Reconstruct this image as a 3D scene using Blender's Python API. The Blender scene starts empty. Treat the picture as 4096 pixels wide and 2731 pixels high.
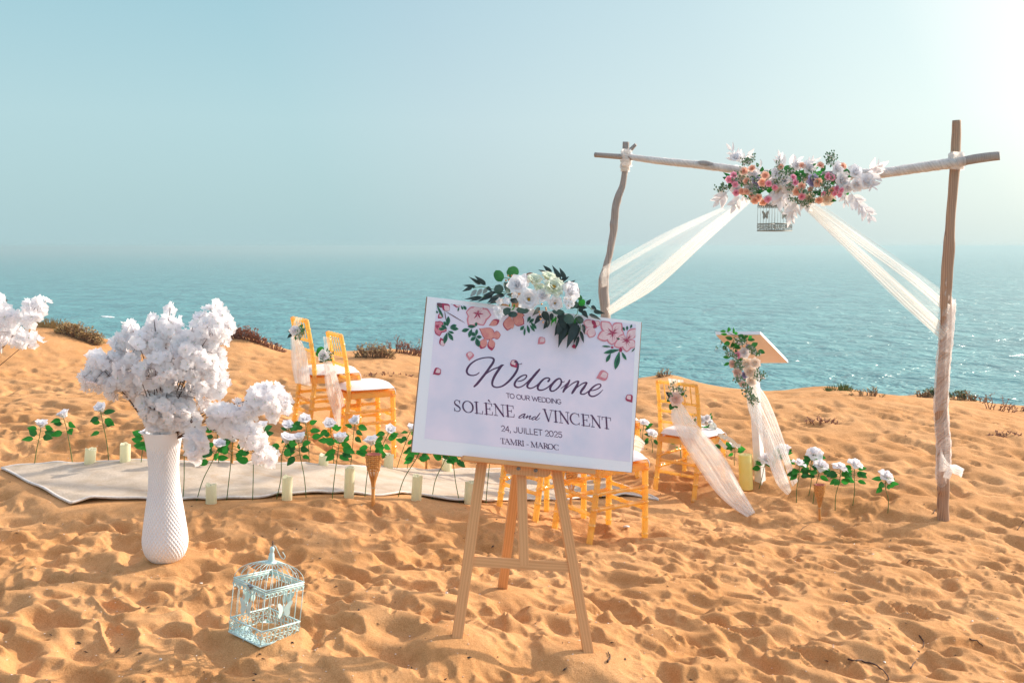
import bpy, bmesh, math, random
import numpy as np
from mathutils import Vector, Matrix, Quaternion

R = math.radians
rnd = random.Random(7)
scene = bpy.context.scene
COL = scene.collection

# ---------------------------------------------------------------- camera
CAMZ = 1.7
FPX = 3982.0                       # focal length in photo pixels (35 mm lens)
PITCH = math.atan((1365.5 - 986) / FPX)
cam_d = bpy.data.cameras.new('camera')
cam_d.sensor_width = 36.0
cam_d.lens = 36.0 * FPX / 4096.0
cam_d.clip_start = 0.05
cam_d.clip_end = 40000
cam = bpy.data.objects.new('camera', cam_d)
COL.objects.link(cam)
cam.location = (0, 0, CAMZ)
cam.rotation_euler = (R(90) - PITCH, 0, 0)
scene.camera = cam

# ---------------------------------------------------------------- light
SUN_AZ, SUN_EL = R(63), R(25)      # azimuth to the right of the view axis
SUN_DIR = Vector((math.sin(SUN_AZ) * math.cos(SUN_EL), math.cos(SUN_AZ) * math.cos(SUN_EL), math.sin(SUN_EL)))
sun_d = bpy.data.lights.new('sun', 'SUN')
sun_d.energy = 3.85
sun_d.angle = R(0.9)
sun_d.color = (1.0, 0.87, 0.72)
sun = bpy.data.objects.new('sun', sun_d)
COL.objects.link(sun)
sun.rotation_euler = SUN_DIR.to_track_quat('Z', 'Y').to_euler()
sun.location = (20, 10, 12)

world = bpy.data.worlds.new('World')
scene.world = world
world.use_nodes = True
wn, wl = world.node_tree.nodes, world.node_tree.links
wn.clear()
w_out = wn.new('ShaderNodeOutputWorld')
w_bg = wn.new('ShaderNodeBackground')
w_sky = wn.new('ShaderNodeTexSky')
w_sky.sky_type = 'NISHITA'
w_sky.sun_disc = False
w_sky.sun_elevation = SUN_EL
w_sky.sun_rotation = SUN_AZ
w_sky.altitude = 0
w_sky.air_density = 1.0
w_sky.dust_density = 4.0
w_sky.ozone_density = 3.0
# sea mist: a milky veil over the clear sky, whiter towards the sun
w_geo = wn.new('ShaderNodeNewGeometry')
w_dot = wn.new('ShaderNodeVectorMath'); w_dot.operation = 'DOT_PRODUCT'
wl.new(w_geo.outputs['Incoming'], w_dot.inputs[0])
w_dot.inputs[1].default_value = (-SUN_DIR.x, -SUN_DIR.y, -SUN_DIR.z)
w_sep = wn.new('ShaderNodeSeparateXYZ')
wl.new(w_geo.outputs['Incoming'], w_sep.inputs[0])
w_up = wn.new('ShaderNodeMath'); w_up.operation = 'MULTIPLY'; w_up.inputs[1].default_value = -1.0
wl.new(w_sep.outputs['Z'], w_up.inputs[0])
w_elev = wn.new('ShaderNodeValToRGB')          # mist colour by height; the unseen zenith is brightened to lift shaded whites
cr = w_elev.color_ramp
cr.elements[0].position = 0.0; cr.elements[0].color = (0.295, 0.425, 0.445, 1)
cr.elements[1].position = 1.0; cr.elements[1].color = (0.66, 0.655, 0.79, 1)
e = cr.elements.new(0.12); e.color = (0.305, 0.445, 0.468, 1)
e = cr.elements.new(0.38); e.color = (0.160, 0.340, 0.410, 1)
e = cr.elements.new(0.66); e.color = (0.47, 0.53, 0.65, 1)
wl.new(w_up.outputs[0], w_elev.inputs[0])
w_glow = wn.new('ShaderNodeValToRGB')          # forward scattering round the sun
cr = w_glow.color_ramp
cr.elements[0].position = 0.28; cr.elements[0].color = (0, 0, 0, 1)
cr.elements[1].position = 1.0; cr.elements[1].color = (1.9, 1.7, 1.45, 1)
for p_, c_ in ((0.42, (0.050, 0.016, 0.018)), (0.62, (0.120, 0.075, 0.055)), (0.74, (0.20, 0.15, 0.105)), (0.83, (0.42, 0.28, 0.20)), (0.91, (0.78, 0.64, 0.55))):
    e = cr.elements.new(p_); e.color = (*c_, 1)
wl.new(w_dot.outputs['Value'], w_glow.inputs[0])
w_add = wn.new('ShaderNodeMix'); w_add.data_type = 'RGBA'; w_add.blend_type = 'ADD'
w_add.inputs[0].default_value = 1.0
wl.new(w_elev.outputs[0], w_add.inputs[6]); wl.new(w_glow.outputs[0], w_add.inputs[7])
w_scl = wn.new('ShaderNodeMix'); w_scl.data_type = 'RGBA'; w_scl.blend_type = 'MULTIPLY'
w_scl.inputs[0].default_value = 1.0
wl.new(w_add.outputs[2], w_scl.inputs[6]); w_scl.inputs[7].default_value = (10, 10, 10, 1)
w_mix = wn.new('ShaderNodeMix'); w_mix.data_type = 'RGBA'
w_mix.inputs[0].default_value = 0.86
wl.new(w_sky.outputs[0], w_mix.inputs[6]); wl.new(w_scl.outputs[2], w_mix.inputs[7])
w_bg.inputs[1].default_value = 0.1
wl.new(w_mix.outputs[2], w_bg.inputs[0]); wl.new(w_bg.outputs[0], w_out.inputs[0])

vs = scene.view_settings
vs.view_transform = 'Standard'
vs.look = 'None'
vs.exposure = 0.74
vs.gamma = 1.0
vs.use_curve_mapping = False
scene.cycles.max_bounces = 10
scene.cycles.diffuse_bounces = 7
scene.cycles.transmission_bounces = 8
scene.cycles.transparent_max_bounces = 24
scene.cycles.volume_bounces = 0
scene.cycles.caustics_reflective = False
scene.cycles.caustics_refractive = False
scene.cycles.sample_clamp_indirect = 4.0
scene.cycles.use_denoising = True

# ---------------------------------------------------------------- helpers
def ray(X, Y):
    """direction through a photo pixel, scaled so that it advances 1 m along the view's ground axis"""
    v = (Y - 1365.5) / FPX
    dx, dy, dz = (X - 2048) / FPX, math.cos(PITCH) - v * math.sin(PITCH), -math.sin(PITCH) - v * math.cos(PITCH)
    return Vector((dx / dy, 1.0, dz / dy))

def W(X, Y, d):
    return Vector((0, 0, CAMZ)) + ray(X, Y) * d

def nrm(v):
    v = Vector(v)
    return v.normalized() if v.length > 1e-9 else Vector((0, 0, 1))

def catmull(pts, n=6):
    """smooth curve through tuples of any length"""
    P = [np.array(p, float) for p in pts]
    if len(P) < 3:
        return [tuple(P[0] + (P[-1] - P[0]) * i / n) for i in range(n + 1)]
    P = [2 * P[0] - P[1]] + P + [2 * P[-1] - P[-2]]
    out = []
    for i in range(1, len(P) - 2):
        for k in range(n):
            t = k / n
            a, b, c, d = P[i - 1], P[i], P[i + 1], P[i + 2]
            out.append(tuple(0.5 * (2 * b + (c - a) * t + (2 * a - 5 * b + 4 * c - d) * t * t + (3 * b - a - 3 * c + d) * t ** 3)))
    out.append(tuple(P[-2]))
    return out

class MB:
    """collects shapes into ONE mesh"""
    def __init__(s):
        s.v, s.f, s.uv, s.smooth = [], [], {}, []
    def add(s, vs_, fs, uvs=None, smooth=True):
        b = len(s.v)
        s.v.extend([tuple(p) for p in vs_])
        for f in fs:
            s.f.append(tuple(i + b for i in f)); s.smooth.append(smooth)
        if uvs is not None:
            for i, u in enumerate(uvs):
                s.uv[b + i] = u
        return s
    def tube(s, pts, rad, seg=8, caps=True):
        pts = [Vector(p) for p in pts]
        n = len(pts)
        if not isinstance(rad, (list, tuple)):
            rad = [rad] * n
        t0 = nrm(pts[1] - pts[0])
        a = t0.orthogonal().normalized()
        vs_, fs = [], []
        for i in range(n):
            t = nrm(pts[min(i + 1, n - 1)] - pts[max(i - 1, 0)])
            a = nrm(a - t * a.dot(t)); b = t.cross(a)
            for k in range(seg):
                w = 2 * math.pi * k / seg
                vs_.append(pts[i] + (a * math.cos(w) + b * math.sin(w)) * rad[i])
        for i in range(n - 1):
            for k in range(seg):
                k2 = (k + 1) % seg
                fs.append((i * seg + k, i * seg + k2, (i + 1) * seg + k2, (i + 1) * seg + k))
        if caps:
            fs.append(tuple(range(seg - 1, -1, -1))); fs.append(tuple((n - 1) * seg + k for k in range(seg)))
        return s.add(vs_, fs)
    def box(s, c, h, rot=None, bev=0.0):
        c = Vector(c); h = Vector(h)
        if bev > 0:
            bm = bmesh.new(); bmesh.ops.create_cube(bm, size=2.0)
            for v in bm.verts:
                v.co = Vector((v.co.x * h.x, v.co.y * h.y, v.co.z * h.z))
            bmesh.ops.bevel(bm, geom=bm.edges[:], offset=bev, segments=2, affect='EDGES')
            vs_ = [v.co.copy() for v in bm.verts]; bm.verts.index_update()
            fs = [tuple(v.index for v in f.verts) for f in bm.faces]; bm.free()
        else:
            vs_ = [Vector((x * h.x, y * h.y, z * h.z)) for x in (-1, 1) for y in (-1, 1) for z in (-1, 1)]
            fs = [(0, 1, 3, 2), (4, 6, 7, 5), (0, 4, 5, 1), (2, 3, 7, 6), (0, 2, 6, 4), (1, 5, 7, 3)]
        if rot is not None:
            vs_ = [rot @ v for v in vs_]
        return s.add([v + c for v in vs_], fs, smooth=False)
    def hexa(s, p, smooth=False):
        """eight corners: four of one end, four of the other"""
        return s.add(p, [(3, 2, 1, 0), (4, 5, 6, 7), (0, 1, 5, 4), (1, 2, 6, 5), (2, 3, 7, 6), (3, 0, 4, 7)], smooth=smooth)
    def lathe(s, prof, seg=32, c=(0, 0, 0), cap=True, fn=None):
        vs_, fs = [], []
        for i, (r, z) in enumerate(prof):
            for k in range(seg):
                w = 2 * math.pi * k / seg
                rr = r + (fn(w, z, i) if fn else 0)
                vs_.append((c[0] + rr * math.cos(w), c[1] + rr * math.sin(w), c[2] + z))
        for i in range(len(prof) - 1):
            for k in range(seg):
                k2 = (k + 1) % seg
                fs.append((i * seg + k, i * seg + k2, (i + 1) * seg + k2, (i + 1) * seg + k))
        if cap:
            fs.append(tuple(range(seg - 1, -1, -1))); fs.append(tuple((len(prof) - 1) * seg + k for k in range(seg)))
        return s.add(vs_, fs)
    def grid(s, P, uv=True):
        """P[i][j] points"""
        n, m = len(P), len(P[0])
        vs_ = [p for row in P for p in row]
        fs = [(i * m + j, i * m + j + 1, (i + 1) * m + j + 1, (i + 1) * m + j) for i in range(n - 1) for j in range(m - 1)]
        uvs = [(i / (n - 1), j / (m - 1)) for i in range(n) for j in range(m)] if uv else None
        return s.add(vs_, fs, uvs)
    def ball(s, c, r, seg=8, rings=5, sc=(1, 1, 1)):
        vs_, fs = [], []
        c = Vector(c)
        for i in range(rings + 1):
            t = math.pi * i / rings
            for k in range(seg):
                w = 2 * math.pi * k / seg
                vs_.append(c + Vector((r * sc[0] * math.sin(t) * math.cos(w), r * sc[1] * math.sin(t) * math.sin(w), r * sc[2] * math.cos(t))))
        for i in range(rings):
            for k in range(seg):
                k2 = (k + 1) % seg
                fs.append((i * seg + k, (i + 1) * seg + k, (i + 1) * seg + k2, i * seg + k2))
        return s.add(vs_, fs)
    def mesh(s, name, m):
        me = bpy.data.meshes.new(name)
        me.from_pydata(s.v, [], s.f)
        me.polygons.foreach_set('use_smooth', s.smooth)
        if s.uv:
            ul = me.uv_layers.new(name='UVMap')
            for lp in me.loops:
                ul.data[lp.index].uv = s.uv.get(lp.vertex_index, (0, 0))
        if m is not None:
            me.materials.append(m)
        me.validate(); me.update()
        return me
    def build(s, name, m, parent=None, loc=None):
        """link as one object; verts are in the parent's space (or world)"""
        if loc is not None:
            s.v = [(x - loc[0], y - loc[1], z - loc[2]) for x, y, z in s.v]
        o = bpy.data.objects.new(name, s.mesh(name, m))
        COL.objects.link(o)
        if parent is not None:
            o.parent = parent
        if loc is not None:
            o.location = loc
        return o

def tag(o, label=None, cat=None, group=None, kind=None):
    if label: o['label'] = label
    if cat: o['category'] = cat
    if group: o['group'] = group
    if kind: o['kind'] = kind
    return o

def thing(name, label, cat, loc=(0, 0, 0), group=None, rot=None):
    o = bpy.data.objects.new(name, None)
    COL.objects.link(o)
    o.empty_display_size = 0.1
    o.matrix_basis = Matrix.Translation(Vector(loc)) @ (rot.to_4x4() if rot is not None else Matrix())
    return tag(o, label, cat, group)

def inst(name, me, parent, M):
    """object sharing mesh data, M in the parent's space"""
    o = bpy.data.objects.new(name, me)
    COL.objects.link(o)
    o.parent = parent
    o.matrix_basis = M
    return o

def frame(org, ydir, zdir, sx=1, sy=1, sz=1):
    """matrix with local Y along ydir and local Z as near zdir as can be"""
    y = nrm(ydir); x = nrm(y.cross(Vector(zdir))); z = x.cross(y)
    M = Matrix((x * sx, y * sy, z * sz)).transposed().to_4x4()
    M.translation = org
    return M

def copy_tree(o, parent=None):
    c = o.copy(); COL.objects.link(c)
    if parent is not None: c.parent = parent
    for ch in o.children:
        copy_tree(ch, c)
    return c

# ---------------------------------------------------------------- materials
MATS = {}
def mat(name):
    m = bpy.data.materials.new(name); m.use_nodes = True
    n = m.node_tree.nodes; n.clear()
    MATS[name] = m
    return m, n, m.node_tree.links, n.new('ShaderNodeOutputMaterial')

def noise(n, l, scale, detail=4, vec=None, rough=0.55, dist=0.0):
    t = n.new('ShaderNodeTexNoise')
    t.inputs['Scale'].default_value = scale; t.inputs['Detail'].default_value = detail
    t.inputs['Roughness'].default_value = rough; t.inputs['Distortion'].default_value = dist
    if vec is not None: l.new(vec, t.inputs['Vector'])
    return t

def coords(n, l, scale=(1, 1, 1), kind='Object'):
    c = n.new('ShaderNodeTexCoord'); mp = n.new('ShaderNodeMapping')
    mp.inputs['Scale'].default_value = scale
    l.new(c.outputs[kind], mp.inputs[0])
    return mp.outputs[0]

def ramp(n, l, fac, stops):
    r = n.new('ShaderNodeValToRGB'); cr = r.color_ramp
    while len(cr.elements) < len(stops): cr.elements.new(0.5)
    for e_, (p, c) in zip(cr.elements, stops):
        e_.position = p; e_.color = (*c, 1) if len(c) == 3 else c
    l.new(fac, r.inputs[0])
    return r.outputs[0]

def bump(n, l, h, strength, dist):
    b = n.new('ShaderNodeBump'); b.inputs['Strength'].default_value = strength; b.inputs['Distance'].default_value = dist
    l.new(h, b.inputs['Height'])
    return b.outputs[0]

def solid(name, c1, c2=None, rough=0.6, scale=20, sc=(1, 1, 1), bmp=0.0, bdist=0.002, metal=0.0, spec=0.5, kind='Object', detail=4):
    """principled with a little procedural variation between two colours"""
    m, n, l, out = mat(name)
    p = n.new('ShaderNodeBsdfPrincipled')
    p.inputs['Roughness'].default_value = rough; p.inputs['Metallic'].default_value = metal
    p.inputs['Specular IOR Level'].default_value = spec
    t = noise(n, l, scale, detail, coords(n, l, sc, kind))
    c2 = c2 or tuple(x * 0.85 for x in c1)
    l.new(ramp(n, l, t.outputs[0], [(0.35, c2), (0.65, c1)]), p.inputs['Base Color'])
    if bmp: l.new(bump(n, l, t.outputs[0], bmp, bdist), p.inputs['Normal'])
    l.new(p.outputs[0], out.inputs[0])
    return m

def petal_mat(name, c, tr=0.4, c2=None, rough=0.6, scale=30, spec=0.15):
    """thin translucent petal or leaf"""
    m, n, l, out = mat(name)
    p = n.new('ShaderNodeBsdfPrincipled'); p.inputs['Roughness'].default_value = rough
    p.inputs['Specular IOR Level'].default_value = spec
    tl = n.new('ShaderNodeBsdfTranslucent'); mx = n.new('ShaderNodeMixShader'); mx.inputs[0].default_value = tr
    t = noise(n, l, scale, 3, coords(n, l))
    col = ramp(n, l, t.outputs[0], [(0.3, c2 or tuple(x * 0.85 for x in c)), (0.7, c)])
    l.new(col, p.inputs['Base Color']); l.new(col, tl.inputs[0])
    l.new(p.outputs[0], mx.inputs[1]); l.new(tl.outputs[0], mx.inputs[2]); l.new(mx.outputs[0], out.inputs[0])
    return m

def tulle_mat(name, lo, hi, streak=40, c=(0.86, 0.84, 0.78)):
    """sheer net: opacity varies in streaks where the cloth is gathered"""
    m, n, l, out = mat(name)
    d = n.new('ShaderNodeBsdfDiffuse'); tl = n.new('ShaderNodeBsdfTranslucent'); tp = n.new('ShaderNodeBsdfTransparent')
    d.inputs[0].default_value = (*c, 1); tl.inputs[0].default_value = (*c, 1)
    mx = n.new('ShaderNodeMixShader'); mx.inputs[0].default_value = 0.6
    l.new(d.outputs[0], mx.inputs[1]); l.new(tl.outputs[0], mx.inputs[2])
    t = noise(n, l, 1.0, 3, coords(n, l, (1.2, streak, 1), 'UV'), 0.6)
    fac = ramp(n, l, t.outputs[0], [(0.36, (lo,) * 3), (0.62, (hi,) * 3)])
    m2 = n.new('ShaderNodeMixShader')
    l.new(fac, m2.inputs[0]); l.new(tp.outputs[0], m2.inputs[1]); l.new(mx.outputs[0], m2.inputs[2])
    l.new(m2.outputs[0], out.inputs[0])
    return m

def wood_mat(name, c1, c2, scale=6, sc=(1, 1, 0.08), rough=0.55, bmp=0.15):
    m, n, l, out = mat(name)
    p = n.new('ShaderNodeBsdfPrincipled'); p.inputs['Roughness'].default_value = rough
    p.inputs['Specular IOR Level'].default_value = 0.25
    v = coords(n, l, sc)
    t = noise(n, l, scale, 5, v, 0.6, 0.6)
    w = n.new('ShaderNodeTexWave'); w.inputs['Scale'].default_value = scale * 1.6; w.inputs['Distortion'].default_value = 5
    w.inputs['Detail'].default_value = 2
    l.new(v, w.inputs['Vector'])
    mx = n.new('ShaderNodeMath'); mx.operation = 'MULTIPLY_ADD'; mx.inputs[1].default_value = 0.45
    l.new(w.outputs['Fac'], mx.inputs[0]); l.new(t.outputs[0], mx.inputs[2])
    l.new(ramp(n, l, mx.outputs[0], [(0.35, c2), (0.85, c1)]), p.inputs['Base Color'])
    l.new(bump(n, l, mx.outputs[0], bmp, 0.003), p.inputs['Normal'])
    l.new(p.outputs[0], out.inputs[0])
    return m
# ---------------------------------------------------------------- ground shape
def tps(pts, vals, lam):
    n = len(pts); P = np.array(pts, float); V = np.array(vals, float)
    d2 = ((P[:, None] - P[None]) ** 2).sum(-1)
    K = np.where(d2 > 0, 0.5 * d2 * np.log(d2 + 1e-12), 0) + lam * np.eye(n)
    Q = np.hstack([np.ones((n, 1)), P])
    A = np.block([[K, Q], [Q.T, np.zeros((3, 3))]])
    s = np.linalg.solve(A, np.concatenate([V, np.zeros(3)]))
    def f(x, y):
        x = np.asarray(x, float); y = np.asarray(y, float)
        r = s[n] + s[n + 1] * x + s[n + 2] * y
        for i in range(n):
            q = (x - P[i, 0]) ** 2 + (y - P[i, 1]) ** 2
            r = r + s[i] * 0.5 * q * np.log(q + 1e-12)
        return r
    return f

_anch = [(1055, 2532, 3.9), (1829, 2540, 3.933), (2351, 2600, 4.009), (2012, 2350, 4.72), (662, 2235, 4.8), (3775, 2070, 7.1),
         (2778, 1994, 7.7), (2361, 2177, 5.9), (2587, 2164, 6.0), (1990, 2040, 6.35), (1240, 1738, 7.9), (1377, 1805, 7.95),
         (280, 2020, 5.7), (20, 1880, 6.5), (3030, 1940, 7.9), (3278, 2077, 7.2), (1492, 2020, 6.0), (0, 2731, 3.45), (4096, 2731, 4.15),
         (2048, 2731, 3.72), (4096, 2150, 6.9), (0, 2350, 4.55)]
_ridge = [(-200, 1330), (0, 1345), (110, 1312), (200, 1306), (280, 1322), (400, 1368), (600, 1392), (760, 1392), (900, 1352), (1000, 1352), (1120, 1402),
          (1300, 1412), (1440, 1408), (1520, 1400), (1650, 1405), (1800, 1445), (2000, 1490), (2200, 1520), (2400, 1530), (2560, 1520), (2640, 1500),
          (2720, 1508), (2860, 1555), (3050, 1568), (3150, 1562), (3300, 1545), (3400, 1555), (3500, 1575), (3620, 1588), (3745, 1578),
          (3830, 1590), (3940, 1612), (4096, 1628), (4300, 1640)]
_p, _z = [], []
for X, Y, d in _anch:
    w = W(X, Y, d); _p.append((w.x, w.y)); _z.append(w.z)
for X, Y in _ridge:
    w = W(X, Y, 13.0); _p.append((w.x, w.y)); _z.append(w.z)
    w = W(X, 0.6 * Y + 0.4 * 1480 + 55, 11.2)
    if X % 3 == 0: _p.append((w.x, w.y)); _z.append(w.z)
base_h = tps(_p, _z, 0.0004)

# trodden sand: thousands of old footprints and scuffs on top of soft undulation
GX0, GX1, GY0, GY1, GC = -9.0, 9.5, 2.2, 14.0, 0.008
_nx, _ny = int((GX1 - GX0) / GC), int((GY1 - GY0) / GC)
_rs = np.random.RandomState(11)

def _smooth_noise(cell, amp, ax=1.0):
    nx, ny = int(_nx * GC / (cell * ax)) + 3, int(_ny * GC / cell) + 3
    a = _rs.rand(ny, nx) - 0.5
    yi = np.linspace(0, ny - 2.001, _ny); xi = np.linspace(0, nx - 2.001, _nx)
    y0 = yi.astype(int); x0 = xi.astype(int)
    fy = (yi - y0); fx = (xi - x0)
    fy = (fy * fy * (3 - 2 * fy))[:, None]; fx = (fx * fx * (3 - 2 * fx))[None]
    return amp * ((a[y0][:, x0] * (1 - fx) + a[y0][:, x0 + 1] * fx) * (1 - fy) + (a[y0 + 1][:, x0] * (1 - fx) + a[y0 + 1][:, x0 + 1] * fx) * fy)

def _box(a, r):
    for ax in (0, 1):
        for _ in range(2):
            c = np.cumsum(np.concatenate([np.repeat(np.take(a, [0], ax), r + 1, ax), a, np.repeat(np.take(a, [-1], ax), r, ax)], ax), ax)
            n_ = a.shape[ax]
            a = (np.take(c, np.arange(2 * r + 1, 2 * r + 1 + n_), ax) - np.take(c, np.arange(0, n_), ax)) / (2 * r + 1)
    return a

def _blur(a, k):
    for _ in range(k):
        a = (np.roll(a, 1, 0) + np.roll(a, -1, 0) + 2 * a) / 4
        a = (np.roll(a, 1, 1) + np.roll(a, -1, 1) + 2 * a) / 4
    return a

SAND = _smooth_noise(1.3, 0.08) + _smooth_noise(0.5, 0.045, 1.8) + _smooth_noise(0.2, 0.026, 2.2) + _smooth_noise(0.09, 0.010, 1.8)
def _stamp(x, y, a, b, th, D, rim):
    rr = max(a, b) * 2.1
    i0, i1 = int((y - rr - GY0) / GC), int((y + rr - GY0) / GC) + 1
    j0, j1 = int((x - rr - GX0) / GC), int((x + rr - GX0) / GC) + 1
    if i0 < 0 or j0 < 0 or i1 >= _ny or j1 >= _nx: return
    yy = (np.arange(i0, i1) * GC + GY0 - y)[:, None]; xx = (np.arange(j0, j1) * GC + GX0 - x)[None]
    u = xx * math.cos(th) + yy * math.sin(th); v = -xx * math.sin(th) + yy * math.cos(th)
    v = v + 0.25 * b * np.sin(u / a * 2.0)
    q = np.sqrt((u / a) ** 2 + (v / b) ** 2)
    w = np.exp(-(q ** 4) * 0.8)
    S = SAND[i0:i1, j0:j1]
    ref = S.mean()
    prof = -D * w * (1 + 0.35 * u / a) + rim * np.exp(-((q - 1.38) / 0.3) ** 2)
    SAND[i0:i1, j0:j1] = S * (1 - 0.7 * w) + 0.7 * w * ref + prof
for _k in range(12500):
    x = _rs.uniform(GX0, GX1); y = GY0 + (GY1 - GY0) * _rs.rand() ** 1.15
    L = _rs.uniform(0.06, 0.16)
    _stamp(x, y, L, L * _rs.uniform(0.30, 0.58), _rs.normal(-0.32, 0.5), _rs.uniform(0.012, 0.036) * (0.6 + 2.6 * L), _rs.uniform(0.001, 0.006))
SAND = _blur(SAND, 3)
# the wind has levelled the tops: flats between the pits
_m = _box(SAND, 22)
_r = SAND - _m
SAND = _m + np.where(_r > 0, 0.028 * np.tanh(_r / 0.040), 1.5 * _r)
SAND = _blur(SAND, 2)
SAND = SAND + 0.5 * (SAND - _box(SAND, 4))
for _k in range(5000):
    x = _rs.uniform(-4, 5); y = _rs.uniform(2.6, 7.5)
    L = _rs.uniform(0.02, 0.05)
    _stamp(x, y, L, L * 0.6, _rs.uniform(-1.5, 1.5), _rs.uniform(0.002, 0.007), 0.002)
SAND -= SAND.mean()

# a few fresh shoe prints with treaded soles
for x, y, th in ((-1.62, 3.95, -0.9), (-1.75, 4.25, -0.7), (-1.15, 4.45, 0.3), (1.05, 4.55, -0.35), (1.32, 4.35, -0.5), (0.95, 5.25, 0.2), (1.6, 4.0, -0.3), (2.1, 5.0, -0.6), (0.35, 4.6, 0.5), (-2.1, 5.3, -0.4), (2.6, 5.8, -0.2), (0.75, 3.75, 0.1)):
    i0, i1 = int((y - .24 - GY0) / GC), int((y + .24 - GY0) / GC); j0, j1 = int((x - .24 - GX0) / GC), int((x + .24 - GX0) / GC)
    yy = (np.arange(i0, i1) * GC + GY0 - y)[:, None]; xx = (np.arange(j0, j1) * GC + GX0 - x)[None]
    u = xx * math.cos(th) + yy * math.sin(th); v = -xx * math.sin(th) + yy * math.cos(th)
    hw = 0.042 + 0.012 * np.sin((u + .02) * 16)
    q = np.maximum(np.abs(u) / 0.14, np.abs(v) / hw); q = (np.abs(u / 0.14) ** 4 + np.abs(v / hw) ** 3) ** .3
    w = 1 / (1 + np.exp((q - 1) * 14))
    S = SAND[i0:i1, j0:j1]; ref = float(S[w > .5].mean())
    tread = 0.0032 * np.sin(2 * math.pi * (u + 0.012 * np.cos(v * 40)) / 0.026)
    SAND[i0:i1, j0:j1] = S * (1 - w) + w * (ref - 0.026 + tread) + 0.012 * np.exp(-((q - 1.22) / .16) ** 2)

# the sand lies flat under the rug and packed round what stands in it
def _flatten(x, y, r, z=0.0, s=1.0):
    i0, i1 = max(0, int((y - 2 * r - GY0) / GC)), min(_ny, int((y + 2 * r - GY0) / GC) + 1)
    j0, j1 = max(0, int((x - 2 * r - GX0) / GC)), min(_nx, int((x + 2 * r - GX0) / GC) + 1)
    yy = (np.arange(i0, i1) * GC + GY0 - y)[:, None]; xx = (np.arange(j0, j1) * GC + GX0 - x)[None]
    w = s * np.exp(-((xx ** 2 + yy ** 2) / r ** 2) ** 2)
    SAND[i0:i1, j0:j1] = SAND[i0:i1, j0:j1] * (1 - w) + z * w

def sand_h(x, y):
    x = np.asarray(x, float); y = np.asarray(y, float)
    fx = np.clip((x - GX0) / GC, 0, _nx - 2.001); fy = np.clip((y - GY0) / GC, 0, _ny - 2.001)
    x0 = fx.astype(int); y0 = fy.astype(int); a = fx - x0; b = fy - y0
    s = (SAND[y0, x0] * (1 - a) + SAND[y0, x0 + 1] * a) * (1 - b) + (SAND[y0 + 1, x0] * (1 - a) + SAND[y0 + 1, x0 + 1] * a) * b
    fade = np.clip((14.0 - y) / 4.0, 0.0, 1) * np.clip(1.38 - 0.10 * (y - 3.6), 0.68, 1.35)
    return s * fade

def ground(x, y):
    x = np.asarray(x, float); y = np.asarray(y, float)
    yc = np.clip(y, 2.0, 13.2)
    z = base_h(np.clip(x, -9.5, 9.5), yc) + sand_h(x, y)
    over = np.clip(y - 13.2, 0, None)
    return z - 0.25 * over - 0.9 * np.clip(over - 0.4, 0, None) ** 1.25

_dd = np.arange(2.6, 13.3, 0.004)
def hit(X, Y):
    """where the view ray of a photo pixel meets the sand"""
    r = ray(X, Y)
    g = ground(r.x * _dd, _dd); zz = CAMZ + r.z * _dd
    k = np.nonzero(zz < g)[0]
    d = _dd[k[0]] if len(k) else 12.8
    return Vector((r.x * d, d, float(ground(r.x * d, d))))
# ---------------------------------------------------------------- rug outline (on the smooth ground) and flattening
RUG_N = [(285, 2022), (340, 2012), (420, 2004), (600, 2000), (780, 2001), (900, 1998), (1040, 1995), (1140, 1985), (1260, 1977), (1400, 1977), (1520, 1984),
         (1640, 1978), (1750, 2000), (1850, 2011), (1960, 2008), (2100, 2003), (2280, 1999), (2420, 1993), (2520, 1986), (2600, 1996), (2630, 2001)]
RUG_F = [(8, 1878), (100, 1868), (250, 1861), (400, 1855), (600, 1854), (800, 1857), (1000, 1855), (1150, 1861), (1300, 1870), (1450, 1876), (1600, 1881), (1750, 1886),
         (1900, 1885), (2020, 1884), (2140, 1890), (2260, 1900), (2370, 1914), (2460, 1936), (2540, 1963), (2600, 1985), (2632, 1999)]
def hit_smooth(X, Y):
    r = ray(X, Y); g = base_h(r.x * _dd, _dd)
    k = np.nonzero(CAMZ + r.z * _dd < g)[0]; d = _dd[k[0]] if len(k) else 12.8
    return Vector((r.x * d, d, float(base_h(r.x * d, d))))
rugN = [hit_smooth(*p) for p in RUG_N]; rugF = [hit_smooth(*p) for p in RUG_F]
for a, b in zip(catmull([tuple(p) for p in rugN], 3), catmull([tuple(p) for p in rugF], 3)):
    for t in (0.0, 0.2, 0.4, 0.6, 0.8, 1.0):
        _flatten(a[0] * (1 - t) + b[0] * t, a[1] * (1 - t) + b[1] * t, 0.17, 0.0, 0.75)
for X, Y in ((662, 2238), (1055, 2532), (1829, 2540), (2351, 2600), (2012, 2352)):
    q = hit_smooth(X, Y); _flatten(q.x, q.y, 0.17, 0.0, 0.9)

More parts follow.
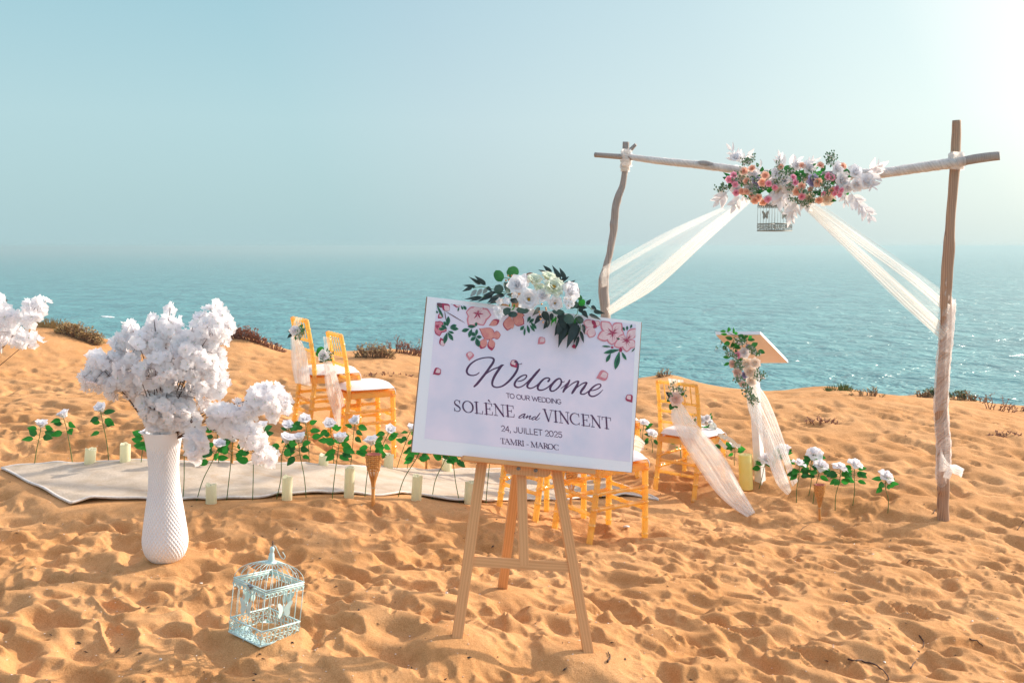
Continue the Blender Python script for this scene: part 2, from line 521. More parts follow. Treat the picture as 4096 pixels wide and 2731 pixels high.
# ---------------------------------------------------------------- sand
m, n, l, out = mat('sand')
p = n.new('ShaderNodeBsdfPrincipled'); p.inputs['Roughness'].default_value = 0.95; p.inputs['Specular IOR Level'].default_value = 0.1
v = coords(n, l)
big = noise(n, l, 1.5, 6, v, 0.62); fine = noise(n, l, 190, 3, v, 0.8); mid = noise(n, l, 34, 5, v, 0.65)
c1 = ramp(n, l, big.outputs[0], [(0.28, (0.465, 0.232, 0.088)), (0.72, (0.63, 0.358, 0.168))])
c2 = ramp(n, l, fine.outputs[0], [(0.25, (0.62, 0.55, 0.47)), (0.55, (1, 1, 1)), (0.78, (1.22, 1.24, 1.28))])
mx = n.new('ShaderNodeMix'); mx.data_type = 'RGBA'; mx.blend_type = 'MULTIPLY'; mx.inputs[0].default_value = 0.9
l.new(c1, mx.inputs[6]); l.new(c2, mx.inputs[7])
c3 = ramp(n, l, mid.outputs[0], [(0.3, (0.90, 0.86, 0.82)), (0.7, (1.05, 1.05, 1.05))])
mx2 = n.new('ShaderNodeMix'); mx2.data_type = 'RGBA'; mx2.blend_type = 'MULTIPLY'; mx2.inputs[0].default_value = 1.0
l.new(mx.outputs[2], mx2.inputs[6]); l.new(c3, mx2.inputs[7])
l.new(mx2.outputs[2], p.inputs['Base Color'])
sm = n.new('ShaderNodeMath'); sm.operation = 'MULTIPLY_ADD'; sm.inputs[1].default_value = 0.35
l.new(fine.outputs[0], sm.inputs[0]); l.new(mid.outputs[0], sm.inputs[2])
l.new(bump(n, l, sm.outputs[0], 0.6, 0.009), p.inputs['Normal'])
l.new(p.outputs[0], out.inputs[0])

_ds = [1.2, 1.6, 2.0, 2.4, 2.7, 2.9]
_k = np.linspace(1 / 3.05, 1 / 13.6, 560)
_ds = np.array(_ds + list(1 / _k) + [13.8, 14.1, 14.6, 15.5, 17, 19, 22, 26, 31])
_us = np.concatenate([np.linspace(-1.6, -0.66, 60), np.linspace(-0.655, 0.655, 1300), np.linspace(0.66, 1.6, 60)])
_U, _D = np.meshgrid(_us, _ds)
_X = _U * np.maximum(_D, 2.0)
_Z = ground(_X, _D)
_nr, _nc = _U.shape
_verts = np.stack([_X, _D, _Z], -1).reshape(-1, 3).astype(np.float32)
_idx = np.arange(_nr * _nc).reshape(_nr, _nc)
_quads = np.stack([_idx[:-1, :-1], _idx[:-1, 1:], _idx[1:, 1:], _idx[1:, :-1]], -1).reshape(-1, 4)
me = bpy.data.meshes.new('sand_ground')
me.vertices.add(len(_verts)); me.vertices.foreach_set('co', _verts.ravel())
me.loops.add(_quads.size); me.loops.foreach_set('vertex_index', _quads.ravel().astype(np.int32))
me.polygons.add(len(_quads)); me.polygons.foreach_set('loop_start', np.arange(0, _quads.size, 4, dtype=np.int32))
me.polygons.foreach_set('loop_total', np.full(len(_quads), 4, np.int32))
me.polygons.foreach_set('use_smooth', np.ones(len(_quads), bool))
me.update(calc_edges=True); me.materials.append(MATS['sand'])
o = bpy.data.objects.new('sand_ground', me); COL.objects.link(o)
tag(o, 'trodden orange sand of the cliff top, dimpled all over with old footprints', None, None, 'structure')

# ---------------------------------------------------------------- sea
SEAZ = -24.0
m, n, l, out = mat('sea_water')
p = n.new('ShaderNodeBsdfPrincipled'); p.inputs['Roughness'].default_value = 0.24; p.inputs['IOR'].default_value = 1.33
v = coords(n, l, (1, 1, 1))
v1 = coords(n, l, (0.045, 0.05, 1)); v2 = coords(n, l, (0.15, 0.12, 1)); v3 = coords(n, l, (0.05, 0.04, 1)); v4 = coords(n, l, (0.5, 0.9, 1))
w1 = noise(n, l, 1, 4, v1, 0.6, 0.6); w2 = noise(n, l, 1, 3, v2, 0.6, 0.4); w3 = noise(n, l, 1, 3, v3, 0.5); w4 = noise(n, l, 1, 2, v4)
a1 = n.new('ShaderNodeMath'); a1.operation = 'MULTIPLY_ADD'; a1.inputs[1].default_value = 0.5
l.new(w2.outputs[0], a1.inputs[0]); l.new(w1.outputs[0], a1.inputs[2])
a2 = n.new('ShaderNodeMath'); a2.operation = 'MULTIPLY_ADD'; a2.inputs[1].default_value = 0.10
l.new(w4.outputs[0], a2.inputs[0]); l.new(a1.outputs[0], a2.inputs[2])
l.new(bump(n, l, a2.outputs[0], 1.0, 7.0), p.inputs['Normal'])
l.new(ramp(n, l, w3.outputs[0], [(0.30, (0.03, 0.17, 0.19)), (0.70, (0.085, 0.30, 0.305))]), p.inputs['Base Color'])
l.new(p.outputs[0], out.inputs[0])
mb = MB()
ys = [4, 60, 200, 500, 1200, 3000, 6500]; xs = [-6500, -3000, -800, -150, 0, 150, 800, 3000, 6500]
mb.grid([[(x, y, SEAZ) for x in xs] for y in ys])
mb.v = [(x, y, z) for x, y, z in mb.v]; mb.f = [tuple(f) for f in mb.f]
o = mb.build('sea', MATS['sea_water'])
o.data.flip_normals() if o.data.polygons[0].normal.z < 0 else None
tag(o, 'calm turquoise ocean far below the cliff edge', None, None, 'structure')
# a small breaking crest
solid('foam', (0.8, 0.82, 0.82), (0.7, 0.75, 0.76), 0.8)
r_ = ray(432, 1262); dsea = (SEAZ + 0.5 - CAMZ) / r_.z
mb = MB(); c = W(432, 1262, dsea)
pr = []
for i in range(15):
    t = i / 14 - 0.5
    wdt = 1.0 - (2 * t) ** 2
    row = []
    for j in range(5):
        s = j / 4 - 0.5
        row.append((c.x + t * 9.0, c.y + s * 7.0 * wdt * (0.6 + 0.4 * math.sin(i * 1.9)) + t * -9.0, SEAZ + 0.05 + 0.16 * wdt * math.cos(s * math.pi) * (1 + 0.4 * math.sin(i * 2.3 + j))))
    pr.append(row)
mb.grid(pr)
o = mb.build('breaking_wave', MATS['foam'])
tag(o, 'small white breaking wave crest out on the turquoise sea', 'wave')

# ---------------------------------------------------------------- sea mist
m, n, l, out = mat('mist')
pv = n.new('ShaderNodeVolumePrincipled')
pv.inputs['Color'].default_value = (0.47, 0.65, 0.69, 1); pv.inputs['Density'].default_value = 0.00062; pv.inputs['Anisotropy'].default_value = 0.22
l.new(pv.outputs[0], out.inputs['Volume'])
mb = MB(); mb.box((0, 3195, (SEAZ - 1 + CAMZ + 1.6) / 2), (7000, 3600, (CAMZ + 1.6 - SEAZ + 1) / 2))
o = mb.build('haze', MATS['mist']); tag(o, 'thin pale sea mist lying over the water and the cliff top', None, None, 'stuff')

# ---------------------------------------------------------------- rug
m, n, l, out = mat('rug_wool')
p = n.new('ShaderNodeBsdfPrincipled'); p.inputs['Roughness'].default_value = 0.95; p.inputs['Specular IOR Level'].default_value = 0.05
v = coords(n, l)
t1 = noise(n, l, 5, 5, v, 0.6); t2 = noise(n, l, 160, 3, coords(n, l, (0.35, 1, 1)), 0.7)
mx = n.new('ShaderNodeMix'); mx.data_type = 'RGBA'; mx.blend_type = 'MULTIPLY'; mx.inputs[0].default_value = 0.75
l.new(ramp(n, l, t1.outputs[0], [(0.3, (0.46, 0.37, 0.275)), (0.5, (0.56, 0.465, 0.365)), (0.75, (0.62, 0.54, 0.45))]), mx.inputs[6])
l.new(ramp(n, l, t2.outputs[0], [(0.3, (0.82, 0.8, 0.78)), (0.6, (1, 1, 1))]), mx.inputs[7])
t3 = noise(n, l, 3.2, 6, v, 0.7, 0.5)
md = n.new('ShaderNodeMix'); md.data_type = 'RGBA'
l.new(ramp(n, l, t3.outputs[0], [(0.54, (0, 0, 0)), (0.66, (0.6, 0.6, 0.6))]), md.inputs[0])
l.new(mx.outputs[2], md.inputs[6]); md.inputs[7].default_value = (0.50, 0.33, 0.19, 1)
l.new(md.outputs[2], p.inputs['Base Color']); l.new(bump(n, l, t2.outputs[0], 0.8, 0.008), p.inputs['Normal']); l.new(p.outputs[0], out.inputs[0])
solid('rug_edge', (0.72, 0.68, 0.64), (0.62, 0.57, 0.52), 0.9, 60)
NS, NT = 150, 14
cN = catmull([tuple(p) for p in rugN], 8); cF = catmull([tuple(p) for p in rugF], 8)
rows = []
for i, (a, b) in enumerate(zip(cN, cF)):
    row = []
    for j in range(NT + 1):
        t = j / NT
        x, y = a[0] * (1 - t) + b[0] * t, a[1] * (1 - t) + b[1] * t
        edge = max(0.0, 1 - min(t, 1 - t) / 0.12)
        wr = 0.010 * max(0, math.sin(x * 9 + y * 14)) ** 6 + 0.010 * math.sin(x * 5.0 + y * 3.5) * math.sin(y * 4 - x * 1.3 + 1) + 0.004 * math.sin(11 * x - 6 * y) + 0.004 * math.sin(23 * x + 9 * y) * edge
        row.append((x, y, float(ground(x, y)) + 0.017 + 0.7 * wr + 0.003 * edge))
    rows.append(row)
root = thing('rug', 'long cream woven aisle rug with a white bound edge, lying across the sand', 'rug', rows[0][0])
L0 = Vector(rows[0][0])
mb = MB(); mb.grid(rows)
top = len(mb.v)
mb.add([(x, y, z - 0.012) for r_ in rows for x, y, z in r_], [tuple(reversed(f)) for f in mb.f])
mb.v = [tuple(Vector(q) - L0) for q in mb.v]
mb.build('woven_field', MATS['rug_wool'], root)
loop = [r_[0] for r_ in rows] + list(rows[-1][1:-1]) + [r_[-1] for r_ in reversed(rows)] + list(reversed(rows[0][1:-1])) + [rows[0][0]]
mb = MB(); mb.tube([Vector(q) - L0 + Vector((0, 0, -0.005)) for q in loop], 0.0085, 6)
mb.build('bound_edge', MATS['rug_edge'], root)
# ---------------------------------------------------------------- shared materials
solid('white_paint', (0.80, 0.79, 0.80), (0.74, 0.73, 0.75), 0.5, 12)
solid('poster_paper', (0.90, 0.88, 0.93), (0.88, 0.86, 0.91), 0.45, 6)
solid('board_edge', (0.36, 0.19, 0.10), (0.26, 0.13, 0.07), 0.7, 40)
solid('poster_print', (0.90, 0.78, 0.90), (0.73, 0.70, 0.84), 0.4, 5.5, detail=5)
solid('ink_plum', (0.115, 0.03, 0.095), (0.065, 0.03, 0.085), 0.5, 5)
solid('print_pink', (0.72, 0.27, 0.31), (0.60, 0.17, 0.24), 0.5, 60)
solid('print_pale', (0.82, 0.62, 0.64), (0.76, 0.50, 0.54), 0.5, 45)
solid('print_coral', (0.78, 0.34, 0.28), (0.68, 0.22, 0.22), 0.5, 45)
solid('print_crimson', (0.46, 0.035, 0.10), (0.34, 0.02, 0.08), 0.5, 60)
solid('print_green', (0.03, 0.20, 0.085), (0.02, 0.10, 0.06), 0.5, 60)
solid('print_dark_green', (0.015, 0.07, 0.05), (0.01, 0.05, 0.04), 0.5, 60)
solid('print_brown', (0.20, 0.07, 0.09), (0.12, 0.04, 0.06), 0.5, 60)
wood_mat('pine', (0.72, 0.40, 0.19), (0.60, 0.30, 0.125), 5, (3.2, 3.2, 0.35), 0.5, 0.06)
solid('screw_steel', (0.35, 0.35, 0.36), (0.2, 0.2, 0.2), 0.3, 50, metal=1.0)
petal_mat('petal_white', (0.93, 0.92, 0.93), 0.42, (0.89, 0.88, 0.90))
petal_mat('petal_cream', (0.92, 0.85, 0.77), 0.38, (0.88, 0.78, 0.69))
petal_mat('petal_greenish', (0.91, 0.93, 0.84), 0.40, (0.85, 0.89, 0.75))
petal_mat('petal_peach', (0.96, 0.69, 0.56), 0.40, (0.92, 0.60, 0.46))
petal_mat('petal_blush', (0.92, 0.76, 0.69), 0.36, (0.86, 0.67, 0.61))
petal_mat('petal_pink', (0.95, 0.54, 0.67), 0.40, (0.91, 0.44, 0.59))
petal_mat('petal_lilac', (0.50, 0.46, 0.68), 0.3, (0.40, 0.36, 0.58))
petal_mat('leaf_bright', (0.045, 0.34, 0.045), 0.45, (0.022, 0.22, 0.03), 0.5, 40, 0.3)
petal_mat('leaf_green', (0.032, 0.19, 0.04), 0.38, (0.016, 0.11, 0.028), 0.5, 40, 0.3)
petal_mat('leaf_slate', (0.040, 0.062, 0.058), 0.18, (0.022, 0.038, 0.042), 0.6, 30, 0.3)
petal_mat('leaf_eucalyptus', (0.075, 0.13, 0.115), 0.22, (0.045, 0.095, 0.08), 0.6, 30, 0.25)
petal_mat('leaf_emerald', (0.05, 0.22, 0.07), 0.4, (0.03, 0.14, 0.045), 0.5, 20, 0.3)
petal_mat('leaf_pale', (0.30, 0.36, 0.38), 0.3, (0.2, 0.27, 0.28), 0.6, 30)
petal_mat('leaf_white', (0.86, 0.84, 0.85), 0.42, (0.80, 0.77, 0.79))
petal_mat('leaf_rust', (0.32, 0.13, 0.09), 0.3, (0.24, 0.09, 0.06))
solid('stem_green', (0.07, 0.16, 0.03), (0.045, 0.11, 0.02), 0.6, 60)
solid('twig_brown', (0.10, 0.05, 0.03), (0.05, 0.025, 0.02), 0.8, 60)
solid('stamen_gold', (0.75, 0.42, 0.05), (0.55, 0.28, 0.03), 0.7, 200)
solid('gold_bead', (0.80, 0.42, 0.22), (0.7, 0.33, 0.15), 0.25, 50, metal=0.9)
solid('filler_green', (0.17, 0.27, 0.14), (0.10, 0.19, 0.08), 0.7, 60)

# ---------------------------------------------------------------- shared flower and leaf meshes
def leaf_mesh(name, shape, m, fold=0.18, curl=0.12, n=7):
    """unit leaf along +Y, 1 long, 1 wide, +Z up"""
    prof = {'oval': lambda t: math.sin(math.pi * t ** 0.8) ** 0.8, 'lance': lambda t: math.sin(math.pi * t ** 0.62) ** 1.0 * (1 - 0.15 * t),
            'round': lambda t: math.sqrt(max(0, 1 - (2 * t - 1) ** 2)), 'pointed': lambda t: (math.sin(math.pi * t ** 0.75) ** 0.75) * (1 - 0.35 * t ** 3)}[shape]
    P = []
    for i in range(n + 1):
        t = i / n
        w = 0.5 * prof(min(max(t, 0.0), 1.0)) + 0.008
        P.append([(x * w, t, fold * abs(x) * w + curl * (0.25 - (t - 0.5) ** 2) - 0.03 * math.sin(t * 9 + x)) for x in (-1, -0.5, 0, 0.5, 1)])
    mb = MB(); mb.grid(P)
    return mb.mesh(name, MATS[m])

LEAF = {}
def leafm(shape, m):
    k = shape + m
    if k not in LEAF: LEAF[k] = leaf_mesh('leaf', shape, m)
    return LEAF[k]

def petal_mesh(name, m, w=1.0, cup=0.5, reflex=0.25, n=6, k=6, point=0.0, frill=0.0):
    """unit petal along +Y, cupped, tip bent outwards"""
    P = []
    for i in range(n + 1):
        t = i / n
        prof = w * 0.5 * (0.28 + 0.95 * math.sin(min(1.0, t * 1.05) * math.pi * 0.62)) * math.sqrt(max(0.0, 1 - max(0, (t - 0.55) / 0.45) ** 2 * (0.94 if not point else 1.0))) + 0.012
        row = []
        for j in range(k + 1):
            x = 2 * j / k - 1
            zz = cup * (x * x) * prof * 1.2 + cup * 0.55 * t * t - reflex * max(0, t - 0.55) ** 2 * 3.2
            yy = t - 0.10 * x * x * t * (1 + 2 * point) + frill * 0.05 * math.sin(7 * x + 2) * t
            row.append((x * prof, yy, zz + frill * 0.09 * math.sin(5 * x + 3 * t) * t))
        P.append(row)
    mb = MB(); mb.grid(P)
    return mb.mesh(name, m)

def rose_shapes(m, big=False):
    """(core mesh, inner petal, outer petal) of unit radius, facing +Z"""
    mb = MB()
    for L, (r0, h, nn) in enumerate(((0.10, 0.74, 3), (0.23, 0.74, 4), (0.38, 0.68, 5))):
        for q in range(nn):
            a0 = 2 * math.pi * q / nn + L * 0.7
            P = []
            for i in range(5):
                t = i / 4
                row = []
                for j in range(7):
                    s = j / 6 - 0.5
                    a = a0 + s * 2.6 * 1.5 / nn * 1.25
                    rr = r0 * (0.75 + 0.38 * t ** 2) * (1 + 0.18 * s) + 0.05 * max(0, t - 0.7)
                    row.append((rr * math.cos(a), rr * math.sin(a), (h * (1 - 0.20 * (2 * s) ** 2 * t)) * t))
                P.append(row)
            mb.grid(P)
    core = mb.mesh('bloom', m)
    return core, petal_mesh('petal', m, 0.95, 0.34, 0.42), petal_mesh('petal', m, 1.05, 0.22, 0.62)

ROSE = {}
def rose_set(mname):
    if mname not in ROSE: ROSE[mname] = rose_shapes(MATS[mname])
    return ROSE[mname]

def rose_bloom(parent, c, axis, r, mname, name='rose_bloom', petals=True, openness=1.0, rr=rnd):
    """a rose head: the rolled heart is a part, each outer petal a sub-part"""
    core, pi_, po = rose_set(mname)
    ax = nrm(axis)
    M = frame(c, ax.orthogonal(), ax)
    # local: Z = axis
    y = ax.orthogonal().normalized(); y.rotate(Quaternion(ax, rr.uniform(0, 6.28))); x = y.cross(ax)
    M = Matrix((x, y, ax)).transposed().to_4x4(); M.translation = Vector(c)
    M = M @ Matrix.Diagonal((r, r, r, 1))
    b = inst(name, core, parent, M)
    if petals:
        for ring, (cnt, mm, base, tilt, sc, z0) in enumerate(((5, pi_, 0.10, 62, 0.72, 0.02), (6, po, 0.08, 34, 0.98, -0.04))):
            for k in range(cnt):
                a = 2 * math.pi * (k + 0.5 * ring) / cnt + rr.uniform(-0.15, 0.15)
                ti = R(90 - (90 - tilt) * openness + rr.uniform(-9, 9))
                A = Matrix.Rotation(a, 4, 'Z') @ Matrix.Translation((0, base, z0)) @ Matrix.Rotation(ti, 4, 'X') @ Matrix.Scale(sc * rr.uniform(0.92, 1.06), 4)
                p_ = bpy.data.objects.new('petal', mm); COL.objects.link(p_); p_.parent = b; p_.matrix_basis = A
    return b

def place_leaf(parent, base, tip, width, normal, shape, m, name='leaf'):
    base, tip = Vector(base), Vector(tip)
    L = (tip - base).length
    return inst(name, leafm(shape, m), parent, frame(base, tip - base, normal, width, L, min(L, width)))

# ---------------------------------------------------------------- the welcome board
SC = Vector((0.0766, 4.2, CAMZ - 0.5862)); SYAW, STILT, SROLL, SW_, SH_ = 0.1815, 0.24, 0.1297, 0.9503, 0.6564
def _sr(v):
    x, y, z = v
    x, z = x * math.cos(SROLL) + z * math.sin(SROLL), -x * math.sin(SROLL) + z * math.cos(SROLL)
    y, z = y * math.cos(STILT) + z * math.sin(STILT), -y * math.sin(STILT) + z * math.cos(STILT)
    x, y = x * math.cos(SYAW) - y * math.sin(SYAW), x * math.sin(SYAW) + y * math.cos(SYAW)
    return Vector((x, y, z))
SX, SN, SZ = _sr((1, 0, 0)), _sr((0, -1, 0)), _sr((0, 0, 1))     # right, towards the viewer, up
SROT = Matrix((SX, -SN, SZ)).transposed()
def SP(X, Y, off=0.0):
    """point on the board's face (moved off towards the viewer) under a photo pixel"""
    o_ = Vector((0, 0, CAMZ)); d = ray(X, Y); c = SC + SN * off
    return o_ + d * ((c - o_).dot(SN) / d.dot(SN))
def S2(X, Y):
    """board coordinates (right, up)"""
    q = SP(X, Y) - SC
    return (q.dot(SX), q.dot(SZ))

sign = thing('welcome_sign', 'white framed wedding welcome poster with purple lettering, tilted on the pine easel', 'sign', SC, rot=SROT)
mb = MB(); mb.box((0, 0.009, 0), (SW_ / 2, 0.008, SH_ / 2), bev=0.0008)
mb.build('board', MATS['board_edge'], sign)
mb = MB(); mb.box((0, 0.0, 0), (SW_ / 2 - 0.0035, 0.0009, SH_ / 2 - 0.0005))
mb.build('poster', MATS['poster_paper'], sign)
def flat(mb, pts, off):
    """flat print: a polygon fan in board coordinates"""
    cx = sum(p[0] for p in pts) / len(pts); cz = sum(p[1] for p in pts) / len(pts)
    mb.add([(cx, -off, cz)] + [(p[0], -off, p[1]) for p in pts], [(0, 1 + i, 1 + (i + 1) % len(pts)) for i in range(len(pts))], smooth=False)
corn = [S2(1747, 1210), S2(2543, 1297), S2(2520, 1847), S2(1697, 1753)]
mb = MB(); flat(mb, corn, 0.0013)
mb.build('printed_background', MATS['poster_print'], sign)

OFF = [0.0016]
def strokes(mb, lst, dx, dy, s, wk=1.0, n=5, smooth_=True):
    """pen strokes given as (x, y, width) in zoomed photo pixels"""
    if not smooth_: lst = [q for st in lst for q in ([st] if len(st) > 6 or len(st) < 3 else [st[i:i + 2] for i in range(len(st) - 1)])]
    for st in lst:
        c = catmull(st, n) if smooth_ and len(st) > 2 else [tuple(p) for p in st]
        q = [S2(dx + p[0] * s, dy + p[1] * s) for p in c]
        wd = [p[2] * s * wk / 950.0 for p in c]
        vs_, N = [], len(q)
        OFF[0] += 0.000004
        for i in range(N):
            a, b = q[max(i - 1, 0)], q[min(i + 1, N - 1)]
            tx, tz = b[0] - a[0], b[1] - a[1]; L = math.hypot(tx, tz) or 1
            nx, nz = -tz / L * wd[i] / 2, tx / L * wd[i] / 2
            vs_ += [(q[i][0] + nx, -OFF[0], q[i][1] + nz), (q[i][0] - nx, -OFF[0], q[i][1] - nz)]
        fs = [(2 * i, 2 * i + 1, 2 * i + 3, 2 * i + 2) for i in range(N - 1)]
        # round ends
        for i in (0, N - 1):
            b0 = len(vs_); r0 = wd[i] / 2
            vs_ += [(q[i][0], -OFF[0] - 0.000002, q[i][1])] + [(q[i][0] + r0 * math.cos(k * math.pi / 4), -OFF[0] - 0.000002, q[i][1] + r0 * math.sin(k * math.pi / 4)) for k in range(8)]
            fs += [(b0, b0 + 1 + k, b0 + 1 + (k + 1) % 8) for k in range(8)]
        mb.add(vs_, fs, smooth=False)

WEL = [
 [(300, 352, 14), (255, 385, 18), (190, 397, 20), (130, 380, 28), (105, 335, 34), (120, 280, 34), (170, 215, 28), (250, 160, 22), (340, 128, 20), (430, 116, 20), (500, 122, 26), (530, 150, 34), (515, 200, 38), (470, 265, 38), (410, 350, 38), (340, 440, 38), (270, 525, 38), (222, 570, 28)],
 [(222, 570, 22), (285, 495, 14), (350, 430, 16), (430, 355, 18), (520, 300, 20), (600, 270, 22), (650, 240, 28), (685, 232, 12)],
 [(675, 234, 18), (640, 260, 38), (590, 330, 40), (540, 410, 40), (508, 490, 36), (508, 550, 30), (545, 578, 24), (600, 582, 22), (670, 560, 26), (740, 510, 32), (800, 450, 36), (855, 380, 38), (895, 310, 36), (910, 250, 28), (900, 205, 22)],
 [(905, 490, 16), (960, 480, 18), (1010, 455, 20), (1040, 420, 22), (1040, 395, 22), (1005, 392, 20), (950, 415, 24), (890, 465, 30), (858, 520, 34), (860, 560, 32), (895, 583, 26), (940, 580, 20), (1000, 550, 20), (1050, 505, 18), (1110, 440, 14)],
 [(1248, 302, 26), (1200, 355, 40), (1130, 440, 40), (1065, 530, 38), (1055, 575, 32), (1090, 598, 24), (1140, 590, 20), (1200, 555, 20), (1240, 515, 16)],
 [(1380, 490, 30), (1395, 475, 30), (1403, 450, 26), (1375, 435, 22), (1320, 450, 26), (1260, 505, 34), (1220, 570, 36), (1225, 615, 30), (1265, 628, 24), (1320, 615, 20), (1380, 580, 20), (1425, 535, 16)],
 [(1575, 450, 22), (1545, 448, 26), (1500, 475, 34), (1440, 540, 38), (1412, 600, 36), (1425, 638, 28), (1465, 640, 22), (1520, 605, 24), (1570, 550, 28), (1590, 495, 28), (1578, 455, 24)],
 [(1578, 490, 14), (1608, 503, 12), (1640, 490, 8)],
 [(1580, 605, 10), (1630, 565, 14), (1690, 510, 18), (1720, 472, 22)],
 [(1718, 472, 26), (1690, 530, 38), (1640, 610, 40), (1617, 655, 28)],
 [(1617, 655, 16), (1680, 590, 14), (1760, 525, 18), (1830, 490, 22), (1858, 492, 26)],
 [(1858, 492, 28), (1830, 560, 40), (1775, 645, 40), (1755, 678, 26)],
 [(1757, 675, 14), (1830, 590, 14), (1910, 530, 20), (1970, 508, 24), (1990, 515, 24)],
 [(1988, 513, 26), (1950, 575, 38), (1905, 635, 38), (1890, 675, 30), (1920, 692, 22), (1965, 680, 20), (2020, 640, 16)],
 [(2055, 635, 16), (2110, 625, 18), (2170, 600, 20), (2205, 565, 22), (2200, 538, 22), (2165, 535, 20), (2110, 560, 26), (2050, 615, 32), (2020, 665, 34), (2030, 705, 28), (2070, 725, 24), (2120, 715, 22), (2180, 680, 18), (2240, 622, 8)]]
AND = [[(1075, 318, 10), (1045, 325, 12), (1005, 350, 14), (992, 370, 12), (1012, 375, 8), (1045, 355, 8), (1077, 322, 10)], [(1077, 322, 12), (1060, 355, 13), (1055, 376, 9), (1085, 362, 6), (1108, 342, 8)],
       [(1110, 342, 12), (1095, 375, 13)], [(1095, 375, 6), (1130, 350, 8), (1150, 345, 12), (1132, 375, 13), (1138, 388, 8), (1165, 376, 6)],
       [(1218, 355, 10), (1190, 362, 12), (1168, 385, 12), (1180, 398, 9), (1215, 375, 8)], [(1276, 308, 10), (1238, 360, 14), (1215, 388, 13), (1235, 400, 8), (1275, 374, 5)]]
mb = MB(); strokes(mb, WEL, 1840, 1400, 600 / 2352)
mb.build('welcome_script', MATS['ink_plum'], sign)
mb = MB(); strokes(mb, AND, 1780, 1560, 700 / 2352, 1.15)
mb.build('and_script', MATS['ink_plum'], sign)

def arc(cx, cy, rx, ry, a0, a1, n=14):
    return [(cx + rx * math.cos(R(a0 + (a1 - a0) * i / n)), cy + ry * math.sin(R(a0 + (a1 - a0) * i / n))) for i in range(n + 1)]
# monoline capitals in a unit box, y up
SANS = {'T': [[(0, 1), (1, 1)], [(.5, 1), (.5, 0)]], 'O': [arc(.5, .5, .5, .5, 0, 360, 24)], 'U': [[(0, 1), (0, .4)] + arc(.5, .4, .5, .4, 180, 360) + [(1, 1)]],
        'R': [[(0, 0), (0, 1), (.6, 1)] + arc(.6, .73, .36, .27, 90, -90, 8) + [(0, .46)], [(.5, .46), (1, 0)]], 'W': [[(0, 1), (.27, 0), (.5, .85), (.73, 0), (1, 1)]],
        'E': [[(1, 1), (0, 1), (0, 0), (1, 0)], [(0, .52), (.85, .52)]], 'D': [[(0, 0), (0, 1), (.45, 1)] + arc(.45, .5, .55, .5, 90, -90) + [(0, 0)]], 'I': [[(.5, 0), (.5, 1)]],
        'N': [[(0, 0), (0, 1), (1, 0), (1, 1)]], 'G': [arc(.52, .5, .52, .5, 45, 330, 18) + [(1, .42), (.6, .42)]], 'J': [[(1, 1), (1, .3)] + arc(.5, .3, .5, .3, 0, -160, 10)],
        'L': [[(0, 1), (0, 0), (1, 0)]], '2': [arc(.5, .7, .48, .3, 165, -35, 10) + [(0, 0), (1, 0)]], '4': [[(.75, 0), (.75, 1), (0, .28), (1, .28)]], '0': [arc(.5, .5, .5, .5, 0, 360, 20)],
        '5': [[(.9, 1), (.15, 1), (.08, .55)] + arc(.48, .32, .5, .33, 120, -160, 12)], ',': [[(.6, .12), (.5, 0), (.2, -.2)]], '-': [[(0, .36), (1, .36)]]}
def sans_line(mb, boxes, base, cap, w, dx, dy, s):
    """boxes: (character, x0, x1) in zoomed pixels; base: two points of the baseline"""
    (xa, ya), (xb, yb) = base; sl = (yb - ya) / (xb - xa)
    for ch, x0, x1 in boxes:
        for st in SANS[ch]:
            pts = []
            for u, v in st:
                x = x0 + u * (x1 - x0)
                pts.append((x - v * cap * 0.06, ya + (x - xa) * sl - v * cap, w))
            strokes(mb, [pts], dx, dy, s, smooth_=False)
Z3 = (1780, 1560, 700 / 2352)
mb = MB()
sans_line(mb, [('T', 826, 872), ('O', 875, 932), ('O', 964, 1023), ('U', 1034, 1080), ('R', 1094, 1138), ('W', 1170, 1250), ('E', 1258, 1292), ('D', 1305, 1357), ('D', 1366, 1418), ('I', 1424, 1440), ('N', 1448, 1496), ('G', 1506, 1560)], ((850, 104), (1530, 184)), 60, 9.5, *Z3)
mb.build('small_lettering', MATS['ink_plum'], sign)
mb = MB()
sans_line(mb, [('2', 760, 804), ('4', 814, 862), (',', 872, 884), ('J', 925, 968), ('U', 988, 1040), ('I', 1058, 1074), ('L', 1090, 1130), ('L', 1145, 1187), ('E', 1202, 1246), ('T', 1254, 1308), ('2', 1348, 1392), ('0', 1402, 1455), ('2', 1468, 1512), ('5', 1526, 1572)], ((780, 551), (1545, 634)), 74, 10, *Z3)
mb.build('date_lettering', MATS['ink_plum'], sign)

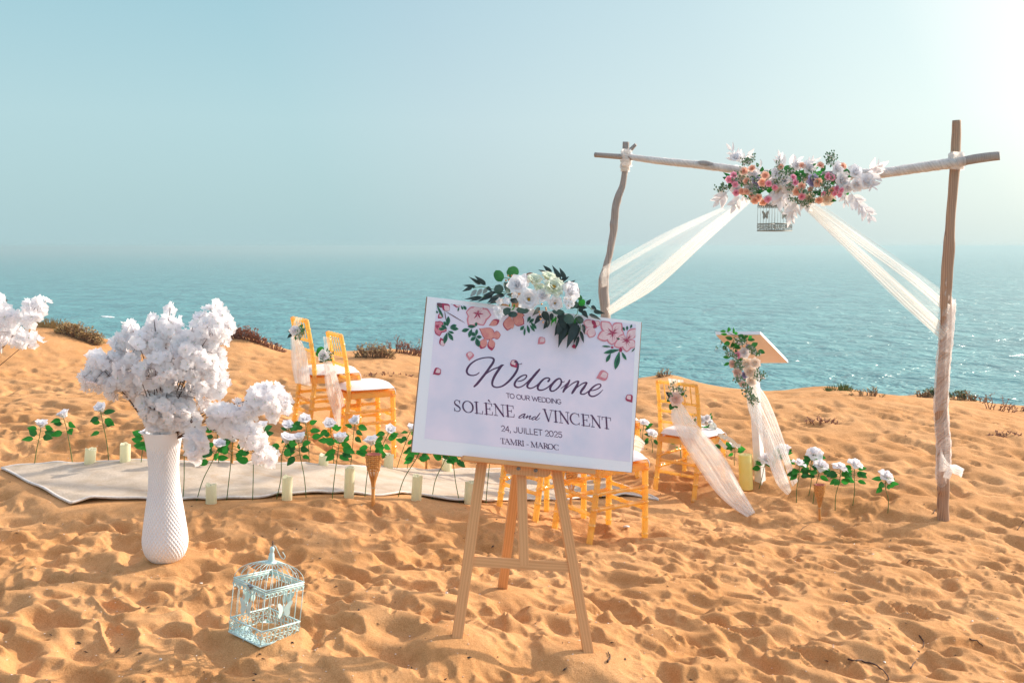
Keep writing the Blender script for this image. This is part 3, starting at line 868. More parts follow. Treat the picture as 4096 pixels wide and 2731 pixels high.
# roman capitals: (polyline, widths as share of cap height)
TH, TN = 0.145, 0.052
def sf(x, y, w=0.30): return ([(x - w / 2, y), (x + w / 2, y)], (TN * 1.1,) * 2)       # serif bar
SERIF = {
 'I': [([(.5, 0), (.5, 1)], (TH, TH)), sf(.5, 0, .9), sf(.5, 1, .9)],
 'L': [([(.25, 0), (.25, 1)], (TH, TH)), sf(.25, 1, .5), ([(0, .015), (.95, .015)], (TN, TN)), ([(.95, .0), (1.0, .26)], (.06, TN))],
 'E': [([(.25, 0), (.25, 1)], (TH, TH)), ([(0, .985), (.92, .985)], (TN, TN)), ([(0, .015), (.96, .015)], (TN, TN)), ([(.25, .51), (.7, .51)], (TN, TN)), ([(.7, .40), (.7, .63)], (TN, TN)), ([(.92, 1), (.95, .76)], (.06, TN)), ([(.96, 0), (1.02, .26)], (.06, TN))],
 'N': [([(.16, 0), (.16, 1)], (TN, TN)), ([(.86, 0), (.86, 1)], (TN, TN)), ([(.12, 1), (.88, 0)], (TH, TH)), sf(.16, 0, .34), sf(.86, 1, .34), sf(.06, 1, .22)],
 'V': [([(.14, 1), (.5, .0)], (TH, TH)), ([(.87, 1), (.52, 0)], (TN, TN)), sf(.14, 1, .36), sf(.86, 1, .32)],
 'T': [([(.5, 0), (.5, 1)], (TH, TH)), sf(.5, 0, .46), ([(.02, .985), (.98, .985)], (TN, TN)), ([(.02, 1), (.0, .74)], (.06, TN)), ([(.98, 1), (1, .74)], (.06, TN))],
 'A': [([(.12, 0), (.48, 1)], (TN, TN)), ([(.46, 1), (.86, 0)], (TH, TH)), ([(.25, .36), (.68, .36)], (TN, TN)), sf(.12, 0, .28), sf(.87, 0, .3)],
 'M': [([(.12, 0), (.15, 1)], (TN, TN)), ([(.14, 1), (.49, .02)], (TH, TH)), ([(.49, .02), (.83, 1)], (TN, TN)), ([(.83, 1), (.86, 0)], (TH, TH)), sf(.12, 0, .26), sf(.86, 0, .28), sf(.08, 1, .2), sf(.88, 1, .2)],
 'R': [([(.2, 0), (.2, 1)], (TH, TH)), sf(.2, 0, .46), sf(.12, 1, .3), ([(.2, .985)] + arc(.45, .75, .32, .235, 90, -90, 10) + [(.2, .50)], (TN, TN, .06, .1, TH, TH, TH, TH, .1, .06, TN, TN, TN)), ([(.45, .5), (.95, .0)], (TH, TH)), sf(.95, .0, .2)],
 'C': [(arc(.55, .5, .52, .5, 50, 310, 24), tuple(TN + (TH - TN) * max(0, -math.cos(R(50 + 260 * i / 24))) for i in range(25))), ([(.9, 1.0), (.93, .72)], (.05, TN)), ([(.9, .0), (.93, .2)], (TN, TN))],
 'O': [(arc(.5, .5, .47, .5, 0, 360, 32), tuple(TN + (TH - TN) * abs(math.cos(R(360 * i / 32))) for i in range(33)))],
 'S': [(catmull([(.86, .80), (.74, .94), (.48, 1.0), (.2, .90), (.14, .73), (.30, .58), (.62, .46), (.86, .28), (.78, .09), (.50, .0), (.2, .05), (.08, .22)], 3), tuple(TN + (TH - TN) * math.exp(-((i / 33 - .5) / .2) ** 2) for i in range(34))), ([(.88, 1), (.86, .72)], (TN, TN)), ([(.07, 0), (.08, .28)], (TN, TN))],
 '-': [([(0, .33), (1, .33)], (.08, .08))],
 '`': [([(.45, 1.28), (.72, 1.10)], (.13, .04))]}
def serif_line(mb, boxes, base, cap, dx, dy, s, wk=1.0):
    (xa, ya), (xb, yb) = base; sl = (yb - ya) / (xb - xa)
    for ch, x0, x1 in boxes:
        for st, ws in SERIF[ch]:
            ws = list(ws)
            if len(ws) != len(st): ws = [ws[min(int(i * len(ws) / len(st)), len(ws) - 1)] for i in range(len(st))]
            pts = []
            for (u, v), w in zip(st, ws):
                x = x0 + u * (x1 - x0)
                pts.append((x - v * cap * 0.06, ya + (x - xa) * sl - v * cap, w * cap * wk))
            strokes(mb, [pts], dx, dy, s, smooth_=False)
mb = MB()
serif_line(mb, [('S', 122, 218), ('O', 240, 384), ('L', 402, 508), ('E', 532, 640), ('`', 560, 640), ('N', 662, 802), ('E', 818, 930)], ((165, 285), (925, 364)), 152, *Z3)
mb.build('name_lettering', MATS['ink_plum'], sign)
mb = MB()
serif_line(mb, [('V', 1325, 1458), ('I', 1462, 1520), ('N', 1536, 1672), ('C', 1685, 1815), ('E', 1836, 1944), ('N', 1964, 2098), ('T', 2116, 2232)], ((1385, 416), (2170, 516)), 152, *Z3)
mb.build('name_lettering', MATS['ink_plum'], sign)
mb = MB()
serif_line(mb, [('T', 748, 808), ('A', 798, 878), ('M', 876, 972), ('R', 978, 1034), ('I', 1036, 1064), ('-', 1097, 1122), ('M', 1154, 1248), ('A', 1244, 1322), ('R', 1324, 1388), ('O', 1385, 1455), ('C', 1464, 1530)], ((770, 716), (1490, 800)), 70, *Z3, 1.2)
mb.build('place_lettering', MATS['ink_plum'], sign)

# printed blossoms along the poster's top
PKEYS = ('print_pink', 'print_pale', 'print_coral', 'print_crimson', 'print_green', 'print_dark_green', 'print_brown')
PR = {k: MB() for k in PKEYS}
def end_print(name):
    """link what has been drawn so far as one printed motif"""
    mb = MB(); mi = []
    for i, k in enumerate(PKEYS):
        mb.add(PR[k].v, PR[k].f, smooth=False); mi += [i] * len(PR[k].f); PR[k] = MB()
    if not mb.v: return
    o = mb.build(name, None, sign)
    if name in ('printed_leaves', 'printed_sepals'): tag(o, kind='stuff')
    for k in PKEYS: o.data.materials.append(MATS[k])
    o.data.polygons.foreach_set('material_index', mi)
LIM = [S2(1747, 1210), S2(2543, 1297)]
def _clip(q):
    """keep the print inside the picture's margins"""
    (ax, az), (bx, bz), (cx, cz), (dx, dz) = corn
    x, z = q
    t = (x - ax) / (bx - ax); z = min(z, az + (bz - az) * t - 0.0005)
    xr = bx + (cx - bx) * (z - bz) / (cz - bz); xl = ax + (dx - ax) * (z - az) / (dz - az)
    return (min(max(x, xl + 0.0005), xr - 0.0005), z)
def pet(key, b, t, w, dx, dy, s, k=1.0, sharp=0.8):
    """petal or leaf from base to tip, zoomed pixels"""
    bx, by = b; tx, ty = t; L = math.hypot(tx - bx, ty - by); ux, uy = (tx - bx) / L, (ty - by) / L
    pts = []
    for i in range(9):
        q = i / 8; h = 0.5 * w * math.sin(math.pi * min(1, q ** sharp)) ** 0.9
        pts.append((bx + ux * L * q - uy * h, by + uy * L * q + ux * h))
    for i in range(7, 0, -1):
        q = i / 8; h = 0.5 * w * math.sin(math.pi * min(1, q ** sharp)) ** 0.9
        pts.append((bx + ux * L * q + uy * h, by + uy * L * q - ux * h))
    OFF[0] += 0.000004
    flat(PR[key], [_clip(S2(dx + x * s, dy + y * s)) for x, y in pts], OFF[0] * k)
def bloom_print(c, tips, w, dx, dy, s, edge='print_pink', mid='print_pale', stamen=True):
    for t in tips: pet(edge, c, t, w * 0.9, dx, dy, s, 1, 1.12)
    for t in tips:
        t2 = (c[0] + (t[0] - c[0]) * 0.90, c[1] + (t[1] - c[1]) * 0.90)
        pet(mid, c, t2, w * 0.68, dx, dy, s, 1, 1.12)
    if stamen:
        L = math.hypot(tips[0][0] - c[0], tips[0][1] - c[1])
        for t in tips:
            t3 = (c[0] + (t[0] - c[0]) * 0.42, c[1] + (t[1] - c[1]) * 0.42)
            pet('print_crimson', c, t3, w * 0.10, dx, dy, s)
        for k in range(16):
            a = k * 0.4; q = L * (0.38 + 0.16 * math.sin(k * 5))
            pet('print_crimson', c, (c[0] + q * math.cos(a), c[1] + q * math.sin(a)), 9, dx, dy, s)
def leaves_print(lst, dx, dy, s):
    for b, t, w in lst:
        pet('print_green', b, t, w, dx, dy, s, 1, 1.2)
        c = ((t[0] - b[0]), (t[1] - b[1]))
        pet('print_dark_green', (b[0] + c[0] * .08 + c[1] * .05, b[1] + c[1] * .08 - c[0] * .05), (b[0] + c[0] * .85, b[1] + c[1] * .85), w * .34, dx, dy, s, 1, 1.2)
ZA = (1700, 1180, 400 / 2352); ZB = (2240, 1200, 360 / 1882)
for b, t, w in (((480, 385), (960, 670), 22), ((275, 190), (470, 300), 110), ((460, 380), (500, 640), 20), ((590, 210), (660, 225), 14)): pet('print_brown', b, t, w, *ZA)
end_print('printed_twig')
bloom_print((1245, 440), [(960, 400), (1010, 720), (1380, 720), (1560, 470), (1250, 210)], 330, *ZA)
end_print('printed_blossom')
bloom_print((285, 740), [(230, 620), (420, 640), (510, 850), (340, 970), (225, 860)], 190, *ZA, edge='print_crimson', mid='print_pink')
end_print('printed_blossom')
for b, t, w in (((1270, 790), (1650, 1000), 300), ((1500, 720), (1750, 590), 150), ((1560, 950), (1780, 940), 200), ((1420, 1000), (1310, 1270), 190), ((1530, 1010), (1570, 1310), 180)): pet('print_crimson', b, t, w, *ZA, 1, 1.3)
for b, t, w in (((1290, 790), (1630, 990), 280), ((1510, 720), (1700, 620), 130), ((1570, 950), (1770, 940), 180), ((1430, 1000), (1340, 1230), 170), ((1540, 1010), (1590, 1250), 160)): pet('print_coral', b, t, w, *ZA, 1, 1.3)
end_print('printed_lily')
for b, t, w in (((1990, 480), (1930, 840), 250), ((2040, 500), (2330, 690), 260), ((2060, 480), (2340, 480), 140)): pet('print_crimson', b, t, w, *ZA, 1, 1.3)
for b, t, w in (((1990, 490), (1940, 815), 225), ((2050, 510), (2310, 675), 235), ((2070, 480), (2320, 480), 120), ((2010, 500), (2060, 800), 120)): pet('print_coral', b, t, w, *ZA, 1, 1.3)
end_print('printed_lily')
for c, a, w in (((400, 190), (570, 370), 190), ((300, 550), (420, 440), 120), ((360, 1000), (440, 1200), 150), ((650, 230), (840, 250), 110)):
    pet('print_crimson', c, a, w, *ZA, 1, 1.2)
    pet('print_pale', (c[0] + (a[0] - c[0]) * .3, c[1] + (a[1] - c[1]) * .3), (c[0] + (a[0] - c[0]) * .97, c[1] + (a[1] - c[1]) * .97), w * .7, *ZA, 1, 1.2)
    end_print('printed_bud')
leaves_print([((530, 740), (550, 500), 100), ((530, 720), (430, 630), 80), ((520, 800), (380, 710), 90), ((480, 800), (315, 800), 80), ((580, 750), (745, 710), 80), ((580, 780), (790, 800), 90), ((540, 850), (680, 900), 60), ((530, 870), (660, 1070), 90),
              ((520, 880), (445, 1150), 100), ((270, 230), (430, 540), 60), ((255, 370), (300, 430), 50), ((1200, 740), (1000, 740), 80), ((1200, 740), (1200, 640), 70), ((1050, 800), (860, 850), 90), ((1100, 790), (1030, 1000), 90), ((1200, 970), (1080, 880), 90),
              ((1200, 980), (1070, 1070), 90), ((1200, 1000), (1270, 1220), 120), ((1200, 980), (1335, 990), 80), ((1200, 960), (1220, 800), 70), ((850, 250), (890, 350), 50), ((900, 250), (970, 350), 70), ((800, 280), (770, 390), 40),
              ((2330, 720), (2240, 830), 80), ((2350, 760), (2330, 960), 50), ((2400, 640), (2480, 500), 70), ((2440, 660), (2560, 560), 70), ((2400, 700), (2450, 900), 70), ((2480, 640), (2620, 800), 80), ((2460, 700), (2580, 860), 60)], *ZA)
end_print('printed_leaves')
bloom_print((1095, 690), [(850, 440), (1290, 480), (770, 800), (1080, 945), (1340, 700)], 270, *ZB)
end_print('printed_blossom')
bloom_print((1395, 840), [(1590, 590), (1570, 990), (1390, 1090), (1120, 970), (1200, 780)], 230, *ZB)
end_print('printed_blossom')
for b, t, w in (((740, 540), (480, 460), 190), ((720, 560), (500, 700), 150), ((700, 560), (610, 790), 200), ((700, 440), (830, 530), 130)):
    pet('print_pink', b, t, w, *ZB, 1, 1.3); pet('print_pale', b, (b[0] + (t[0] - b[0]) * .92, b[1] + (t[1] - b[1]) * .92), w * .8, *ZB, 1, 1.3)
end_print('printed_blossom')
for b, t, w in (((670, 420), (750, 560), 80), ((760, 520), (690, 590), 80), ((1260, 1090), (1270, 980), 70), ((1060, 980), (1120, 1000), 50), ((330, 960), (240, 980), 90)): pet('print_crimson', b, t, w, *ZB)
end_print('printed_sepals')
leaves_print([((1250, 1035), (905, 1110), 80), ((1060, 1110), (960, 1300), 75), ((1240, 1065), (1150, 1455), 115), ((1280, 1080), (1385, 1255), 60), ((1070, 975), (870, 965), 38), ((1350, 650), (1310, 565), 50), ((1400, 640), (1400, 540), 50), ((1465, 600), (1500, 510), 45), ((1575, 995), (1490, 1085), 28), ((1170, 800), (1250, 820), 40)], *ZB)
end_print('printed_leaves')
# loose petals
for cx, cy, ang, key in ((1879, 1424, 1.7, 'print_pink'), (1747, 1487, 2.6, 'print_crimson'), (2057, 1456, 1.0, 'print_crimson'), (2164, 1364, 2.4, 'print_pink'), (2408, 1503, 2.8, 'print_pink'), (2518, 1594, 1.0, 'print_crimson')):
    r0 = 19 if cx != 2408 else 26
    dx_, dy_ = math.cos(ang) * r0, math.sin(ang) * r0
    pet(key, (cx + dx_, cy + dy_), (cx - dx_, cy - dy_), r0 * 1.7, 0, 0, 1, 1, 1.4)
    pet('print_pale', (cx + dx_ * .35, cy + dy_ * .35), (cx - dx_ * .85, cy - dy_ * .85), r0 * 1.0, 0, 0, 1, 1, 1.4)
    end_print('printed_petal')
mb = MB(); strokes(mb, [[(862, 185, 30), (885, 190, 36), (905, 212, 24)], [(900, 212, 18), (925, 224, 10), (950, 220, 9), (965, 213, 14)]], 1840, 1400, 600 / 2352)
mb.build('printed_bud_stem', MATS['ink_plum'], sign)

# ---------------------------------------------------------------- the easel
apex = SP(2058, 1150, -0.03)
easel = thing('easel', 'tripod pine easel standing in the sand and holding the welcome poster', 'easel', (apex.x, apex.y, float(ground(apex.x, apex.y))))
EL = Vector(easel.location)
def plank(name, a, b, wdt, thk, sidev, normal, m='pine', bev=0.0015):
    a, b = Vector(a), Vector(b)
    M = frame((a + b) / 2, b - a, normal)
    mb = MB(); mb.box((0, 0, 0), (wdt / 2, (b - a).length / 2, thk / 2), bev=bev)
    # grain runs along the plank: rotate so that local Z is the length
    mb.v = [(x, z, y) for x, y, z in mb.v]; mb.f = [tuple(reversed(f)) for f in mb.f]
    M = M @ Matrix(((1, 0, 0, 0), (0, 0, 1, 0), (0, 1, 0, 0), (0, 0, 0, 1)))
    o = mb.build(name, MATS[m], easel)
    o.matrix_basis = Matrix.Translation(-EL) @ M
    return o
def foot(X, Y, off):
    return SP(X, Y, off)
off_leg = -0.034
lf, rf = SP(1829, 2545, off_leg), SP(2352, 2603, off_leg)
for q in (lf, rf):
    pass
ltop, rtop = SP(2018, 1212, off_leg), SP(2110, 1222, off_leg)
def sink(q, dirv):
    """run a leg on until its end is just under the sand"""
    q = Vector(q); d = nrm(dirv)
    for _ in range(60):
        if q.z < float(ground(q.x, q.y)) - 0.02: break
        q += d * 0.01
    return q
plank('leg', ltop, sink(lf, lf - ltop), 0.043, 0.024, None, SN)
plank('leg', rtop, sink(rf, rf - rtop), 0.043, 0.024, None, SN)
rb = hit(2009, 2352)
rtop2 = SP(2128, 1420, -0.060)
plank('rear_leg', rtop2, sink(rb, rb - rtop2), 0.045, 0.024, None, SN)
plank('mast', SP(2096, 2262, -0.036), SP(2064, 1160, -0.046), 0.040, 0.020, None, SN)
plank('crossbar', SP(1890, 2243, -0.0365), SP(2322, 2270, -0.0365), 0.042, 0.018, None, SN)
# shelf that carries the board
a, b = SP(1848, 1822, 0.005), SP(2374, 1878, 0.005)
up = nrm(SP(2000, 1700) - SP(2000, 1800))
plank('shelf', a - up * 0.010, b - up * 0.010, 0.078, 0.020, None, up)
# rounded bracket under the shelf
mb = MB()
prof = [(-0.100, 0.0), (-0.100, -0.012)] + [(-0.100 + 0.03 * (1 - math.cos(t)), -0.012 - 0.03 * math.sin(t)) for t in (0.5, 1.0, 1.57)] + [(0.070 + 0.03 * math.sin(t), -0.042 + 0.03 * (1 - math.cos(t))) for t in (0, 0.5, 1.0, 1.57)] + [(0.100, 0.0)]
nP = len(prof)
cB = SP(2112, 1862, -0.012)
mb.add([cB - EL + SX * x + SZ * z + SN * s_ for s_ in (0.012, -0.012) for x, z in prof],
       [tuple(range(nP - 1, -1, -1)), tuple(range(nP, 2 * nP))] + [(i, (i + 1) % nP, nP + (i + 1) % nP, nP + i) for i in range(nP)], smooth=False)
mb.build('bracket', MATS['pine'], easel)
for X, Y in ((2074, 1873), (2143, 1881)):
    q = SP(X, Y, 0.001)
    mb = MB(); mb.lathe([(0.006, -0.002), (0.0085, 0.0), (0.0075, 0.0015), (0.004, 0.0016), (0.0035, 0.0004)], 12)
    M = frame(q, SZ, SN); M.translation = q - EL
    o = mb.build('screw', MATS['screw_steel'], easel); o.matrix_basis = M
# ---------------------------------------------------------------- resin chairs
m, n, l, out = mat('amber_resin')
p = n.new('ShaderNodeBsdfPrincipled'); p.inputs['Roughness'].default_value = 0.09
p.inputs['Base Color'].default_value = (0.93, 0.68, 0.22, 1); p.inputs['Specular IOR Level'].default_value = 0.8
p.inputs['Coat Weight'].default_value = 1.0; p.inputs['Coat Roughness'].default_value = 0.08
tl = n.new('ShaderNodeBsdfTranslucent'); tl.inputs[0].default_value = (1.0, 0.76, 0.26, 1)
tp = n.new('ShaderNodeBsdfTransparent')
t = noise(n, l, 60, 2, coords(n, l, (1, 1, 0.4)))
l.new(ramp(n, l, t.outputs[0], [(0.35, (1.0, 0.66, 0.16)), (0.65, (1.0, 0.80, 0.38))]), tp.inputs[0])
m1 = n.new('ShaderNodeMixShader'); m1.inputs[0].default_value = 0.36
l.new(p.outputs[0], m1.inputs[1]); l.new(tl.outputs[0], m1.inputs[2])
m2 = n.new('ShaderNodeMixShader'); m2.inputs[0].default_value = 0.38
l.new(m1.outputs[0], m2.inputs[1]); l.new(tp.outputs[0], m2.inputs[2]); l.new(m2.outputs[0], out.inputs[0])
solid('cushion_cotton', (0.80, 0.74, 0.74), (0.76, 0.69, 0.69), 0.9, 14, bmp=0.1)
tulle_mat('tulle', 0.30, 0.58, 5, (0.97, 0.96, 0.94))
tulle_mat('tulle_dense', 0.50, 0.78, 7, (0.97, 0.95, 0.93))
tulle_mat('tulle_sheer', 0.10, 0.24, 8, (0.97, 0.95, 0.91))
tulle_mat('tulle_arch', 0.16, 0.42, 6, (0.97, 0.95, 0.90))

def bamboo(mb, a, b, r, rings=(), seg=10, bulge=1.32):
    """round bar with swollen bamboo nodes at given fractions"""
    a, b = Vector(a), Vector(b); L = (b - a).length
    ts = {0.0: r, 1.0: r}
    for q in rings:
        e_ = 0.010 / L
        ts[max(q - 1.4 * e_, 0)] = r; ts[max(q - 0.5 * e_, 0)] = r * bulge; ts[min(q + 0.5 * e_, 1)] = r * bulge; ts[min(q + 1.4 * e_, 1)] = r
    k = sorted(ts)
    mb.tube([a.lerp(b, t) for t in k], [ts[t] for t in k], seg)
    return mb

def polybar(mb, pts, r, step=0.105, seg=12):
    """bent post with nodes every step metres"""
    c = [Vector(q) for q in catmull([tuple(q) for q in pts], 14)]
    acc, nxt, P, rr = 0.0, step * 0.7, [], []
    r0, r1 = r if isinstance(r, tuple) else (r, r)
    for i, q in enumerate(c):
        r = r0 + (r1 - r0) * i / (len(c) - 1)
        if i: acc += (q - c[i - 1]).length
        P.append(q); rr.append(r)
        if acc >= nxt and 0 < i < len(c) - 1:
            d = nrm(c[i + 1] - q)
            P += [q + d * 0.003, q + d * 0.006, q + d * 0.010, q + d * 0.013]; rr += [r * 1.24, r * 1.24, r * 1.24, r]
            nxt += step
    mb.tube(P, rr, seg)

RES = MATS['amber_resin']
def make_chair(label):
    t = thing('resin_chair', label, 'chair', (0, 0, 0), 'amber resin chairs of the ceremony')
    W2, D2 = 0.185, 0.185
    for s in (-1, 1):
        mb = MB(); polybar(mb, [(s * W2, -D2 - 0.075, -0.09), (s * W2, -D2 - 0.02, 0.24), (s * W2, -D2 + 0.005, 0.46), (s * W2, -D2 - 0.012, 0.68), (s * W2, -D2 - 0.05, 0.915)], (0.0205, 0.0148))
        mb.build('back_post', RES, t)
        mb = MB(); polybar(mb, [(s * W2 * 1.0, D2, -0.09), (s * W2, D2, 0.2), (s * W2, D2 - 0.004, 0.43)], (0.0185, 0.0205))
        mb.build('front_leg', RES, t)
    yb = lambda z: -D2 + (0.005 - 0.30 * (0.46 - z) ** 2 - 0.02 * (0.46 - z) if z < 0.46 else 0.005 - 0.27 * (z - 0.46) ** 2)
    for z, r in ((0.905, 0.0145), (0.745, 0.0105), (0.665, 0.0105), (0.575, 0.0105)):
        mb = MB(); bamboo(mb, (-W2, yb(z), z), (W2, yb(z), z), r, (0.08, 0.29, 0.5, 0.71, 0.92)); mb.build('back_rail', RES, t)
    for i in range(5):
        x = -W2 + 2 * W2 * (i + 1) / 6
        mb = MB(); bamboo(mb, (x, yb(0.905), 0.902), (x, yb(0.745), 0.748), 0.0046, (0.3, 0.62), 8); mb.build('spindle', RES, t)
    # seat frame with rounded corners
    mb = MB()
    for a, b, hh in (((-W2, D2), (W2, D2), 0), ((-W2, -D2), (W2, -D2), 0), ((-W2, -D2), (-W2, D2), 1), ((W2, -D2), (W2, D2), 1)):
        c = ((a[0] + b[0]) / 2, (a[1] + b[1]) / 2, 0.430)
        mb.box(c, ((abs(a[0] - b[0]) / 2 + (0.022 if not hh else -0.0005)) if not hh else 0.0155, 0.0155 if not hh else abs(a[1] - b[1]) / 2 - 0.016, 0.022), bev=0.004)
    mb.box((0, 0, 0.4545), (W2 + 0.018, D2 + 0.018, 0.003), bev=0.001)
    mb.build('seat_frame', RES, t)
    # stretchers: two at each side, two in front, one pair at the back
    for s in (-1, 1):
        for z in (0.205, 0.300):
            mb = MB(); bamboo(mb, (s * W2, yb(z) + 0.0, z), (s * W2, D2, z), 0.0125, (0.07, 0.36, 0.64, 0.93)); mb.build('stretcher', RES, t)
    for y, zs in ((D2, (0.165, 0.255)), (None, (0.17, 0.26))):
        for z in zs:
            yy = y if y is not None else yb(z)
            mb = MB(); bamboo(mb, (-W2, yy, z), (W2, yy, z), 0.0125, (0.07, 0.36, 0.64, 0.93)); mb.build('stretcher', RES, t)
    # domed cushion
    n_ = 14; top, bot = [], []
    for i in range(n_ + 1):
        r1, r2 = [], []
        for j in range(n_ + 1):
            u, v = 2 * i / n_ - 1, 2 * j / n_ - 1
            uu = u * math.sqrt(1 - 0.16 * v * v); vv = v * math.sqrt(1 - 0.16 * u * u)
            e_ = (1 - u ** 4) * (1 - v ** 4)
            r1.append((uu * 0.212, vv * 0.212, 0.478 + 0.048 * e_ ** 0.45)); r2.append((uu * 0.212, vv * 0.212, 0.478 - 0.020 * e_ ** 0.6))
        top.append(r1); bot.append(r2)
    mb = MB(); mb.grid(top, uv=False); mb.grid(bot, uv=False)
    mb.f = [f if i < n_ * n_ else tuple(reversed(f)) for i, f in enumerate(mb.f)]
    mb.f = [tuple(reversed(f)) for f in mb.f] if mb.f else mb.f
    mb.build('cushion', MATS['cushion_cotton'], t)
    for s in (-1, 1):
        mb = MB(); mb.tube([(s * 0.196, D2 + 0.004, 0.475), (s * 0.203, D2 + 0.012, 0.455), (s * 0.2, D2 + 0.014, 0.425)], [0.003, 0.004, 0.006], 6); mb.build('cushion_tie', MATS['cushion_cotton'], t)
    return t

W2C = 0.185
def chair_xform(t, px, d=None, heading=60, post=(W2C, -0.235), lift=0.0, tilt=0.0):
    """stand the chair so that the given leg (local x, y) meets the sand under photo pixel px"""
    q = hit(*px)
    if d is not None: q = W(px[0], px[1], d)
    th = -R(heading)
    c, s = math.cos(th), math.sin(th)
    ox, oy = post[0] * c - post[1] * s, post[0] * s + post[1] * c
    t.location = (q.x - ox, q.y - oy, q.z + lift)
    t.rotation_euler = (0, tilt, th)
    return t
chairs = {}
src = make_chair('amber resin chair farthest back at left, white tulle and one rose tied to its back')
chairs['a'] = chair_xform(src, (1236, 1742), None, 60, lift=0.0)
SPEC = [('b', (1372, 1806), 63, 'amber resin chair by the rug with white tulle, a rose and one round green leaf'),
        ('c', (2778, 1996), 43, 'amber resin chair at right of the poster with a bouquet on its white cushion'),
        ('e', (2362, 2177), 58, 'amber resin chair behind the lower right corner of the poster, nearest to the camera'),
        ('d', (2146, 2084), 50, 'amber resin chair behind the poster, its legs seen between the easel legs'),
        ]
for k, px, hd, lab in SPEC:
    c = copy_tree(src); c['label'] = lab
    chairs[k] = chair_xform(c, px, None, hd)
# the chair behind the poster whose front corner shows at the poster's right edge
c = copy_tree(src); c['label'] = 'amber resin chair almost wholly behind the poster, one leg showing past its right edge'
chairs['f'] = chair_xform(c, (2548, 1906), None, 58, post=(W2C, W2C))

def drape(name, left, right, m, layers=2, folds=5, amp=0.02, n=22, k=14, parent=None, seed=1, off=(0, -0.01, 0)):
    """gathered cloth between two guide lines of 3-D points"""
    rr = random.Random(seed)
    L = catmull([tuple(p) for p in left], max(2, n // (len(left) - 1))); Rg = catmull([tuple(p) for p in right], max(2, n // (len(right) - 1)))
    mb = MB()
    for ly in range(layers):
        ph = rr.uniform(0, 6.28); rows = []; hs = [(rr.uniform(.5, 1.3) * folds, rr.uniform(0, 6.28), rr.uniform(-2.5, 2.5), rr.uniform(.3, 1)) for _ in range(5)]
        for i in range(min(len(L), len(Rg))):
            t = i / (len(L) - 1)
            a, b = Vector(L[i]), Vector(Rg[i])
            row = []
            wd = (b - a).length
            for j in range(k * folds // 2 + 1):
                s = j / (k * folds // 2)
                wv = amp * min(1.0, wd / 0.08) * (0.45 + 0.55 * t) * sum(g * math.sin(s * f * 6.28 + p_ + q_ * t * (1 + s)) for f, p_, q_, g in hs) * 0.28
                q = a.lerp(b, 0.5 + (s - 0.5) * (1 - 0.10 * ly * math.sin(3 * t + ph)))
                row.append(q + Vector((0, -0.8, 0.25)) * wv + Vector(off) * ly)
            rows.append(row)
        mb.grid(rows)
    return mb

def PX(lst, d0, d1):
    """photo pixels to points, the distance running from d0 to d1"""
    n_ = len(lst) - 1
    return [W(X, Y, d0 + (d1 - d0) * i / max(n_, 1)) for i, (X, Y) in enumerate(lst)]

def scarf(name, label, knot, parts_, mats_):
    t = thing(name, label, 'scarf', knot, 'tulle scarves tied to the chairs')
    for i, (nm, Lf, Rt, lay, fo, am, m) in enumerate(parts_):
        mb = drape(nm, Lf, Rt, m, lay, fo, am, seed=i + 3)
        mb.v = [tuple(Vector(q) - Vector(knot)) for q in mb.v]
        mb.build(nm, MATS[m], t)
    return t

def dist_of(o, dy=0.0): return o.location.y + dy
# chair c: a long scarf blown down towards the sand
ck = chairs['c'].location
kd = ck.y - 0.20
endp = hit(3000, 2062)
scarf('tulle_scarf', 'long white tulle scarf blowing from the bouquet chair down to the sand', W(2705, 1600, kd),
      [('wrap', PX([(2672, 1512), (2680, 1550), (2688, 1600)], kd + 0.03, kd), PX([(2735, 1520), (2732, 1560), (2722, 1605)], kd + 0.0, kd), 1, 4, 0.012, 'tulle_dense'),
       ('tail', PX([(2688, 1620), (2690, 1680), (2740, 1775), (2800, 1870), (2865, 1965), (2925, 2025), (2985, 2066)], kd, endp.y), PX([(2724, 1612), (2768, 1680), (2830, 1755), (2895, 1835), (2950, 1930), (2990, 1995), (3020, 2046)], kd - 0.02, endp.y + 0.05), 3, 7, 0.022, 'tulle')], None)
kd = chairs['a'].location.y - 0.22
scarf('tulle_scarf', 'short white tulle scarf hanging from the chair farthest back at left', W(1178, 1330, kd),
      [('wrap', PX([(1183, 1268), (1172, 1300), (1168, 1335)], kd, kd), PX([(1208, 1272), (1200, 1300), (1192, 1335)], kd, kd), 1, 3, 0.008, 'tulle'),
       ('tail', PX([(1166, 1345), (1170, 1400), (1174, 1470), (1180, 1530)], kd, kd - 0.12), PX([(1196, 1345), (1220, 1400), (1234, 1470), (1246, 1542)], kd, kd - 0.12), 3, 5, 0.014, 'tulle')], None)
kd = chairs['b'].location.y - 0.22
scarf('tulle_scarf', 'white tulle scarf with a long trailing end on the chair beside the rug', W(1300, 1425, kd),
      [('wrap', PX([(1292, 1345), (1296, 1380), (1298, 1425)], kd, kd), PX([(1318, 1350), (1318, 1380), (1316, 1425)], kd, kd), 1, 3, 0.008, 'tulle'),
       ('tail', PX([(1296, 1445), (1302, 1520), (1312, 1580), (1328, 1640), (1345, 1700)], kd, kd - 0.12), PX([(1326, 1445), (1350, 1510), (1362, 1570), (1366, 1640), (1362, 1710)], kd, kd - 0.12), 2, 5, 0.014, 'tulle'),
       ('tail', PX([(1310, 1450), (1330, 1530), (1352, 1600), (1362, 1632)], kd - 0.02, kd - 0.14), PX([(1328, 1450), (1352, 1520), (1372, 1580), (1379, 1622)], kd - 0.02, kd - 0.14), 1, 3, 0.01, 'tulle')], None)
kd = chairs['f'].location.y
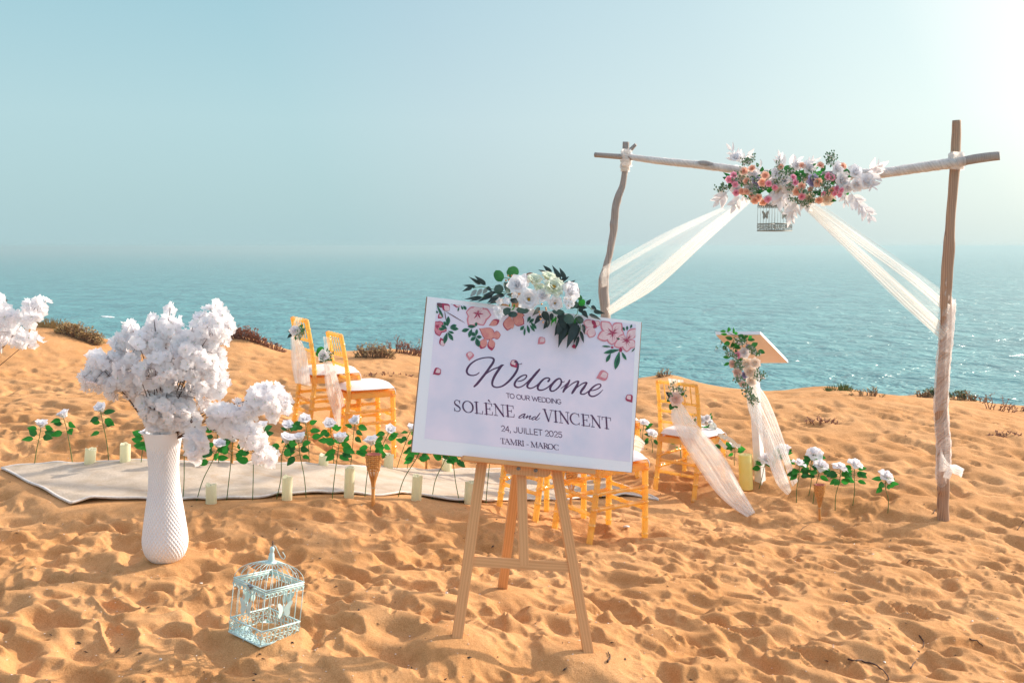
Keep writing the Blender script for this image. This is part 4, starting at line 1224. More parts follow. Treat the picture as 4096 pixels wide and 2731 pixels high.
scarf('tulle_scarf', 'scrap of white tulle fluttering out past the right edge of the poster', W(2530, 1740, kd - 0.1),
      [('tail', PX([(2520, 1720), (2535, 1735), (2555, 1745), (2580, 1770)], kd - 0.1, kd - 0.2), PX([(2520, 1800), (2540, 1802), (2560, 1806), (2572, 1800)], kd - 0.1, kd - 0.2), 2, 4, 0.015, 'tulle')], None)
tg = [o_ for o_ in COL.objects if o_.name.startswith('tulle_scarf')]

# ---------------------------------------------------------------- small flower things used on chairs, lectern, bouquet
def filler(name, parent, root_, tips, seed, bud='petal_white', budr=0.006, org=None):
    """airy sprig of tiny buds: too fine to pick apart, joined"""
    rr = random.Random(seed); g, b = MB(), MB()
    root_ = Vector(root_)
    for tp_ in tips:
        tp_ = Vector(tp_); mid = root_.lerp(tp_, 0.5) + Vector((rr.uniform(-1, 1), rr.uniform(-1, 1), rr.uniform(-1, 1))) * 0.01
        g.tube([root_, mid, tp_], 0.0013, 4, False)
        L = (tp_ - root_).length
        for _ in range(7):
            q = mid.lerp(tp_, rr.uniform(0, 1.1)); e_ = q + Vector((rr.uniform(-1, 1), rr.uniform(-1, 1), rr.uniform(-0.6, 1))) * (0.018 + 0.1 * L)
            g.tube([q, e_], 0.0009, 4, False)
            b.ball(e_, budr * rr.uniform(0.6, 1.1), 6, 4)
            for _k in range(2):
                e2 = e_ + Vector((rr.uniform(-1, 1), rr.uniform(-1, 1), rr.uniform(-1, 1))) * 0.016
                g.tube([e_, e2], 0.0008, 3, False); g.add([e2, e2 + Vector((0.006, 0, 0.010)), e2 + Vector((-0.002, 0.004, 0.018)), e2 + Vector((-0.007, 0, 0.009))], [(0, 1, 2, 3)])
    o1 = g.build(name + '_sprig', MATS['filler_green'], parent); tag(o1, kind='stuff')
    if bud:
        o2 = b.build(name + '_buds', MATS[bud], parent); tag(o2, kind='stuff')

def corsage(label, px, d, r, leaves, cols='petal_white', axis=(-0.1, -1, 0.25), fil=((0.02, -0.02, -0.06), (0.05, -0.02, -0.04), (0.05, -0.02, 0.01)), seed=1):
    c = W(px[0], px[1], d)
    t = thing('chair_corsage', label, 'corsage', c, 'flower corsages tied to the chairs')
    rose_bloom(t, (0, 0, 0), axis, r, cols, rr=random.Random(seed))
    for a, b, w, sh, m in leaves:
        pa, pb = W(a[0], a[1], d + 0.01) - c, W(b[0], b[1], d - 0.015) - c
        place_leaf(t, pa, pb, w / (FPX / d), (0.1, -1, 0.2), sh, m)
    if fil: filler('filler', t, (0, 0.01, 0), fil, seed)
    return t
kd = chairs['a'].location.y - 0.26
corsage('white rose corsage with dark leaves on the chair farthest back at left', (1182, 1324), kd, 0.046,
        [((1196, 1318), (1212, 1296), 16, 'pointed', 'leaf_green'), ((1200, 1326), (1223, 1312), 14, 'pointed', 'leaf_green'), ((1170, 1334), (1149, 1352), 14, 'pointed', 'leaf_slate'), ((1164, 1330), (1150, 1324), 7, 'pointed', 'leaf_slate'), ((1180, 1345), (1183, 1362), 8, 'pointed', 'leaf_green')], seed=2)
kd = chairs['b'].location.y - 0.26
corsage('white rose corsage with a round bright green leaf on the chair beside the rug', (1297, 1423), kd, 0.05,
        [((1290, 1410), (1270, 1392), 34, 'round', 'leaf_bright'), ((1285, 1418), (1262, 1412), 24, 'round', 'leaf_bright'), ((1296, 1440), (1276, 1450), 13, 'pointed', 'leaf_slate'), ((1306, 1436), (1330, 1438), 12, 'pointed', 'leaf_green')], seed=4)
kd = chairs['c'].location.y - 0.25
corsage('blush rose corsage with pale green filler on the chair at right holding the bouquet', (2702, 1596), kd, 0.058,
        [((2690, 1588), (2662, 1567), 22, 'pointed', 'leaf_slate'), ((2684, 1594), (2666, 1606), 18, 'pointed', 'leaf_green'), ((2690, 1615), (2679, 1640), 24, 'pointed', 'leaf_green'), ((2700, 1618), (2710, 1632), 18, 'pointed', 'leaf_green'), ((2716, 1580), (2738, 1572), 16, 'oval', 'leaf_bright')],
        'petal_blush', fil=((0.0, -0.03, 0.10), (0.05, -0.03, 0.085), (-0.05, -0.02, 0.08), (0.06, -0.03, 0.05)), seed=5)

# bouquet lying on the seat of the chair at right
cs = chairs['c']
cc = cs.matrix_basis @ Vector((0.0, 0.02, 0.525))
bq = thing('bridal_bouquet', 'small bridal bouquet of white roses with a satin ribbon, lying on the chair cushion', 'bouquet', cc)
db = cc.y
rr_ = random.Random(9)
for X, Y, rpx, col in ((2805, 1682, 20, 'petal_white'), (2830, 1673, 17, 'petal_white'), (2822, 1692, 15, 'petal_cream'), (2793, 1670, 16, 'petal_white'), (2840, 1688, 14, 'petal_white'), (2792, 1690, 12, 'petal_blush')):
    rose_bloom(bq, W(X, Y, db - 0.06 - 0.02 * rr_.random()) - cc, (rr_.uniform(-.4, .3), -0.8, 0.6), rpx / (FPX / db), col, rr=rr_)
for a, b, w in (((2815, 1705), (2835, 1730), 26), ((2810, 1705), (2800, 1732), 26), ((2825, 1700), (2848, 1712), 18), ((2800, 1700), (2789, 1718), 20), ((2820, 1720), (2826, 1748), 24), ((2808, 1718), (2795, 1742), 18), ((2840, 1680), (2850, 1660), 10), ((2845, 1692), (2858, 1698), 14), ((2838, 1668), (2846, 1650), 9)):
    place_leaf(bq, W(*a, db - 0.04) - cc, W(*b, db - 0.06) - cc, w / (FPX / db), (rr_.uniform(-.5, .5), -1, 0.4), 'pointed', rr_.choice(['leaf_green', 'leaf_bright']))
filler('filler', bq, (0, -0.03, 0.02), [(-0.06, -0.08, 0.06), (0.02, -0.09, 0.10), (0.06, -0.06, 0.07)], 12)
solid('satin', (0.90, 0.93, 0.89), (0.86, 0.90, 0.86), 0.28, 10)
mb = MB(); mb.tube([W(2838, 1722, db - 0.05) - cc, W(2870, 1738, db - 0.06) - cc, W(2903, 1756, db - 0.07) - cc], [0.016, 0.015, 0.017], 12)
mb.build('wrapped_handle', MATS['satin'], bq)
def ribbon(name, pts, wpx, d, parent, org, m, tilt=(0.3, -1, 0.5)):
    c = catmull([(x, y) for x, y in pts], 6); rows = []
    for i, (X, Y) in enumerate(c):
        a, b = c[max(i - 1, 0)], c[min(i + 1, len(c) - 1)]
        tx, ty = b[0] - a[0], b[1] - a[1]; L = math.hypot(tx, ty) or 1
        nx, ny = -ty / L * wpx / 2, tx / L * wpx / 2
        dd = d - 0.02 - 0.015 * math.sin(i * 0.7)
        rows.append([W(X + nx * s, Y + ny * s, dd + 0.006 * s) - Vector(org) for s in (-1, -0.3, 0.3, 1)])
    mb = MB(); mb.grid(rows); return mb.build(name, MATS[m], parent)
ribbon('ribbon', [(2838, 1700), (2856, 1712), (2862, 1735), (2875, 1760), (2890, 1778), (2905, 1792)], 16, db - 0.06, bq, cc, 'satin')
ribbon('ribbon', [(2868, 1738), (2895, 1745), (2925, 1760), (2945, 1780), (2962, 1783)], 15, db - 0.07, bq, cc, 'satin')
ribbon('ribbon', [(2840, 1700), (2852, 1694), (2862, 1706), (2856, 1720), (2846, 1712)], 12, db - 0.07, bq, cc, 'satin')
# ---------------------------------------------------------------- tall white vase
solid('vase_plaster', (0.82, 0.81, 0.82), (0.78, 0.76, 0.78), 0.55, 8)
vb = hit(662, 2236)
VD = vb.y
VPX = FPX / VD
def vase_mesh():
    ctrl = [(110, 205), (118, 203), (200, 186), (350, 166), (520, 157), (700, 166), (850, 186), (1000, 208), (1150, 228), (1250, 238), (1330, 230), (1400, 205), (1450, 165), (1480, 120)]
    k = 0.3828 / VPX
    c = catmull([((1480 - y) * k / 0.97, r * k) for y, r in ctrl], 14)
    c = [(r, z) for z, r in reversed(c)]
    N = 352
    def fn(w, z, i):
        u = 36 * w
        v = z * 232
        a = (u + v) / 2; b = (u - v) / 2
        h = abs(math.sin(a)) * abs(math.sin(b))
        fade = min(1.0, z / 0.03) * min(1.0, max(0.0, (0.615 - z) / 0.05))
        return -0.0046 * (h ** 0.7) * fade
    # denser rings along the height
    zz = [q[1] for q in c]; rr = [q[0] for q in c]
    H = zz[-1]
    prof = []
    for i in range(240):
        z = H * i / 239
        prof.append((float(np.interp(z, zz, rr)), z))
    mb = MB(); mb.lathe([(0.0, 0.0)] + prof, N, cap=False, fn=lambda w, z, i: 0 if i == 0 else fn(w, z, i))
    inner = [(prof[-1][0], H), (prof[-1][0] - 0.004, H + 0.002), (prof[-1][0] - 0.008, H), (prof[-30][0] - 0.008, prof[-30][1]), (prof[-75][0] - 0.008, prof[-75][1]), (0.0, prof[-75][1] - 0.01)]
    mb.lathe(inner, 48, cap=False)
    return mb, H
mb, VH = vase_mesh()
vase = mb.build('vase', MATS['vase_plaster'], None)
vtilt = Matrix.Rotation(R(0.8), 4, 'Y')
vase.matrix_basis = Matrix.Translation((vb.x, vb.y, vb.z - 0.012)) @ vtilt
tag(vase, 'tall white vase with embossed diamond relief, holding white blossom branches', 'vase')
v2 = vase.copy(); COL.objects.link(v2)
_gx = -0.605 * VD
v2.matrix_basis = Matrix.Translation((_gx, VD + 0.15, float(ground(_gx, VD + 0.15)) - 0.012))
v2['label'] = 'second tall white vase just outside the left edge, under the cut-off blossom'

# ---------------------------------------------------------------- blossom branches
petal_mat('blossom_white', (0.97, 0.955, 0.965), 0.55, (0.95, 0.935, 0.945), 0.7, 25, 0.05)
_nt = MATS['blossom_white'].node_tree; _o = [q for q in _nt.nodes if q.type == 'OUTPUT_MATERIAL'][0]
_mx = _nt.nodes.new('ShaderNodeMixShader'); _mx.inputs[0].default_value = 0.2; _tp = _nt.nodes.new('ShaderNodeBsdfTransparent')
_nt.links.new(_o.inputs[0].links[0].from_socket, _mx.inputs[1]); _nt.links.new(_tp.outputs[0], _mx.inputs[2]); _nt.links.new(_mx.outputs[0], _o.inputs[0])
solid('blossom_eye', (0.55, 0.72, 0.30), (0.45, 0.62, 0.24), 0.7, 50)
def blossom_mesh(seed):
    """frilly double blossom of unit radius facing +Z, green eye in the middle"""
    rr = random.Random(seed); mb = MB()
    for ring, (cnt, L, tilt) in enumerate(((5, 1.05, 8), (5, 0.92, 30), (3, 0.6, 52))):
        for q in range(cnt):
            a = 2 * math.pi * (q + 0.5 * ring) / cnt + rr.uniform(-.2, .2); ti = R(tilt + rr.uniform(-20, 24)); LL = L * rr.uniform(0.78, 1.18)
            P = []
            for i in range(4):
                t = i / 3
                wv = (0.14, 0.40, 0.58, 0.46)[i] * (1.0 + 0.1 * rr.uniform(-1, 1))
                row = []
                for j in range(4):
                    x = 2 * j / 3 - 1
                    yy = 0.05 + LL * t - 0.16 * (1 - abs(x)) * t ** 3
                    z = 0.10 * x * x * t + 0.16 * rr.uniform(-1, 1) * t * t * (0.5 + abs(x) * .6)
                    v = Vector((x * wv * LL, yy, z)); v.rotate(Quaternion((1, 0, 0), ti)); v.rotate(Quaternion((0, 0, 1), a))
                    row.append(v)
                P.append(row)
            mb.grid(P)
    n0 = len(mb.f)
    mb.ball((0, 0, 0.08), 0.07, 6, 4)
    me = mb.mesh('blossom', MATS['blossom_white'])
    me.materials.append(MATS['blossom_eye'])
    me.polygons.foreach_set('material_index', [0] * n0 + [1] * (len(me.polygons) - n0))
    return me
BLO = [blossom_mesh(s) for s in range(6)]

def inside(p, poly):
    x, y = p; c = False; j = len(poly) - 1
    for i in range(len(poly)):
        (xi, yi), (xj, yj) = poly[i], poly[j]
        if (yi > y) != (yj > y) and x < (xj - xi) * (y - yi) / (yj - yi) + xi: c = not c
        j = i
    return c
def edge_dist(p, poly):
    best = 1e9
    for i in range(len(poly)):
        (ax, ay), (bx, by) = poly[i - 1], poly[i]
        dx, dy = bx - ax, by - ay; t = max(0, min(1, ((p[0] - ax) * dx + (p[1] - ay) * dy) / (dx * dx + dy * dy + 1e-9)))
        best = min(best, math.hypot(p[0] - ax - t * dx, p[1] - ay - t * dy))
    return best
def fill_poly(poly, n_, sep, thick, d0, rr, marg=10):
    xs = [p[0] for p in poly]; ys = [p[1] for p in poly]
    out_, tries = [], 0
    while len(out_) < n_ and tries < 40000:
        tries += 1
        p = (rr.uniform(min(xs), max(xs)), rr.uniform(min(ys), max(ys)))
        if not inside(p, poly): continue
        e_ = edge_dist(p, poly)
        if e_ < marg: continue
        T = min(thick, e_ * 1.5 / (FPX / d0) + 0.02)
        d = d0 + rr.uniform(-1, 1) * T
        q = W(p[0], p[1], d)
        if any((q - o_[0]).length < sep for o_ in out_): continue
        out_.append((q, p))
    return out_
def z2f(lst, ox, oy, s): return [(ox + x * s, oy + y * s) for x, y in lst]
MAIN = z2f([(60, 830), (130, 795), (160, 650), (240, 625), (330, 690), (390, 600), (400, 515), (510, 490), (530, 335), (620, 335), (670, 410), (780, 395), (800, 300), (850, 245), (930, 270), (930, 180), (1000, 150), (1060, 220), (1000, 300), (1070, 275), (1130, 320), (1150, 400), (1200, 390), (1230, 320), (1290, 250), (1380, 210), (1380, 140), (1315, 110), (1430, 65), (1520, 120), (1500, 200), (1560, 155), (1610, 280), (1640, 430), (1630, 530), (1520, 590), (1560, 720), (1585, 900), (1610, 1000), (1560, 1100), (1450, 1130), (1440, 1190), (1320, 1245), (1100, 1150), (1000, 1170), (960, 1270), (820, 1360), (720, 1310), (620, 1170), (570, 1130), (460, 1080), (440, 1165), (330, 1155), (280, 1060), (110, 1030), (60, 920)], 300, 1160, 0.3826)
DROOP_U = [(905, 1650), (930, 1590), (985, 1610), (1010, 1545), (1060, 1522), (1120, 1540), (1130, 1570), (1160, 1600), (1185, 1612), (1180, 1640), (1150, 1668), (1110, 1688), (1060, 1668), (1020, 1664), (985, 1668), (940, 1675)]
DROOP_L = [(812, 1622), (870, 1608), (920, 1622), (980, 1660), (1030, 1700), (1060, 1735), (1088, 1770), (1100, 1800), (1122, 1800), (1112, 1838), (1080, 1862), (1020, 1852), (1010, 1822), (975, 1785), (955, 1748), (905, 1742), (880, 1728), (845, 1712), (818, 1682)]
DROOP_S = [(742, 1722), (790, 1715), (830, 1735), (826, 1808), (802, 1850), (760, 1850), (745, 1790)]
MOUTH = [(585, 1715), (595, 1690), (640, 1668), (700, 1672), (735, 1650), (795, 1655), (806, 1700), (800, 1745), (770, 1740), (752, 1722), (600, 1722)]
LEFTB = [(-330, 1160), (-200, 1100), (-60, 1160), (0, 1178), (40, 1162), (62, 1168), (48, 1228), (72, 1245), (98, 1218), (122, 1195), (186, 1188), (196, 1208), (186, 1255), (134, 1298), (102, 1325), (162, 1342), (162, 1375), (128, 1398), (70, 1386), (42, 1376), (25, 1405), (-40, 1400), (-120, 1440), (-260, 1420), (-340, 1300)]

vtop = vase.matrix_basis @ Vector((0, 0, VH))
def branch(label, root_pt, ends, pts, group, rr, rad=0.0335):
    """a forked twig with blossoms along it"""
    t = thing('blossom_branch', label, 'branch', root_pt, group)
    o_ = Vector(root_pt); mb = MB()
    forks = []
    for e_ in ends:
        e_ = Vector(e_); m1_ = o_.lerp(e_, 0.4) + Vector((rr.uniform(-.02, .02), rr.uniform(-.02, .02), 0.05 if e_.z > o_.z - 0.02 else 0.10))
        c = [Vector(q) for q in catmull([tuple(o_), tuple(m1_), tuple(e_)], 8)]
        mb.tube([q - o_ for q in c], [0.0042 - 0.0030 * i / (len(c) - 1) for i in range(len(c))], 6)
        forks += c[3:]
    for q, _ in pts:
        f = min(forks, key=lambda g: (g - q).length)
        ax = nrm(q - f + Vector((rr.uniform(-.5, .5), rr.uniform(-1.2, .2), rr.uniform(-.2, .6))) * 0.05)
        if (q - f).length < 0.16: mb.tube([f - o_, f.lerp(q, .6) - o_ + Vector((0, 0, .006)), q - o_], 0.0011, 4, False)
        r_ = rad * rr.uniform(0.82, 1.18)
        y = ax.orthogonal().normalized(); y.rotate(Quaternion(ax, rr.uniform(0, 6.28))); x = y.cross(ax)
        M = Matrix((x, y, ax)).transposed().to_4x4() @ Matrix.Scale(r_, 4); M.translation = q - o_
        inst('blossom', rr.choice(BLO), t, M)
    mb.build('twig', MATS['twig_brown'], t)
    return t
rb_ = random.Random(21)
pts = fill_poly(MAIN, 430, 0.025, 0.17, VD, rb_, 9)
# six branches share the crown by direction
heads = [('leftmost', 'reaching far left', 420, 1480), ('upper left', 'rising up on the left', 560, 1340), ('tallest middle', 'rising straight up', 690, 1290), ('upper right', 'standing highest at right', 860, 1260), ('right', 'leaning right', 850, 1470), ('low middle', 'low in the middle above its mouth', 680, 1530)]
buckets = [[] for _ in heads]
for q, p in pts:
    k = min(range(len(heads)), key=lambda i: math.hypot(p[0] - heads[i][2], p[1] - heads[i][3]))
    buckets[k].append((q, p))
for (hn, desc, X, Y), bk in zip(heads, buckets):
    rp = vtop + Vector((rb_.uniform(-.04, .04), rb_.uniform(-.04, .04), -0.05))
    far = sorted(bk, key=lambda b: -(b[0] - rp).length)[:6:2] + bk[:2]
    branch('white blossom branch in the vase, ' + desc, rp, [b[0] for b in far], bk, 'white blossom branches in the vases', rb_)
up = fill_poly(DROOP_U, 50, 0.024, 0.07, VD - 0.05, rb_, 12)
lo = fill_poly(DROOP_L, 62, 0.024, 0.07, VD - 0.08, rb_, 12)
sm = fill_poly(DROOP_S, 18, 0.024, 0.05, VD - 0.10, rb_, 12)
mo = fill_poly(MOUTH, 34, 0.022, 0.08, VD - 0.04, rb_, 8)
branch('upper drooping blossom branch arching right from the tall vase', vtop + Vector((.05, 0, -.04)), [W(1000, 1600, VD - .05), W(1170, 1620, VD - .05), W(1080, 1580, VD - .02)], up, 'white blossom branches in the vases', rb_)
branch('lowest blossom branch hanging down right of the tall vase over the roses', vtop + Vector((.05, -.03, -.04)), [W(900, 1680, VD - .08), W(1090, 1830, VD - .08), W(1020, 1760, VD - .1)], lo, 'white blossom branches in the vases', rb_)
branch('short blossom sprig drooping close against the right side of the vase', vtop + Vector((.07, -.03, -.03)), [W(790, 1790, VD - .1), W(800, 1830, VD - .1)], sm, 'white blossom branches in the vases', rb_)
branch('short blossom sprig filling the mouth of the tall vase', vtop + Vector((0, -.02, -.05)), [W(620, 1690, VD - .04), W(780, 1690, VD - .04)], mo, 'white blossom branches in the vases', rb_)
NECK = z2f([(620, 1150), (720, 1310), (770, 1450), (1120, 1450), (1210, 1300), (1320, 1240), (1100, 1130), (850, 1100)], 300, 1160, 0.3826)
nk = fill_poly(NECK, 48, 0.026, 0.10, VD - 0.06, rb_, 6)
branch('low blossom branch hiding the twigs between crown and vase mouth', vtop + Vector((-.02, -.03, -.05)), [W(610, 1620, VD - .06), W(740, 1610, VD - .06)], nk, 'white blossom branches in the vases', rb_)
lf_ = fill_poly(LEFTB, 190, 0.026, 0.12, VD + 0.1, rb_, 10)
v2t = v2.matrix_basis @ Vector((0, 0, VH - 0.05))
branch('white blossom branch cut off by the left edge of the picture', v2t, [W(150, 1220, VD + .1), W(30, 1200, VD + .1), W(120, 1360, VD + .1), W(-200, 1200, VD + .2)], lf_, 'white blossom branches in the vases', rb_)

# ---------------------------------------------------------------- birdcages
solid('mint_enamel', (0.56, 0.74, 0.73), (0.50, 0.68, 0.67), 0.35, 30)
solid('pewter_enamel', (0.28, 0.31, 0.30), (0.20, 0.23, 0.22), 0.45, 30)
solid('dark_wire', (0.12, 0.09, 0.07), (0.06, 0.05, 0.04), 0.5, 50)
def make_cage(m, label, wires=6):
    t = thing('birdcage', label, 'birdcage', (0, 0, 0), 'square wire birdcages')
    h = 0.100; E = MATS[m]
    def rim(z, r, hh=h):
        mb = MB()
        c = [(hh, hh), (-hh, hh), (-hh, -hh), (hh, -hh)]
        for i in range(4):
            a, b = c[i], c[(i + 1) % 4]
            mb.tube([(a[0], a[1], z), (b[0], b[1], z)], r, 8)
            mb.ball((a[0], a[1], z), r * 1.02, 8, 6)
        return mb
    for z, r in ((0.003, 0.004), (0.063, 0.0035), (0.222, 0.0035), (0.231, 0.0035)):
        rim(z, r).build('rim', E, t)
    mb = MB(); mb.box((0, 0, 0.0022), (h * 0.985, h * 0.985, 0.0008)); mb.build('floor_tray', E, t)
    # pierced panels: curls between the two lower rims, hearts and scallops under the upper rim
    for s in range(4):
        Rz = Matrix.Rotation(s * math.pi / 2, 3, 'Z')
        mb = MB(); rr = random.Random(40 + s)
        def ringlet(x, z, r, a0=0, a1=360, w=0.0016):
            n_ = 9; P = [Vector((x + r * math.cos(R(a0 + (a1 - a0) * i / n_)), -h, z + r * math.sin(R(a0 + (a1 - a0) * i / n_)))) for i in range(n_ + 1)]
            mb.tube([Rz @ p_ for p_ in P], w, 4, False)
        for i in range(9):
            x = -h + 0.011 + i * (2 * h - 0.022) / 8
            ringlet(x, 0.018, 0.0105, rr.uniform(0, 90), 360 + rr.uniform(-40, 90)); ringlet(x + 0.006, 0.046, 0.0105, rr.uniform(0, 90), 360 + rr.uniform(-40, 40))
            ringlet(x + 0.002, 0.032, 0.007, 30, 260)
            for k in range(2):
                a = rr.uniform(0, 6.28); q = Vector((x + rr.uniform(-.006, .006), -h - 0.0008, rr.uniform(0.012, 0.054)))
                dx = Vector((math.cos(a), 0, math.sin(a))) * 0.009; dn = Vector((-math.sin(a), 0, math.cos(a))) * 0.0035
                mb.add([Rz @ v for v in (q - dx, q - dn, q + dx, q + dn)], [(0, 1, 2, 3)], smooth=False)
        mb.build('pierced_panel', E, t)
        mb = MB()
        mb.add([Rz @ Vector(v) for v in ((-h, -h, 0.222), (h, -h, 0.222), (h, -h, 0.2135), (-h, -h, 0.2135))], [(0, 1, 2, 3)], smooth=False)
        mb.add([Rz @ Vector(v) for v in ((-h, -h + .001, 0.222), (h, -h + .001, 0.222), (h, -h + .001, 0.2135), (-h, -h + .001, 0.2135))], [(3, 2, 1, 0)], smooth=False)
        for i in range(9):
            x = -h + 0.011 + i * (2 * h - 0.022) / 8
            ringlet(x, 0.2065, 0.0085, 0, 360, 0.0022)
            mb.add([Rz @ Vector(v) for v in ((x + 0.004, -h, 0.2135), (x + 0.018, -h, 0.2135), (x + 0.011, -h, 0.197))], [(0, 2, 1)], smooth=False)
        mb.build('scalloped_band', E, t)
        # bars
        for i in range(wires):
            x = -h + 2 * h * i / wires
            mb = MB(); mb.tube([Rz @ Vector((x, -h, 0.004)), Rz @ Vector((x, -h, 0.222))], 0.0012 if i else 0.0018, 5)
            mb.build('bar', E, t)
            # the bar goes on over the dome
            mb = MB(); P = []
            for k in range(9):
                u = k / 8; f = math.cos(u * math.pi / 2) ** 0.95
                P.append(Rz @ Vector((x * (f * 0.86 + 0.14) if k < 8 else x * 0.14, -h * (f * 0.86 + 0.14), 0.231 + 0.075 * math.sin(u * math.pi / 2))))
            mb.tube(P, 0.0014, 5); mb.build('dome_wire', E, t)
        # butterfly clipped to the bars
        mb = MB()
        wing = [(0.002, 0.004), (0.008, 0.018), (0.022, 0.032), (0.033, 0.034), (0.034, 0.022), (0.026, 0.006), (0.024, -0.004), (0.027, -0.018), (0.018, -0.032), (0.008, -0.022), (0.002, -0.006)]
        for sg in (-1, 1):
            vs_ = [Rz @ Vector((0.0 + sg * x * 1.15, -h - 0.004 - x * 0.22, 0.135 + z * 1.05)) for x, z in wing]
            c0 = Rz @ Vector((0.0 + sg * 0.018, -h - 0.0075, 0.135 + 0.004))
            mb.add([c0] + vs_, [(0, 1 + i, 1 + (i + 1) % len(wing)) for i in range(len(wing))], smooth=False)
        mb.tube([Rz @ Vector((0.0, -h - 0.003, 0.112)), Rz @ Vector((0.0, -h - 0.003, 0.158))], [0.002, 0.0028], 6)
        mb.build('butterfly', E, t)
    mb = MB(); mb.lathe([(0.0, 0.304), (0.023, 0.304), (0.024, 0.307), (0.013, 0.309), (0.0135, 0.315), (0.0125, 0.328), (0.0105, 0.342), (0.0075, 0.348), (0.0085, 0.353), (0.0100, 0.360), (0.0085, 0.368), (0.005, 0.373), (0.0, 0.374)], 18, cap=False)
    mb.build('finial', E, t)
    mb = MB()
    for k, (dx, dz, a) in enumerate(((0, 0.379, 0), (0.003, 0.386, 1), (-0.002, 0.392, 0))):
        P = [Vector((dx + 0.0045 * math.cos(q) * (1 if a else .2), 0.0045 * math.cos(q) * (.2 if a else 1), dz + 0.0055 * math.sin(q))) for q in [i * 0.785 for i in range(9)]]
        mb.tube(P, 0.0012, 5, False)
    mb.build('chain', MATS['dark_wire'], t)
    # latch on the left front side
    mb = MB(); mb.tube([(-h - 0.004, -0.012, 0.216), (-h - 0.004, -0.012, 0.236)], 0.004, 8); mb.ball((-h - 0.007, -0.012, 0.226), 0.006, 8, 6); mb.tube([(-h - 0.006, -0.028, 0.227), (-h - 0.006, 0.006, 0.227)], 0.0025, 6)
    mb.build('latch', MATS['screw_steel'], t)
    return t
cb = hit(1055, 2528)
cage = make_cage('mint_enamel', 'pale mint birdcage standing tilted in the sand in front of the vase')
mb = MB(); P = catmull([(0.002, 0, 0.376), (0.012, 0.0, 0.374), (0.024, 0.004, 0.352), (0.040, 0.008, 0.326), (0.052, 0.01, 0.318), (0.056, 0.01, 0.330), (0.044, 0.008, 0.348)], 5)
Rk = Matrix.Rotation(R(-36), 3, 'Z')
mb.tube([Rk @ Vector(p_) for p_ in P], 0.0016, 6); mb.build('hook', MATS['mint_enamel'], cage)
csz = 287 / (FPX / cb.y) / 0.283 * 0.98
cage.matrix_basis = Matrix.Translation((cb.x, cb.y, cb.z - 0.008)) @ Matrix.Rotation(R(6.5), 4, 'Y') @ Matrix.Rotation(R(-1.5), 4, 'X') @ Matrix.Rotation(R(45 + 8), 4, 'Z') @ Matrix.Scale(csz, 4)

# ---------------------------------------------------------------- standing roses
rose_set('petal_white')
def rose(label, head, base, cat_group, nl, rr, big=1.0, open_=1.0, lean=0.0):
    b = hit(*base)
    h = W(head[0], head[1], b.y + lean)
    t = thing('standing_rose', label, 'rose', b, cat_group)
    h = h - b
    L = h.length
    side = Vector((rr.uniform(-1, 1), rr.uniform(-.5, .5), 0)) * 0.012
    st = [Vector(q) for q in catmull([(0, 0, -0.04), tuple(h * 0.33 + side), tuple(h * 0.7 - side * 0.6 + Vector((rr.uniform(-.01, .01), 0, 0))), tuple(h - Vector((0, 0, 0.012)))], 6)]
    mb = MB(); mb.tube(st, [0.0030 - 0.0006 * i / len(st) for i in range(len(st))], 6); mb.build('stem', MATS['stem_green'], t)
    r_ = 0.047 * big * rr.uniform(0.92, 1.08)
    ax = Vector((rr.uniform(-.45, .45), rr.uniform(-.75, -.1), 1))
    rose_bloom(t, h - nrm(ax) * r_ * (0.25 if open_ >= 1 else 0.5), ax, r_, 'petal_white', openness=open_, rr=rr)
    for q in range(4):
        a = q * 1.57 + rr.random(); place_leaf(t, h - nrm(ax) * r_ * 0.3, h + Vector((math.cos(a) * .035, math.sin(a) * .035, -0.022)), 0.012, (0, 0, 1), 'lance', 'leaf_bright', 'sepal')
    pm = MB()
    k0 = rr.choice((-1, 1))
    for i in range(nl):
        f = 0.92 - 0.46 * (i // 3 if nl > 4 else i * 0.35) / max(1, (nl - 1) // 3) * 0.55 - 0.05 * (i % 3)
        f = max(0.42, f)
        k = min(int(f * (len(st) - 1)), len(st) - 2); p = st[k]
        k0 = -k0
        out_ = Vector((k0 * rr.uniform(0.55, 1.0), rr.uniform(-0.7, 0.5), rr.uniform(-0.25, 0.55)))
        q = p + nrm(out_) * rr.uniform(0.012, 0.035)
        pm.tube([p, p.lerp(q, .5) + Vector((0, 0, .004)), q], 0.0016, 4, False)
        dirv = nrm(out_ + Vector((0, 0, rr.uniform(-.7, .3))))
        ln = rr.uniform(0.052, 0.078) * (0.8 + 0.2 * big)
        place_leaf(t, q, q + dirv * ln, ln * rr.uniform(0.52, 0.66), (rr.uniform(-.7, .7), -1, rr.uniform(0, 1.0)), 'pointed', 'leaf_bright' if rr.random() < 0.72 else 'leaf_green')
    pm.build('leaf_stalks', MATS['stem_green'], t)
    return t
ORD = ['first', 'second', 'third', 'fourth', 'fifth', 'sixth', 'seventh', 'eighth', 'ninth', 'tenth', 'eleventh', 'twelfth', 'thirteenth', 'fourteenth', 'fifteenth', 'sixteenth']
rq = random.Random(33)
FAR = [((165, 1690), (133, 1866)), ((250, 1652), (293, 1857)), ((400, 1629), (437, 1854)), ((584, 1726), (560, 1862)), ((868, 1706), (876, 1862)), ((1048, 1698), (1030, 1863)), ((1151, 1698), (1168, 1866)), ((1220, 1673), (1236, 1860)), ((1319, 1692), (1337, 1866)), ((1420, 1680), (1399, 1866)), ((1560, 1716), (1497, 1874)), ((1648, 1708), (1578, 1881)), ((1668, 1770), (1624, 1882)), ((1890, 1745), (1845, 1884))]
